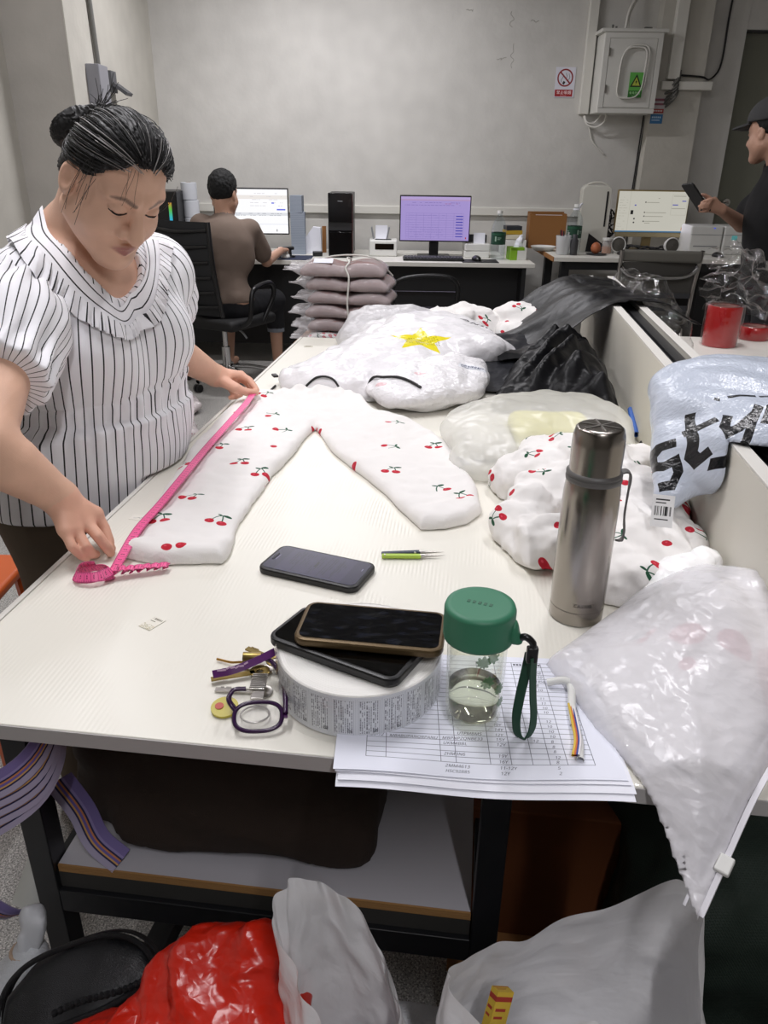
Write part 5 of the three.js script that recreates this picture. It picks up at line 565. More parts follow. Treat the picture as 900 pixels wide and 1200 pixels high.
{ // heap of black sheeting: folded film lying over the partition
  const H1 = (x, z) => { const w = sstep(0.2, 0.45, x + (z + 2.2) * 0.25), up = 0.035 + 0.06 * w; return Y0 + up * sstep(0, 0.1, -z - 1.78) + 0.02 * crease(x * 6 + z * 2, 1, z * 5, 3) + 0.014 * ridge(x * 9 + z * 14, 3, z * 2) ; };
  const m = (s) => mat(0x0b0b0e, 0.4, { specularIntensity: 0.4, bumpMap: T.crumple, bumpScale: s });
  const P1 = polySdf([[0.26, -1.86], [0.41, -1.83], [0.53, -1.76], [0.565, -1.8], [0.6, -2.05], [0.62, -2.3], [0.45, -2.4], [0.36, -2.2]]);
  one('black_sheet', 'heap of folded shiny black plastic film against the partition', 'plastic sheeting', nets((x, y, z) => { const d = P1(x, z) + 0.012 * n3(x * 18, 1, z * 18), t = clamp(-d / 0.1, 0, 1), q = (x - 0.3) * 0.75 + (z + 1.85) * 0.65, h = (0.02 + 0.1 * sqrt(t) * (0.7 + 0.5 * sstep(0, 0.25, x - 0.3))) + 0.022 * sin(q * 75 + 3 * n3(x * 7, 2, z * 7)) * t + 0.02 * crease(x * 13, 3, z * 13, 2); return max((y - Y0 - max(h, 0.004)) * 0.55, Y0 + 0.001 - y, d * 0.8); }, [0.22, 0.82, -2.46], [0.66, 1.03, -1.7], 0.006, { uv: skewUV }), m(0.002));
  const fold = (u, v) => { const x = 0.3 + u * 0.56, pt = 0.641 + 0.02; const z = -2.2 - v * 0.52 - 0.03 * sin(u * 3) + u * 0.02; const rise = sstep(0.1, 0.62, u), over = sstep(0.78, 1, u); return [x - (v - 0.5) * 0.05, 0.885 + 0.163 * rise - 0.05 * over + 0.01 * crease(u * 4 + 2, v * 5, 1, 2) + 0.012 * sin(v * 13 + u * 4) * (1 - rise * 0.7) + (u > 0.62 && u < 0.85 ? 0.006 : 0), z]; };
  one('black_sheet', 'wide black plastic sheet draped over the partition top, under the fleece roll', 'plastic sheeting', sheet(fold, 60, 50, 0.002, (u, v) => [u * 0.55, v * 0.5]), m(0.002));
  one('black_sheet', 'flat grey black sheet edge lying between the white bags and the black heap', 'plastic sheeting', sheet((u, v) => [0.22 + u * 0.3 + v * 0.06, Y0 + 0.012 + 0.07 * v + 0.01 * crease(u * 4, v * 4, 2) , -2.02 - v * 0.42 - u * 0.02], 30, 30, 0.002, (u, v) => [u * 0.3, v * 0.4]), mat(0x2a2b2f, 0.3, { bumpMap: T.crumple, bumpScale: 0.003 }));
  const lobe = plast([[[0.78, 1.045, -2.35], [0.8, 0.99, -2.2], 0.05, 0.045], [[0.74, 1.07, -2.5], [0.78, 1.05, -2.36], 0.035, 0.045], [[0.8, 0.97, -2.2], [0.82, 0.88, -2.1], 0.05, 0.04]], 0.04, 0.02, 12, 0.84, 5);
  one('clear_bag', 'crumpled clear plastic bag sagging over the far side of the partition', 'plastic bag', nets(lobe, [0.66, 0.84, -2.62], [0.92, 1.16, -1.98], 0.007, { uv: skewUV }), clearFilm(0.1, 0.008));
}
{ // puffed translucent bag with a pale folded garment in it
  const f = plast([[[0.24, 0.865, -1.6], [0.12, 0.05, 0.17]], [[0.38, 0.875, -1.66], [0.17, 0.055, 0.15]], [[0.47, 0.86, -1.56], [0.06, 0.04, 0.1]], [[0.2, 0.85, -1.45], [0.07, 0.03, 0.06]]], 0.05, 0.012, 9, Y0 + 0.001, 12);
  one('clear_bag', 'puffed translucent plastic bag with something pale yellow inside', 'plastic bag', nets(f, [0.08, 0.82, -1.9], [0.58, 0.96, -1.34], 0.006, { uv: skewUV }), film(0xf2f1ea, 0.5, 0.28, 0.002));
  one('folded_garment', 'pale yellow folded cloth inside the puffed translucent bag', 'garment', nets((x, y, z) => rbox(x - z * 0.0, y + 0.004 * n3(x * 20, 1, z * 20), z, [0.37, 0.858, -1.63], [0.09, 0.026, 0.09], 0.022), [0.26, 0.82, -1.75], [0.48, 0.9, -1.5], 0.006), mat(0xe9e48f, 0.9));
  one('folded_garment', 'white folded cloth at the left inside the puffed translucent bag', 'garment', nets((x, y, z) => rbox(x, y + 0.004 * n3(x * 20, 5, z * 20), z, [0.225, 0.854, -1.6], [0.05, 0.022, 0.1], 0.02), [0.15, 0.82, -1.73], [0.3, 0.9, -1.46], 0.006), mat(0xeceae2, 0.9));
  one('price_tag', 'small white barcode tag between the trouser leg and the puffed bag', 'tag', new THREE.BoxGeometry(0.014, 0.001, 0.05), decal(32, 100, (g) => { g.fillStyle = '#e4e4e4'; g.fillRect(0, 0, 32, 100); g.fillStyle = '#333'; const r = rng(5); for (let i = 6; i < 94; i += 3) if (r() > 0.4) g.fillRect(6, i, 18, 2); }), [0.158, Y0 + 0.022, -1.455], 0.35);
}
{ // bag with big lettering lying over the partition
  const print = canvasTex(1024, 768, (g, W, H) => { g.fillStyle = '#ffffff'; g.fillRect(0, 0, W, H); g.fillStyle = '#16171a'; const b = (p, w) => { g.lineWidth = w; g.strokeStyle = '#17181b'; g.lineJoin = 'miter'; g.beginPath(); p.forEach(([x, y], i) => (i ? g.lineTo(x, y) : g.moveTo(x, y))); g.stroke(); };
    b([[300, 350], [215, 330], [165, 365], [160, 430], [205, 460], [275, 455], [280, 530], [235, 590], [150, 575]], 58); b([[440, 200], [390, 330], [350, 470], [375, 520], [430, 500]], 56); b([[350, 318], [520, 330]], 46); b([[590, 330], [525, 400], [530, 450], [600, 440], [740, 380]], 56); b([[800, 330], [700, 420], [590, 560], [500, 590], [420, 570]], 56); b([[1000, 300], [860, 370], [790, 440], [860, 470], [1000, 420]], 60); b([[590, 170], [620, 195]], 22); b([[680, 190], [760, 200], [860, 240]], 22); b([[880, 250], [960, 270]], 20); });
  const C = [0.535, 1.0, -1.12];
  const f = plast([[[0.56, 1.045, -1.26], [0.095, 0.045, 0.16]], [[0.5, 0.985, -1.14], [0.05, 0.055, 0.1]], [[0.505, 1.035, -1.31], [0.44, 0.935, -1.1], 0.04, 0.026], [[0.68, 1.05, -1.15], [0.13, 0.05, 0.16]], [[0.56, 1.03, -1.08], [0.08, 0.04, 0.06]], [[0.62, 1.06, -1.3], [0.1, 0.045, 0.1]]], 0.045, 0.006, 8, 0.835, 21), inPart = (x, y, z) => { const a = x - TO.x, b = z - TO.z, u = a * TU[0] + b * TU[1]; return max(abs(u - 1.045) - 0.0505, y - 1.0385); };
  const bagS = one('printed_bag', 'bluish white plastic bag with huge black lettering slung over the partition', 'plastic bag', nets((x, y, z) => smax(f(x, y, z) + 0.004 * ridge((x - z) * 9 + y * 6, 3, (x + z) * 3) , -inPart(x, y, z), 0.004), [0.36, 0.86, -1.5], [0.88, 1.16, -0.92], 0.0055, { uv: (x, y, z) => { const a = x - 0.437, b = y - 0.965, c = z + 1.09, q = b * 0.75 - c * 0.66 - a * 0.25; return [a / 0.2 + 0.22, q / 0.215 + 0.27]; } }), mat(0xc4ccda, 0.25, { map: print, bumpMap: T.crumple, bumpScale: 0.0018 }));
  part(bagS, 'barcode_label', tr(plate(0.03, 0.046, 0.0008), 0.398, 0.95, -1.005, -0.3, -0.5, 0.1), decal(64, 96, (g) => { g.fillStyle = '#eee'; g.fillRect(0, 0, 64, 96); g.fillStyle = '#222'; barcode(g, 8, 34, 48, 28, rng(6)); g.fillRect(10, 12, 40, 4); g.fillRect(10, 22, 30, 3); g.fillRect(10, 72, 40, 3); }));
}
{ // zip bag at the near right corner, with its garment
  const Q = [[0.204, -0.79], [0.372, -0.955], [0.43, -1.0], [0.58, -0.97], [0.62, -0.8], [0.42, -0.64], [0.3, -0.5], [0.262, -0.6], [0.232, -0.69]], pd = polySdf(Q);
  const hang = (x, z) => { const o = max(0, (z + 0.69) - (x + 0.548) * 0.118); return o; };
  const top = (x, z) => { const d = pd(x, z), t = clamp(-d / 0.12, 0, 1), body = sstep(0.3, 0.42, x - (z + 0.75) * 0.3); return 0.008 + (0.055 + 0.035 * body) * sqrt(t) + 0.012 * crease(x * 9, 2, z * 9, 3) * (0.3 + t) ; };
  const f = (x, y, z) => { const d = pd(x, z) + 0.003 * n3(x * 20, 1, z * 20), o = hang(x, z), b = Y0 + 0.0015 - o * 0.75 - o * o * 1.5, h = max(0.007, top(x, z) - o * 0.25); return max((y - b - h) * 0.7, (b - y) * 0.75, d * 0.85); };
  const bag = one('zip_bag', 'frosted zip plastic bag with a white garment, drooping over the near right edge', 'plastic bag', nets(f, [0.18, 0.66, -1.03], [0.66, 0.96, -0.47], 0.004, { uv: skewUV }), film(0xf6f4f8, 0.66, 0.24, 0.005));
  const e = (t) => { const x = mix(0.298, 0.46, t), z = mix(-0.505, -0.685, t), o = hang(x, z); return [x + 0.004, Y0 + 0.0045 - o * 0.75 - o * o * 1.5 + 0.03 * t * t, z + 0.004]; };
  const E = [0, 0.2, 0.4, 0.6, 0.8, 1].map(e); part(bag, 'zip_rail', ribbon(E, 0.0055, 0.004, 30), mat(0xe6e4ea, 0.3)); part(bag, 'zip_rail', ribbon(E.map(([x, y, z]) => [x - 0.012, y + 0.001, z - 0.011]), 0.003, 0.003, 30), mat(0xdad8de, 0.3));
  const s = e(0.16); part(bag, 'zip_slider', tr(bx(0.014, 0.009, 0.018, 0, 0, 0, 0.002), s[0] + 0.001, s[1] + 0.003, s[2], 0.5, -0.72), M.whitePlastic);
  part(bag, 'barcode_label', tr(plate(0.034, 0.0006, 0.012), 0.245, Y0 + 0.026, -0.79, 0.3, 0.35), decal(96, 32, (g) => { g.fillStyle = '#e8e8ea'; g.fillRect(0, 0, 96, 32); g.fillStyle = '#444'; barcode(g, 6, 12, 84, 14, rng(2)); }));
  const P2 = polySdf([[0.24, -0.78], [0.38, -0.92], [0.5, -0.96], [0.57, -0.84], [0.42, -0.67], [0.33, -0.585], [0.27, -0.66]]);
  one('folded_garment', 'white folded fleece with a red cherry inside the frosted zip bag', 'garment', nets((x, y, z) => { const d = P2(x, z), t = clamp(-d / 0.06, 0, 1); const h = (top(x, z) - 0.015 - 0.012 * crease(x * 9, 2, z * 9, 3) * (0.3 + clamp(-pd(x, z) / 0.12, 0, 1))) * (0.25 + 0.75 * sqrt(t)) + 0.004 * n3(x * 14, 2, z * 14) * t, o = hang(x, z), b = Y0 + 0.004 - o * 0.75 - o * o * 1.5; return max((y - b - max(h, 0.009)) * 0.8, (b - y) * 0.8, d); }, [0.2, 0.7, -1.0], [0.62, 0.95, -0.54], 0.006, { uv: (x, y, z) => [(x - 0.2) / 0.42, (z + 1.0) / -0.46 + 1] }), fleece(canvasTex(420, 460, (g) => { g.fillStyle = FLEECE; g.fillRect(0, 0, 420, 460); cherry(g, 190, 230, 3.2, 0.5, 3); cherry(g, 150, 262, 1.5, -0.6, 1); cherry(g, 120, 200, 1.0, -0.6, 7); })));
  one('clear_bag', 'flat clear plastic sleeve lying under the frosted zip bag', 'plastic bag', sheet((u, v) => [mix(0.225, 0.31, u) - v * 0.03 + 0.004, Y0 + 0.0012 + 0.0012 * n3(u * 6, v * 6, 1), mix(-0.74, -0.598, v) + u * 0.01], 14, 20, 0.0005, (u, v) => [u * 0.1, v * 0.15]), clearFilm(0.06, 0.005));
  one('white_pouch', 'white pouch with a black label peeking out behind the frosted zip bag', 'pouch', nets(heap([[[0.40, 0.875, -0.93], [0.46, 0.885, -0.975], 0.02, 0.02], [[0.37, 0.86, -0.9], [0.41, 0.87, -0.95], 0.022, 0.022]], 0.02, 0.008, 24, Y0 + 0.001, 2), [0.33, 0.82, -1.02], [0.5, 0.93, -0.86], 0.004), whiteFilm(null));
  one('pink_pouch', 'pink fabric pouch at the right edge of the table with a black lace hem', 'pouch', nets((x, y, z) => rbox(x, y, z, [0.475, 0.862, -0.715], [0.05, 0.03, 0.05], 0.022), [0.4, 0.82, -0.79], [0.55, 0.91, -0.64], 0.005), mat(0xb98d86, 0.85));
}
// stack of pink garments in clear bags, tied with white string
{
  const st = thing('carton', 'closed brown carton behind the far table end, under the stack of pink bags', 'box', [-0.13, 0, -3.02], TA); part(st, 'body', bx(0.42, 0.77, 0.26, 0, 0.385, 0, 0.004), M.cardboard); part(st, 'tape', bx(0.05, 0.002, 0.262, 0, 0.7715, 0), mat(0xb99a6a, 0.3));
  const labels = ['lowest', 'second', 'third', 'fourth', 'fifth', 'topmost'], pink = mat(0xb08f8c, 0.95, { bumpMap: T.plush, bumpScale: 0.003 }), multi = fleece(cherryTile(3, 0.1, 5)); let y = 0.776;
  const clearM = film(0xece8ea, 0.3, 0.18, 0.004);
  for (let k = 0; k < 6; k++) {
    const h = [0.036, 0.05, 0.05, 0.048, 0.05, 0.052][k], r = rng(k + 40), dx = (r() - 0.5) * 0.03, a = (r() - 0.5) * 0.14;
    const pad = (e, s) => (x, y2, z) => { const q = 1 - 0.45 * sstep(0.11, 0.17 + e, abs(x)) - 0.25 * exp2(x); return rbox(x, y2 / q - 0.003 * n3(x * 18, s, z * 18), z, [0, h / 2, 0], [0.155 + e, h / 2 - 0.002 + e * 0.1, 0.1 + e * 0.5], 0.02) * 0.7; }; function exp2(x) { return Math.exp(-x * x / 0.0016); }
    const g = one('folded_garment', labels[k] + (k ? ' dusty pink folded garment' : ' multicoloured folded garment') + ' of the tied stack by the far table end', 'garment', nets(pad(0, k), [-0.19, -0.02, -0.14], [0.19, 0.09, 0.14], 0.0075, { uv: skewUV }), k ? pink : multi, [-0.145 + dx, y + 0.0015, -2.985], TA + a, 'stacked folded garments');
    const b = one('clear_bag', labels[k] + ' clear bag of the tied stack, wrapping a folded garment', 'plastic bag', nets((x, y2, z) => smin(pad(0.004, k)(x, y2, z), rbox(x, y2 - 0.006 * sin(z * 40 + k), z, [-0.17, h * 0.45, 0], [0.05, 0.004, 0.1], 0.004), 0.03) - 0.004 * crease(x * 14 + k, y2 * 14, z * 14, 2), [-0.24, -0.02, -0.15], [0.2, 0.09, 0.15], 0.0065, { uv: skewUV }), clearM, [-0.145 + dx, y + 0.0015, -2.985], TA + a, 'stacked clear bags');
    if (k === 5) part(b, 'paper_tag', tr(bx(0.07, 0.001, 0.035), -0.07, h + 0.004, 0.07, 0.35), M.paper); y += h;
  }
  const x = -0.145, s = []; for (let i = 0; i < 40; i++) { const a = i / 40 * 2 * PI, q = (v) => Math.sign(v) * Math.pow(abs(v), 0.35); s.push([x + 0.006 * sin(i), 0.92 + 0.146 * q(sin(a)), -2.985 + 0.112 * q(cos(a))]); }
  const o = one('string', 'white string tied round the stack of pink bags', 'string', tube(s, 0.0035, 140, 6, true), M.wireWhite); part(o, 'cross_string', tube([[-0.33, 1.0, -2.9], [-0.24, 1.07, -2.96], [-0.05, 1.07, -3.0], [0.02, 1.0, -3.06]], 0.003, 30, 6), M.wireWhite);
}
// ------------------------------------------------------------------ second table
for (const [x, z, r, h, l] of [[1.16, -2.7, 0.058, 0.135, 'tall wide roll of red adhesive tape in clear wrap'], [1.33, -2.82, 0.056, 0.045, 'single low roll of red adhesive tape beside the tall roll']]) { const o = thing('tape_roll', l, 'tape roll', [x, Y0, z]); const m = mat(0xa5181c, 0.2, { clearcoat: 0.5 }); const n = 1; for (let i = 0; i < n; i++) part(o, 'roll', lathe([[0.037, i * h / n + 0.0005], [r, i * h / n + 0.0005], [r, (i + 1) * h / n - 0.0005], [0.037, (i + 1) * h / n - 0.0005], [0.037, i * h / n + 0.0005]], 48), m); part(o, 'core', lathe([[0.034, 0], [0.037, 0], [0.037, h], [0.034, h], [0.034, 0]], 40), mat(0xb98a80, 0.8)); part(o, 'wrap', nets((a, y, z2) => max(hypot(a, z2) - r - 0.006 - 0.004 * crease(a * 20, y * 14, z2 * 20, 2), -y + 0.0008, y - h - 0.004), [-0.08, -0.005, -0.08], [0.08, h + 0.015, 0.08], 0.005, { uv: skewUV }), clearFilm(0.08, 0.003)); }
{ const f = (u, v) => { const a = u * 2.0 - 0.5, R = 0.22 + 0.05 * n3(u * 3, v * 3, 4); const x = 1.17 + u * 0.34 + 0.07 * crease(u * 4, v * 4, 2, 1), z = -2.86 - 0.05 * sin(v * 5 + u * 3) - 0.1 * v + 0.08 * crease(u * 4 + 3, v * 4, 7, 1); return [x, 0.94 + v * 0.24 * (1 - 0.6 * abs(u - 0.32)) + 0.06 * crease(u * 5, v * 5, 11, 2) - 0.06 * u, z]; }; one('clear_bag', 'crinkled glossy clear film standing up behind the red tape rolls', 'plastic sheeting', sheet(f, 60, 50, 0.0008, (u, v) => [u * 0.4, v * 0.3]), clearFilm(0.06, 0.008)); }
one('black_sheet', 'flat black plastic sheeting with a dull red fold, on the second table', 'plastic sheeting', sheet((u, v) => [0.79 + u * 0.2 + v * 0.03, Y0 + 0.02 + 0.07 * (1 - u) * sstep(0.9, 0.3, v) + 0.012 * crease(u * 5, v * 5, 3), -2.3 + v * 0.42 - 0.08 * u], 40, 40, 0.002, (u, v) => [u * 0.4, v * 0.4]), mat(0x1b1719, 0.3, { bumpMap: T.crumple, bumpScale: 0.003 }));
one('black_sheet', 'rolled dark grey film in front of the flat black sheeting', 'plastic sheeting', nets(plast([[[0.84, 0.865, -1.78], [1.12, 0.865, -1.86], 0.034, 0.03], [[0.86, 0.86, -1.7], [1.1, 0.86, -1.77], 0.03, 0.026]], 0.03, 0.012, 12, Y0 + 0.001, 3), [0.78, 0.82, -1.94], [1.2, 0.93, -1.62], 0.006, { uv: skewUV }), mat(0x26272a, 0.28, { bumpMap: T.crumple, bumpScale: 0.003 }));
one('carton', 'brown cardboard box at the right edge on the second table', 'box', bx(0.24, 0.2, 0.2, 0.12, 0.1, 0, 0.003), M.cardboard, [1.03, Y0, -2.0], -0.12);

// ------------------------------------------------------------------ people
const lerp3 = (a, b, t) => [mix(a[0], b[0], t), mix(a[1], b[1], t), mix(a[2], b[2], t)];
const skinMat = (c) => mat(0xffffff, 0.5, { vertexColors: true, bumpMap: T.skinBump, bumpScale: 0.0002, sheen: 0.15, sheenColor: new THREE.Color(0xffd0b8) });
function frame(yaw, pitch, roll, pos, s = 1) { const m = new THREE.Matrix4().makeRotationFromEuler(new THREE.Euler(pitch * deg, yaw * deg, roll * deg, 'YXZ')), e = m.elements; return { s, m: m.clone().scale(V(s, s, s)).setPosition(...pos), toL: (x, y, z) => { x = (x - pos[0]) / s; y = (y - pos[1]) / s; z = (z - pos[2]) / s; return [e[0] * x + e[1] * y + e[2] * z, e[4] * x + e[5] * y + e[6] * z, e[8] * x + e[9] * y + e[10] * z]; }, toW: (x, y, z) => [(x *= s) * 0 + (y *= s) * 0 + (z *= s) * 0 + e[0] * x + e[4] * y + e[8] * z + pos[0], e[1] * x + e[5] * y + e[9] * z + pos[1], e[2] * x + e[6] * y + e[10] * z + pos[2]], dir: (x, y, z) => [e[0] * x + e[4] * y + e[8] * z, e[1] * x + e[5] * y + e[9] * z, e[2] * x + e[6] * y + e[10] * z] }; }
const lin = (h) => { const c = new THREE.Color(h); return [c.r, c.g, c.b]; };
// a head about its eye line: x to the person's left, y up, z forward
function headField(x, y, z, full = 1) {
  const ax = abs(x);
  let d = ell(x, y, z, [0, 0.026, 0.004], [0.076, 0.089, 0.081]);
  d = smin(d, ell(x, y, z, [0, -0.045, 0.02], [0.067, 0.074, 0.063]), 0.03);
  d = smin(d, sph(ax, y, z, [0.037, -0.047, 0.044], 0.038), 0.022);                      // cheeks
  d = smin(d, cap(ax, y, z, [0.058, -0.062, 0.0], [0.02, -0.106, 0.066], 0.024, 0.022), 0.025);   // jaw
  d = smin(d, sph(x, y, z, [0, -0.108, 0.0775], 0.0235), 0.02);                             // chin
  d = smin(d, cap(ax, y, z, [0.012, 0.021, 0.082], [0.048, 0.02, 0.062], 0.012, 0.011), 0.016);  // brow ridge
  d = smax(d, -ell(ax, y, z, [0.033, 0.003, 0.1], [0.02, 0.0125, 0.018]), 0.01);        // sockets
  d = smin(d, ell(ax, y, z, [0.0325, 0.0005, 0.0735], [0.0165, 0.0125, 0.013]), 0.004);  // lids over the eyeballs
  d = smax(d, -cap(ax, y, z, [0.019, -0.0055, 0.0885], [0.0475, -0.0035, 0.078], 0.0016, 0.0016), 0.002);
  d = smin(d, cap(x, y, z, [0, 0.012, 0.083], [0, -0.035, 0.106], 0.0085, 0.0142), 0.009);   // nose
  d = smin(d, sph(ax, y, z, [0.0165, -0.04, 0.0915], 0.0112), 0.006); d = smin(d, sph(x, y, z, [0, -0.041, 0.105], 0.0095), 0.008);
  d = smax(d, -sph(ax, y, z, [0.0075, -0.0505, 0.101], 0.0038), 0.003);
  d = smin(d, ell(x, y, z, [0, -0.074, 0.0755], [0.029, 0.02, 0.017]), 0.012);             // muzzle
  d = smin(d, cap(ax, y, z, [0.0, -0.0675, 0.0965], [0.0225, -0.0745, 0.0865], 0.0048, 0.003), 0.005);
  d = smin(d, cap(ax, y, z, [0.0, -0.0805, 0.0945], [0.0205, -0.0765, 0.0865], 0.0062, 0.003), 0.005);
  d = smax(d, -cap(ax, y, z, [0.0, -0.0738, 0.1015], [0.0225, -0.0762, 0.0905], 0.0013, 0.0008), 0.002);
  if (full) { const e = smax(ell(ax, y, z, [0.081, -0.012, -0.008], [0.011, 0.031, 0.02]), -ell(ax, y, z, [0.091, -0.006, -0.001], [0.0105, 0.02, 0.013]), 0.004); d = smin(d, e, 0.006); }
  return d;
}
const surfZ = (x, y) => { let z = 0.15; for (let i = 0; i < 60; i++) { const d = headField(x, y, z, 0); if (d < 0.0002) break; z -= d * 0.8; } return z; };
function faceColor(q, base) {
  const [x, y, z] = q, ax = abs(x); let c = base; if (z < 0.03) return c;
  const lip = min(cap(ax, y, z, [0, -0.0685, 0.099], [0.022, -0.0748, 0.088], 0.004, 0.002), cap(ax, y, z, [0, -0.08, 0.098], [0.02, -0.0765, 0.088], 0.0055, 0.002)); c = lerp3(c, [0.3, 0.1, 0.09], 0.9 * sstep(0.003, -0.001, lip));
  return lerp3(c, [0.05, 0.03, 0.025], 0.72 * sstep(0.003, 0.0, min(cap(ax, y, z, [0.015, 0.019, 0.094], [0.034, 0.0265, 0.086], 0.0026, 0.0022), cap(ax, y, z, [0.034, 0.0265, 0.086], [0.052, 0.021, 0.072], 0.002, 0.0006))));
}
const chain = (P, R) => (x, y, z) => { let d = 1e3; for (let i = 0; i < P.length - 1; i++) d = min(d, cap(x, y, z, P[i], P[i + 1], R[i], R[i + 1])); return d; };
function handField(wrist, fingers, thumb, s = 1) {                        // palm from wrist to the knuckles, five separate chains
  const K = fingers.map((f) => f[0]), fs = fingers.map((f, i) => chain(f, [0.0098, 0.0088, 0.008, 0.0068].map((r) => r * s * [1, 1.02, 0.97, 0.86][i]))), th = chain(thumb, [0.0125, 0.0115, 0.0098, 0.0078].map((r) => r * s)), c = lerp3(wrist, lerp3(K[1], K[2], 0.5), 0.5);
  return (x, y, z) => { if (hypot(x - c[0], y - c[1], z - c[2]) > 0.2) return hypot(x - c[0], y - c[1], z - c[2]) - 0.12; let d = 1e3; for (const k of K) d = smin(d, cap(x, y, z, lerp3(wrist, k, 0.12), k, 0.0165 * s, 0.0118 * s), 0.016); d = smin(d, cap(x, y, z, lerp3(wrist, thumb[0], 0.3), thumb[1], 0.016 * s, 0.0115 * s), 0.014); let e = th(x, y, z); for (const f of fs) e = min(e, f(x, y, z)); return smin(d, e, 0.006); };
}
const near = (s, P) => P.map(([x, y, z]) => [x * s, 1.4 + (y - 1.4) * s, z * s]);
{ // ---- the woman measuring the trousers
  const W = tag(new THREE.Group(), 'woman in a striped blouse bending over the table and measuring trousers', 'person'); W.name = 'person'; used.set('person', 1); scene.add(W);
  const H = frame(46.1, 39.1, -7, [-0.462, 1.366, -1.41], 0.95);
  const S = [[-0.632, 1.186, -1.365], [-0.482, 1.178, -1.635]], E = [[-0.566, 1.03, -1.02], [-0.53, 1.03, -1.745]], WR = [[-0.495, 0.93, -1.072], [-0.428, 0.91, -1.882]];
  const handR = handField(WR[0], [[[-0.45, 0.893, -1.09], [-0.438, 0.87, -1.086], [-0.4295, 0.852, -1.076], [-0.4265, 0.843, -1.068]], [[-0.459, 0.888, -1.071], [-0.438, 0.871, -1.057], [-0.4275, 0.852, -1.057], [-0.424, 0.8395, -1.061]], [[-0.47, 0.888, -1.052], [-0.452, 0.863, -1.038], [-0.447, 0.845, -1.047], [-0.445, 0.8395, -1.056]], [[-0.478, 0.891, -1.037], [-0.466, 0.869, -1.024], [-0.457, 0.851, -1.03], [-0.4525, 0.842, -1.038]]], [[-0.48, 0.908, -1.09], [-0.465, 0.872, -1.11], [-0.4475, 0.8475, -1.1], [-0.4285, 0.8395, -1.076]], 1.0);
  const handL = handField(WR[1], [[[-0.365, 0.905, -1.9], [-0.342, 0.896, -1.89], [-0.328, 0.884, -1.876], [-0.321, 0.877, -1.868]], [[-0.378, 0.896, -1.92], [-0.357, 0.884, -1.92], [-0.345, 0.874, -1.91], [-0.338, 0.87, -1.895]], [[-0.392, 0.888, -1.92], [-0.372, 0.87, -1.905], [-0.366, 0.86, -1.888], [-0.374, 0.858, -1.872]], [[-0.401, 0.884, -1.902], [-0.386, 0.866, -1.888], [-0.38, 0.857, -1.872], [-0.387, 0.858, -1.862]]], [[-0.402, 0.894, -1.872], [-0.366, 0.885, -1.848], [-0.342, 0.876, -1.85], [-0.322, 0.872, -1.862]], 1.0);
  const F = [0.86, 0, 0.51], Lf = [0.51, 0, -0.86], at = (o, f, l, y) => [o[0] + F[0] * f + Lf[0] * l, y, o[2] + F[2] * f + Lf[2] * l];
  const rot = (x, z, o) => { const a = x - o[0], c = z - o[2]; return [a * F[0] + c * F[2], a * Lf[0] + c * Lf[2]]; };
  const C0 = [-0.572, 0, -1.5], hip = [-0.645, 0.79, -1.5];
  const torso = (x, y, z) => {
    const [f, l] = rot(x, z, C0); let d = ell(f, y, l, [-0.01, 1.1, 0], [0.125, 0.17, 0.172]);
    d = smin(d, sph(f, y, abs(l), [0.07, 1.075, 0.072], 0.082), 0.05);                 // bust
    d = smin(d, ell(f, y, l, [-0.03, 0.9, 0.0], [0.168, 0.17, 0.185]), 0.08);          // belly
    d = smin(d, ell(x, y, z, hip, [0.165, 0.16, 0.19]), 0.06);
    d = smin(d, cap(x, y, z, S[0], S[1], 0.058, 0.058), 0.06); d = smin(d, cap(x, y, z, [-0.6, 1.2, -1.515], [-0.588, 1.262, -1.53], 0.1, 0.062), 0.05); return d;
  };
  const neckTop = H.toW(0, -0.045, -0.034);
  const arm = (i) => (x, y, z) => smin(cap(x, y, z, S[i], E[i], 0.05, 0.042), min(cap(x, y, z, E[i], lerp3(E[i], WR[i], 0.35), 0.042, 0.0425), cap(x, y, z, lerp3(E[i], WR[i], 0.35), WR[i], 0.0425, 0.0275)), 0.015);
  const aR = arm(0), aL = arm(1), legs = (x, y, z) => { let d = 1e3; for (const s of [-1, 1]) { d = min(d, cap(x, y, z, [-0.65, 0.76, -1.5 + s * 0.09], [-0.66, 0.42, -1.49 + s * 0.1], 0.088, 0.06)); d = min(d, cap(x, y, z, [-0.66, 0.42, -1.49 + s * 0.1], [-0.69, 0.06, -1.49 + s * 0.11], 0.058, 0.036)); d = min(d, cap(x, y, z, [-0.7, 0.04, -1.49 + s * 0.11], [-0.55, 0.03, -1.48 + s * 0.13], 0.036, 0.028)); } return d; };
  const body = (x, y, z) => {
    let d = torso(x, y, z); d = smin(d, legs(x, y, z), 0.03); d = smin(d, cap(x, y, z, [-0.588, 1.24, -1.53], neckTop, 0.062, 0.056), 0.04); d = min(d, smin(d, aR(x, y, z), 0.03)); d = smin(d, aL(x, y, z), 0.03);
    const q = H.toL(x, y, z); if (hypot(q[0], q[1], q[2]) < 0.26) { d = smin(d, headField(...q) * 0.95, 0.012); }
    d = smin(d, handR(x, y, z), 0.012); return smin(d, handL(x, y, z), 0.012);
  };
  const base = [0.68, 0.415, 0.295], col = (x, y, z) => { const q = H.toL(x, y, z), k = 1 + 0.07 * fbm(x * 30, y * 30, z * 30, 2), b = [base[0] * k, base[1] * k, base[2] * k]; const hd = hypot(q[0], q[1] + 0.01, q[2]); if (hd < 0.16) return faceColor(q, b); const tip = min(handR(x, y, z), handL(x, y, z)); return tip < 0.004 ? [b[0] * 1.06, b[1] * 0.97, b[2] * 0.97] : b; };
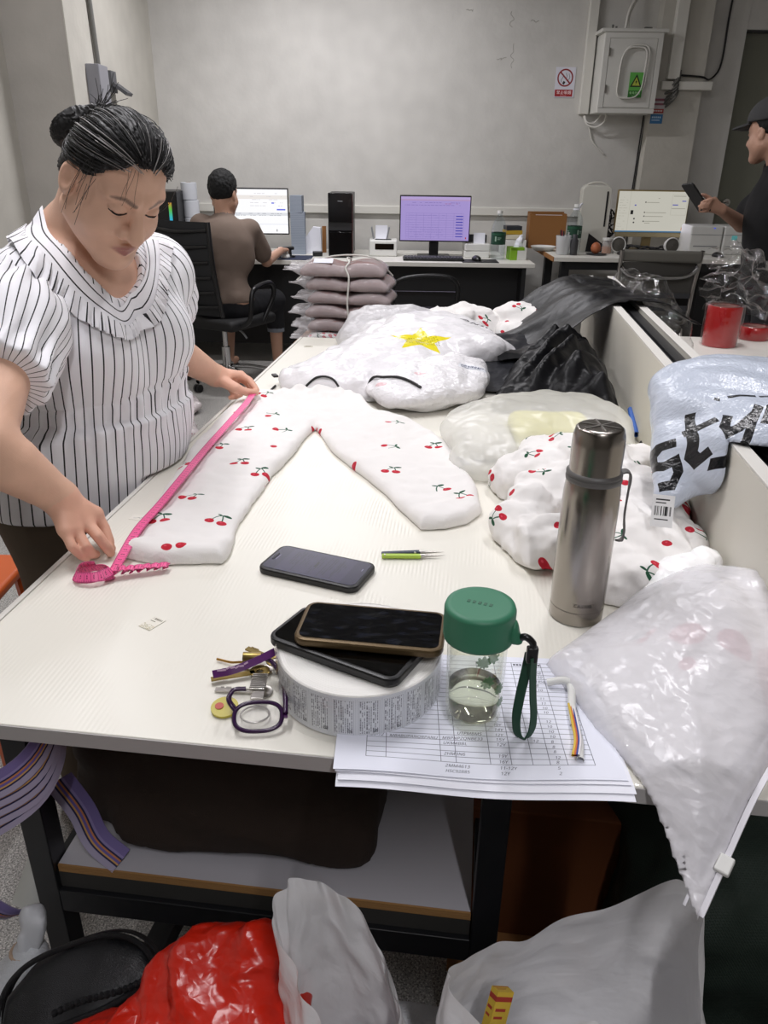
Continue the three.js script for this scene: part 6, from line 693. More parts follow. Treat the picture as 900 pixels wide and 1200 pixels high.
  const hb = [[-0.66, 1.19, -1.6], [-0.3, 1.54, -1.2]], rb = [[-0.53, 0.815, -1.14], [-0.4, 0.95, -0.99]], lb = [[-0.46, 0.84, -1.95], [-0.3, 0.93, -1.82]], inb = (b, x, y, z, e) => x > b[0][0] + e && x < b[1][0] - e && y > b[0][1] + e && y < b[1][1] - e && z > b[0][2] + e && z < b[1][2] - e;
  const N = (b, h) => nets(body, b[0], b[1], h, { color: col, uv: skewUV });
  const coarse = nets(body, [-0.88, 0, -2.0], [-0.3, 1.5, -0.96], 0.0075, { color: col, uv: skewUV, drop: (x, y, z) => inb(hb, x, y, z, 0.012) || inb(rb, x, y, z, 0.012) || inb(lb, x, y, z, 0.012) });
  const gs = [coarse, N(hb, 0.0022), N(rb, 0.0026), N(lb, 0.0028)]; part(W, 'body', mergeGeometries(gs), skinMat());
  // blouse
  const stripe = canvasTex(128, 128, (g) => { g.fillStyle = '#f1f0f4'; g.fillRect(0, 0, 128, 128); g.fillStyle = '#141418'; g.fillRect(54, 0, 17, 128); }, [1, 1]);
  const cloth = mat(0xffffff, 0.72, { map: stripe, sheen: 0.2, sheenColor: new THREE.Color(0xffffff) });
  const ax = (y) => { const t = (y - 0.75) / 0.5; return [mix(-0.615, -0.58, t), mix(-1.49, -1.515, t)]; };
  const phi = (x, y, z) => { const a = ax(y), dx = x - a[0], dz = z - a[1]; return atan2(dx * Lf[0] + dz * Lf[2], dx * F[0] + dz * F[2]); };
  const seam = (l) => 1.0 + l * 0.12;
  const carve = (x, y, z) => min(cap(x, y, z, [-0.606, 1.315, -1.525], [-0.51, 1.235, -1.455], 0.09, 0.067), cap(x, y, z, [-0.51, 1.235, -1.455], [-0.45, 1.18, -1.405], 0.067, 0.023));
  const bl0 = (x, y, z) => {
    const [f, l] = rot(x, z, C0), p = phi(x, y, z), s = y - seam(l); let d = smin(torso(x, y, z), cap(x, y, z, S[1], lerp3(S[1], E[1], 0.5), 0.07, 0.06), 0.03) - 0.013;
    if (y < 0.95) { const [a, b] = rot(x, z, [-0.628, 0, -1.497]); const r = hypot(a / 0.185, b / 0.215) ; d = smin(d, max((r - 1) * 0.18, 0.705 - y, y - 0.93), 0.06); }
    d -= s < 0 ? 0.004 * sin(p * 38 + 3 * n3(x * 9, y * 3, z * 9)) * sstep(-0.16, 0, s) * sstep(0, -0.012, s) : 0; d += 0.004 * sstep(0.007, 0, abs(s)); d += 0.006 * n3(x * 8, y * 5, z * 8) * sstep(1.25, 0.9, y) + 0.0035 * ridge(x * 6 + y * 9, y * 4, z * 6) * sstep(1.2, 1.0, y); return d;
  };
  const tableCut = (x, y, z) => { const a = x - TO.x, b = z - TO.z; return max(0.805 - y, y - 0.8345, -0.004 - (a * TU[0] + b * TU[1])); };
  const blouseF = (x, y, z) => smax(smax(smax(bl0(x, y, z), -tableCut(x, y, z), 0.003), 0.775 + 0.012 * n3(x * 7, 1, z * 7) - y, 0.006), -carve(x, y, z), 0.004);
  const blouse = part(W, 'blouse', nets(blouseF, [-0.86, 0.69, -1.85], [-0.34, 1.36, -1.2], 0.0062, { uv: (x, y, z) => { const p = phi(x, y, z); return [p / (2 * PI) * 66, y * 2]; } }), cloth);
  const slF = (i, t1) => { const a = S[i], b = E[i], A = lerp3(a, b, -0.06), m = lerp3(a, b, t1 * 0.55), c = lerp3(a, b, t1), D = [b[0] - a[0], b[1] - a[1], b[2] - a[2]], L = hypot(...D), d = D.map((v) => v / L), X = V(...d).cross(V(0, 1, 0)).normalize(), Y = X.clone().cross(V(...d)); const ph = (x, y, z) => { const q = [x - a[0], y - a[1], z - a[2]]; return [atan2(q[0] * X.x + q[1] * X.y + q[2] * X.z, q[0] * Y.x + q[1] * Y.y + q[2] * Y.z), (q[0] * d[0] + q[1] * d[1] + q[2] * d[2]) / L]; };
    return { f: (x, y, z) => { const [p, t] = ph(x, y, z); let e = smin(cap(x, y, z, A, m, 0.06, 0.087), cap(x, y, z, m, c, 0.087, 0.074), 0.03); e -= 0.005 * sin(p * 13 + 2 * n3(x * 10, y * 10, z * 10)) * (0.35 + sstep(0.28, 0.0, t) + sstep(t1 * 0.72, t1 * 0.95, t)); e += 0.005 * n3(x * 11, y * 11, z * 11); e = smin(e, max(cap(x, y, z, a, b, 0.071, 0.069), abs(t - t1 * 1.06) * L - 0.02), 0.004); return smax(e, (t - t1 * 1.13) * L, 0.004); }, uv: (x, y, z) => { const [p, t] = ph(x, y, z); return [p / (2 * PI) * 40, t]; } }; };
  const s0 = slF(0, 0.56); part(blouse, 'sleeve', nets(s0.f, [-0.76, 0.98, -1.48], [-0.46, 1.3, -1.06], 0.0055, { uv: s0.uv }), cloth);
  const s1 = slF(1, 0.55); part(blouse, 'sleeve', nets(s1.f, [-0.64, 1.0, -1.82], [-0.38, 1.29, -1.54], 0.007, { uv: s1.uv }), cloth);
  { // wide collar with its pleated ruffle, laid on the blouse
    const NK = [[-0.628, 1.318, -1.47], [-0.585, 1.262, -1.4], [-0.535, 1.222, -1.372], [-0.485, 1.192, -1.362], [-0.438, 1.168, -1.375], [-0.43, 1.185, -1.43], [-0.432, 1.215, -1.49], [-0.47, 1.26, -1.57]], OT = [[-0.66, 1.285, -1.42], [-0.605, 1.215, -1.345], [-0.54, 1.172, -1.325], [-0.478, 1.138, -1.33], [-0.42, 1.12, -1.36], [-0.4, 1.14, -1.42], [-0.405, 1.18, -1.49], [-0.44, 1.235, -1.6]];
    const cN = new THREE.CatmullRomCurve3(NK.map((p) => V(...p))), cO = new THREE.CatmullRomCurve3(OT.map((p) => V(...p)));
    const snap = (p, off) => { for (let i = 0; i < 8; i++) { const e = 0.002, d = bl0(p.x, p.y, p.z) - off, g = V(bl0(p.x + e, p.y, p.z) - bl0(p.x - e, p.y, p.z), bl0(p.x, p.y + e, p.z) - bl0(p.x, p.y - e, p.z), bl0(p.x, p.y, p.z + e) - bl0(p.x, p.y, p.z - e)).divideScalar(2 * e); p.addScaledVector(g, -d / max(g.lengthSq(), 0.1) * 0.9); } return p; };
    const arcL = [0]; for (let i = 1; i <= 220; i++) arcL.push(arcL[i - 1] + cO.getPoint(i / 220).distanceTo(cO.getPoint((i - 1) / 220)));
    const mk = (t0, t1, lift, wave, uvs) => sheet((u, v) => { const s = clamp(u, 0, 1), t = mix(t0, t1, v), p = cN.getPoint(s).lerp(cO.getPoint(s), t); const w = wave * sstep(0, 0.35, v) * sin(s * 150 + 2.5 * sin(s * 30)); snap(p, lift + w * (0.4 + v)); return [p.x, p.y, p.z]; }, 220, 8, 0.0016, uvs);
    part(blouse, 'collar', mk(-0.16, 0.62, 0.004, 0, (u, v) => [v * 2.2 + 0.05, u]), cloth); part(blouse, 'ruffle', mk(0.55, 1.12, 0.008, 0.0028, (u, v) => [arcL[Math.round(u * 220)] / 0.0152, v]), cloth);
  }
  part(W, 'trousers', nets((x, y, z) => max(smin(legs(x, y, z), ell(x, y, z, [-0.645, 0.76, -1.5], [0.15, 0.13, 0.175]), 0.05) - 0.014 + 0.004 * fbm(x * 14, y * 7, z * 14, 2), 0.09 - y, y - 0.9), [-0.86, 0.07, -1.74], [-0.44, 0.93, -1.26], 0.011), mat(0x544739, 0.85));
  part(W, 'shoes', merge([-1, 1].map((s) => nets((x, y, z) => max(cap(x, y, z, [-0.71, 0.04, -1.49 + s * 0.11], [-0.55, 0.035, -1.48 + s * 0.13], 0.046, 0.04), 0.002 - y), [-0.78, 0, -1.8], [-0.48, 0.1, -1.2], 0.01))), M.rubber);
  // hair
  const bun = H.toL(-0.562, 1.4456, -1.51), tuft = H.toL(-0.494, 1.478, -1.49); const bd = V(...bun).sub(V(0, 0.035, -0.012)).normalize(), bX = bd.clone().cross(V(0, 1, 0.3)).normalize(), bY = bX.clone().cross(bd);
  const hl = (x, z) => { const a = atan2(abs(x), z) / deg, T2 = [[0, 0.079], [20, 0.077], [42, 0.062], [58, 0.036], [74, 0.018], [84, 0.02], [100, 0.03], [114, 0.005], [135, -0.05], [180, -0.062]]; for (let i = 1; i < T2.length; i++) if (a <= T2[i][0]) return mix(T2[i - 1][1], T2[i][1], (a - T2[i - 1][0]) / (T2[i][0] - T2[i - 1][0])); return -0.06; };
  const hairBase = (x, y, z) => { let d = ell(x, y, z, [0, 0.027, 0.002], [0.0845, 0.096, 0.089]); return smin(d, ell(x, y, z, [0, -0.03, -0.05], [0.068, 0.05, 0.05]), 0.03); };
  const hphi = (x, y, z) => { const q = [x, y - 0.035, z + 0.012]; return atan2(q[0] * bX.x + q[1] * bX.y + q[2] * bX.z, q[0] * bY.x + q[1] * bY.y + q[2] * bY.z); };
  const hairF = (x, y, z) => { const p = hphi(x, y, z); let d = smax(hairBase(x, y, z), (hl(x, z) - y + 0.006 * n3(x * 60, y * 20, z * 60)) * 0.75, 0.016); d = smin(d, ell(x, y, z, bun, [0.038, 0.04, 0.036]), 0.006); d = smin(d, cap(x, y, z, lerp3(bun, tuft, 0.4), tuft, 0.022, 0.007), 0.02); return d - 0.0016 * sin(p * 60 + 5 * n3(x * 22, y * 22, z * 22)) - 0.0008 * sin(p * 140 + 9 * n3(x * 30, y * 30, z * 30)); };
  const hairM = mat(0x0c0a0a, 0.5, { sheen: 0.3, sheenColor: new THREE.Color(0x444450), sheenRoughness: 0.4 }), hg = nets(hairF, [-0.13, -0.12, -0.17], [0.13, 0.2, 0.12], 0.0026); hg.applyMatrix4(H.m);
  const r = rng(77), dark = [], grey = [];
  const strand = (p0, n, lift, k) => { const a = V(...p0), out = []; for (let i = 0; i <= n; i++) { const t = i / n, q = a.clone().lerp(V(...bun), t); for (let j = 0; j < 4; j++) { const d = hairBase(q.x, q.y, q.z) - lift - 0.004 * sin(t * PI) * k; const e = 0.003, g = V(hairBase(q.x + e, q.y, q.z) - hairBase(q.x - e, q.y, q.z), hairBase(q.x, q.y + e, q.z) - hairBase(q.x, q.y - e, q.z), hairBase(q.x, q.y, q.z + e) - hairBase(q.x, q.y, q.z - e)).normalize(); if (t < 0.82) q.addScaledVector(g, -d); } out.push(H.toW(q.x, q.y, q.z)); } return out; };
  for (let i = 0; i < 190; i++) { const a = (r() * 2 - 1) * 100 * deg, x = sin(a) * 0.085, z = cos(a) * 0.095, y = hl(x, z) + 0.004 + r() * 0.05, g = strand([x, y, z], 9, 0.0012 + r() * 0.0025, r()); (r() < 0.17 && abs(a) < 1.0 ? grey : dark).push(tube(g, 0.00055 + r() * 0.0004, 16, 4)); }
  for (let i = 0; i < 13; i++) { const s = r() < 0.75 ? -1 : 1, x0 = s * (0.07 + r() * 0.012), y0 = 0.02 + r() * 0.05, z0 = 0.03 + r() * 0.03, L = 0.04 + r() * 0.08; const P = [], q1 = r() * 2, q2 = r() - 0.3, q3 = r(); for (let k = 0; k <= 5; k++) { const t = k / 5; P.push(H.toW(x0 + s * (0.004 + 0.008 * sin(t * 2.2 + q3)), y0 - L * t, z0 - 0.012 * t * q1 + 0.018 * q2 * sin(t * 3))); } dark.push(tube(P, 0.0003 + r() * 0.0002, 18, 4)); }   // wisps by the ears
  for (let i = 0; i < 40; i++) { const b = V(...lerp3(bun, tuft, 0.6 + r() * 0.4)), o = V(r() - 0.5, r() - 0.3, r() - 0.5).multiplyScalar(0.05), u = V(...tuft).sub(V(...bun)).multiplyScalar(0.12 + 0.15 * r()); dark.push(tube([b, b.clone().add(u).addScaledVector(o, 0.4), b.clone().addScaledVector(u, 1.4).add(o)].map((p) => H.toW(p.x, p.y, p.z)), 0.0005, 8, 4)); }
  for (let i = 0; i < 4; i++) { const x = -0.034 + i * 0.005, P = []; for (let k = 0; k <= 5; k++) { const y = 0.075 - k * (0.008 + i * 0.0015); P.push(H.toW(x - 0.004 * k * sin(i), y, surfZ(x, y) + 0.003)); } dark.push(tube(P, 0.00026, 16, 4)); }
  const hair = part(W, 'hair', merge([hg, ...dark]), hairM); part(hair, 'grey_strands', merge(grey), mat(0x8d8a88, 0.4));
  const lash = []; for (const s of [-1, 1]) { const P = []; for (let i = 0; i <= 6; i++) { const t = i / 6, x = s * mix(0.0185, 0.0485, t), y = -0.0035 - 0.0035 * sin(t * PI); P.push(H.toW(x, y, surfZ(x, y) + 0.0004)); } lash.push(tube(P, 0.0013, 20, 6)); } for (const g of lash) part(W, 'eyelid_lashes', g, mat(0x0d0a09, 0.5));
  for (const s of [-1, 1]) { const g = grid((u, v) => { const x = s * mix(0.022, 0.0455, s > 0 ? u : 1 - u), y = -0.0062 - 0.003 * sin(u * PI) + (v - 0.5) * 0.0036 * sin(u * PI); return H.toW(x, y, surfZ(x, y) + 0.0006); }, 12, 3); part(W, 'eye', g, mat(0x17100e, 0.15, { side: THREE.DoubleSide })); }
}
// ---- seated and standing men: one body each, with clothes as parts
const hairCapM = mat(0x070707, 0.8);
function shortHair(H, o, hl) { const g = nets((x, y, z) => smax(ell(x, y, z, [0, 0.038, -0.016], [0.086, 0.106, 0.107]) - 0.0045 * n3(x * 70, y * 50, z * 70) - 0.003 * n3(x * 150, y * 110, z * 150), (hl(x, z) - y) * 0.8, 0.012), [-0.12, -0.12, -0.16], [0.12, 0.17, 0.14], 0.004); g.applyMatrix4(H.m); part(o, 'hair', g, hairCapM); }
{
  const o = tag(new THREE.Group(), 'man in a taupe t-shirt seated at the desk with his back turned', 'person'); o.name = numbered('person'); scene.add(o);
  const H = frame(160, 8, 0, [-1.045, 1.2, -5.27]), S = [[-1.19, 1.015, -5.2], [-0.885, 0.985, -5.24]], E = [[-1.15, 0.83, -5.42], [-0.815, 0.775, -5.42]], WR = [[-1.0, 0.815, -5.68], [-0.757, 0.812, -5.71]], hip = [-1.06, 0.56, -5.14];
  const fg = (w, dx) => [0, 1, 2, 3].map((i) => [[w[0] - 0.03 + i * 0.02 + dx, w[1] + 0.0, w[2] - 0.07], [w[0] - 0.032 + i * 0.022 + dx, w[1] - 0.004, w[2] - 0.1], [w[0] - 0.032 + i * 0.022 + dx, w[1] - 0.016, w[2] - 0.118], [w[0] - 0.032 + i * 0.022 + dx, w[1] - 0.026, w[2] - 0.125]]);
  const hR = handField(WR[1], fg(WR[1], 0.01), [[WR[1][0] - 0.03, WR[1][1], WR[1][2] - 0.02], [WR[1][0] - 0.045, WR[1][1] - 0.008, WR[1][2] - 0.05], [WR[1][0] - 0.045, WR[1][1] - 0.018, WR[1][2] - 0.075], [WR[1][0] - 0.04, WR[1][1] - 0.024, WR[1][2] - 0.095]]), hL = handField(WR[0], fg(WR[0], 0), [[WR[0][0] + 0.03, WR[0][1], WR[0][2] - 0.02], [WR[0][0] + 0.045, WR[0][1] - 0.008, WR[0][2] - 0.05], [WR[0][0] + 0.045, WR[0][1] - 0.016, WR[0][2] - 0.075], [WR[0][0] + 0.04, WR[0][1] - 0.024, WR[0][2] - 0.09]]);
  const torso = (x, y, z) => { let d = cap(x, y, z, [-1.17, 0.985, -5.21], [-0.91, 0.965, -5.24], 0.062, 0.06); d = smin(d, ell(x, y, z, [-1.045, 0.86, -5.17], [0.185, 0.2, 0.12]), 0.06); d = smin(d, ell(x, y, z, hip, [0.19, 0.16, 0.135]), 0.08); return smin(d, cap(x, y, z, [-1.045, 0.98, -5.22], [-1.045, 1.07, -5.245], 0.075, 0.05), 0.04); };
  const K = [[-1.12, 0.53, -5.58], [-0.79, 0.5, -5.52]], A = [[-1.15, 0.09, -5.6], [-0.79, 0.09, -5.56]];
  const legs = (x, y, z) => { let d = 1e3; for (const i of [0, 1]) { d = min(d, smin(cap(x, y, z, [hip[0] + (i ? 0.09 : -0.08), 0.52, -5.16], K[i], 0.085, 0.06), cap(x, y, z, K[i], A[i], 0.056, 0.036), 0.02)); d = smin(d, cap(x, y, z, [A[i][0], 0.04, A[i][2] + 0.03], [A[i][0] + 0.02, 0.028, A[i][2] - 0.14], 0.036, 0.026), 0.02); } return d; };
  const arms = (x, y, z) => { let d = 1e3; for (const i of [0, 1]) d = min(d, smin(cap(x, y, z, S[i], E[i], 0.046, 0.036), cap(x, y, z, E[i], WR[i], 0.037, 0.025), 0.015)); return d; };
  const body = (x, y, z) => { let d = smin(torso(x, y, z), arms(x, y, z), 0.025); d = smin(d, legs(x, y, z), 0.03); d = smin(d, cap(x, y, z, [-1.045, 1.05, -5.24], H.toW(0, -0.04, -0.03), 0.052, 0.05), 0.02); const q = H.toL(x, y, z); if (hypot(...q) < 0.26) d = smin(d, headField(...q), 0.02); d = smin(d, hR(x, y, z), 0.012); return smin(d, hL(x, y, z), 0.012); };
  const b = [0.5, 0.285, 0.195]; part(o, 'body', nets(body, [-1.3, 0, -5.88], [-0.66, 1.36, -4.98], 0.0085, { color: () => b, uv: skewUV }), skinMat());
  const tee = (x, y, z) => { let d = smin(torso(x, y, z), min(cap(x, y, z, S[0], lerp3(S[0], E[0], 0.72), 0.056, 0.058), cap(x, y, z, S[1], lerp3(S[1], E[1], 0.72), 0.056, 0.058)), 0.03) - 0.011; d += 0.007 * ridge(x * 5 + y * 7, y * 5 - x * 4, z * 4) * sstep(1.02, 0.8, y) + 0.004 * n3(x * 12, y * 12, z * 12); return smax(smax(d, 0.555 - y, 0.01), -cap(x, y, z, [-1.045, 1.06, -5.25], [-1.045, 1.25, -5.27], 0.062, 0.08), 0.006); };
  part(o, 't_shirt', nets(tee, [-1.32, 0.53, -5.5], [-0.74, 1.12, -4.98], 0.0085), mat(0x75655a, 0.85, { bumpMap: T.weave, bumpScale: 0.0006 }));
  part(o, 'trousers', nets((x, y, z) => max(smin(legs(x, y, z), ell(x, y, z, [hip[0], 0.53, -5.15], [0.165, 0.12, 0.13]), 0.05) - 0.018 + 0.006 * fbm(x * 12, y * 10, z * 12, 2), 0.31 - y, y - 0.65), [-1.32, 0.28, -5.72], [-0.66, 0.69, -4.98], 0.01), mat(0x111116, 0.85));
  for (const i of [0, 1]) { const c = lerp3(K[i], A[i], 0.47); part(o, 'rolled_cuff', tr(lathe([[0.052, -0.028], [0.06, -0.026], [0.061, 0.028], [0.052, 0.03], [0.052, -0.028]], 28), c[0], 0.31, c[2]), mat(0x7e838b, 0.85)); }
  shortHair(H, o, (x, z) => { const a = atan2(abs(x), z) / deg; return a < 50 ? 0.07 : a < 85 ? mix(0.07, 0.0, (a - 50) / 35) : a < 110 ? mix(0.0, -0.03, (a - 85) / 25) : mix(-0.03, -0.052, (a - 110) / 70); });
}
{ // his mesh backed swivel chair
  const o = thing('swivel_chair', 'black mesh backed swivel chair under the seated man', 'chair', [-1.08, 0, -5.17], -0.5);
  part(o, 'seat', nets((x, y, z) => rbox(x, y, z, [0, 0.43, -0.03], [0.24, 0.035, 0.24], 0.03), [-0.28, 0.38, -0.3], [0.28, 0.5, 0.26], 0.012), M.rubber);
  const bk = (t) => [0.02 * t, 0.5 + t * 0.56, 0.24 + 0.1 * t + 0.05 * sin(t * PI)]; const fr = []; for (const s of [-1, 1]) { const p = []; for (let i = 0; i <= 8; i++) { const b = bk(i / 8); p.push([s * (0.2 + 0.03 * sin(i / 8 * PI)) + b[0], b[1], b[2]]); } fr.push(p); part(o, 'back_frame', tube(p, 0.014, 24, 8), M.blackPlastic); }
  part(o, 'back_mesh', sheet((u, v) => { const b = bk(v); return [(u - 0.5) * 2 * (0.2 + 0.03 * sin(v * PI)), b[1], b[2] - 0.02 * sin(u * PI) * -1]; }, 14, 18, 0.006), mat(0x17181a, 0.8)); for (let i = 0; i < 6; i++) { const b = bk(0.12 + i * 0.16); part(o, 'back_slat', tube([[-0.21, b[1], b[2]], [0, b[1] - 0.012, b[2] + 0.03], [0.21, b[1], b[2]]], 0.011, 16, 8), M.blackPlastic); }
  for (const s of [-1, 1]) part(o, 'arm_rest', tube([[s * 0.22, 0.42, 0.12], [s * 0.29, 0.46, 0.1], [s * 0.3, 0.64, 0.06], [s * 0.29, 0.665, -0.02], [s * 0.28, 0.665, -0.16], [s * 0.27, 0.6, -0.2], [s * 0.23, 0.42, -0.12]], 0.016, 40, 8), M.blackPlastic);
  part(o, 'gas_column', merge([cyl(0.028, 0.028, 0.14, 0, 0.18, 0), cyl(0.017, 0.017, 0.16, 0, 0.32, 0)]), M.chrome); part(o, 'lever', tube([[0.05, 0.38, 0], [0.16, 0.37, 0.02], [0.2, 0.33, 0.02]], 0.007, 12, 6), M.greyPlastic);
  for (let i = 0; i < 5; i++) { const a = i / 5 * 2 * PI + 0.35, c = [cos(a), sin(a)]; const l = part(o, 'base_leg', tube([[c[0] * 0.03, 0.115, c[1] * 0.03], [c[0] * 0.15, 0.105, c[1] * 0.15], [c[0] * 0.29, 0.07, c[1] * 0.29]], 0.015, 12, 8), M.chrome); part(l, 'castor', tr(merge([cyl(0.026, 0.026, 0.016, 0, 0.012, 0), cyl(0.026, 0.026, 0.016, 0, -0.012, 0)]), c[0] * 0.29, 0.028, c[1] * 0.29, PI / 2, -a), M.blackPlastic); }
}
{
  const o = tag(new THREE.Group(), 'man in black t-shirt and dark cap standing and holding up a phone', 'person'); o.name = numbered('person'); scene.add(o);
  const H = frame(-146, 12, 0, [1.728, 1.545, -3.92], 0.94), S = [[1.76, 1.345, -3.68], [1.92, 1.35, -4.06]], E = [[1.84, 1.06, -3.64], [1.74, 1.14, -4.05]], WR = [[1.83, 0.86, -3.62], [1.535, 1.215, -3.82]], TC = [1.86, 0, -3.88];
  const fr = [[[1.478, 1.262, -3.78], [1.455, 1.262, -3.755], [1.432, 1.258, -3.75], [1.415, 1.25, -3.762]], [[1.472, 1.247, -3.782], [1.448, 1.245, -3.757], [1.425, 1.24, -3.753], [1.408, 1.234, -3.765]], [[1.468, 1.231, -3.785], [1.445, 1.228, -3.76], [1.424, 1.224, -3.757], [1.41, 1.22, -3.77]], [[1.468, 1.216, -3.79], [1.448, 1.211, -3.768], [1.43, 1.209, -3.768], [1.418, 1.208, -3.778]]];
  const hP = handField(WR[1], fr, [[1.51, 1.235, -3.84], [1.475, 1.262, -3.835], [1.452, 1.275, -3.825], [1.432, 1.28, -3.815]], 1.0), hD = handField(WR[0], [0, 1, 2, 3].map((i) => [[1.845 - i * 0.02, 0.78, -3.62], [1.845 - i * 0.02, 0.745, -3.615], [1.842 - i * 0.02, 0.72, -3.625], [1.838 - i * 0.02, 0.705, -3.635]]), [[1.82, 0.83, -3.65], [1.81, 0.795, -3.67], [1.805, 0.77, -3.67], [1.805, 0.75, -3.66]]);
  const torso = (x, y, z) => { let d = cap(x, y, z, S[0], S[1], 0.065, 0.065); d = smin(d, ell(x, y, z, [1.84, 1.19, -3.87], [0.14, 0.22, 0.19]), 0.06); d = smin(d, ell(x, y, z, [1.86, 0.95, -3.87], [0.125, 0.19, 0.165]), 0.08); return smin(d, cap(x, y, z, [1.83, 1.33, -3.87], [1.79, 1.41, -3.88], 0.08, 0.05), 0.04); };
  const legs = (x, y, z) => { let d = 1e3; for (const s of [-1, 1]) d = min(d, min(cap(x, y, z, [1.86, 0.88, -3.87 + s * 0.085], [1.85, 0.46, -3.87 + s * 0.09], 0.09, 0.058), min(cap(x, y, z, [1.85, 0.46, -3.87 + s * 0.09], [1.87, 0.08, -3.87 + s * 0.09], 0.056, 0.04), cap(x, y, z, [1.88, 0.04, -3.87 + s * 0.09], [1.7, 0.03, -3.9 + s * 0.1], 0.038, 0.028)))); return d; };
  const arm = (i, x, y, z) => smin(cap(x, y, z, S[i], E[i], 0.045, 0.036), cap(x, y, z, E[i], WR[i], 0.037, 0.025), 0.015);
  const body = (x, y, z) => { let d = smin(torso(x, y, z), min(arm(0, x, y, z), arm(1, x, y, z)), 0.02); d = smin(d, legs(x, y, z), 0.03); d = smin(d, cap(x, y, z, [1.8, 1.38, -3.88], H.toW(0, -0.05, -0.03), 0.052, 0.05), 0.02); const q = H.toL(x, y, z); if (hypot(...q) < 0.26) d = smin(d, headField(...q), 0.02); d = smin(d, hP(x, y, z), 0.01); return smin(d, hD(x, y, z), 0.012); };
  const b = [0.5, 0.285, 0.2]; part(o, 'body', nets(body, [1.38, 0, -4.2], [2.08, 1.66, -3.54], 0.0085, { color: (x, y, z) => faceColor(H.toL(x, y, z), b), uv: skewUV }), skinMat());
  part(o, 't_shirt', nets((x, y, z) => smax(smax(smin(torso(x, y, z), min(cap(x, y, z, S[0], lerp3(S[0], E[0], 0.55), 0.058, 0.06), cap(x, y, z, S[1], lerp3(S[1], E[1], 0.75), 0.06, 0.064)), 0.03) - 0.014 + 0.006 * fbm(x * 9, y * 7, z * 9, 2), 0.8 - y, 0.01), -cap(x, y, z, [1.79, 1.42, -3.88], [1.76, 1.6, -3.89], 0.062, 0.09), 0.006), [1.56, 0.78, -4.22], [2.1, 1.46, -3.55], 0.009), mat(0x060609, 0.9));
  part(o, 'trousers', nets((x, y, z) => max(smin(legs(x, y, z), ell(x, y, z, [1.86, 0.88, -3.87], [0.125, 0.12, 0.165]), 0.05) - 0.012, 0.09 - y, y - 0.9), [1.66, 0.07, -4.12], [2.04, 0.94, -3.62], 0.012), mat(0x14151a, 0.85));
  shortHair(H, o, (x, z) => { const a = atan2(abs(x), z) / deg; return a < 70 ? 0.06 : a < 100 ? mix(0.06, -0.012, (a - 70) / 30) : mix(-0.012, -0.045, (a - 100) / 80); });
  const capG = nets((x, y, z) => min(smax(ell(x, y, z, [0, 0.055, -0.014], [0.097, 0.1, 0.116]), 0.045 - y + z * 0.12, 0.006), smax(smax(ell(x, y, z, [0, 0.052 - abs(x) * 0.15, 0.1], [0.082, 0.012, 0.085]), 0.045 - z, 0.004), abs(y - 0.055 + (z - 0.09) * 0.3) - 0.02, 0.003)), [-0.12, -0.02, -0.15], [0.12, 0.18, 0.2], 0.005); capG.applyMatrix4(H.m); part(o, 'cap', capG, mat(0x3a3a3b, 0.85));
  const p = thing('mobile_phone', 'dark phone held up by the standing man', 'phone', [1.4, 1.262, -3.8]); const PB = new THREE.Matrix4().makeBasis(V(-0.28, -0.1, -0.95).normalize(), V(-0.69, 0.72, 0.12).normalize(), V(0.68, 0.69, -0.26).normalize()); part(p, 'case', extr(rrect(0.078, 0.16, 0.01), 0.009, 0.002).applyMatrix4(PB), M.blackPlastic); part(p, 'screen', new THREE.BoxGeometry(0.07, 0.15, 0.001).translate(0, 0, 0.0096).applyMatrix4(PB), mat(0x111118, 0.2, { emissive: 0x8c8494, emissiveIntensity: 0.35 }));
}

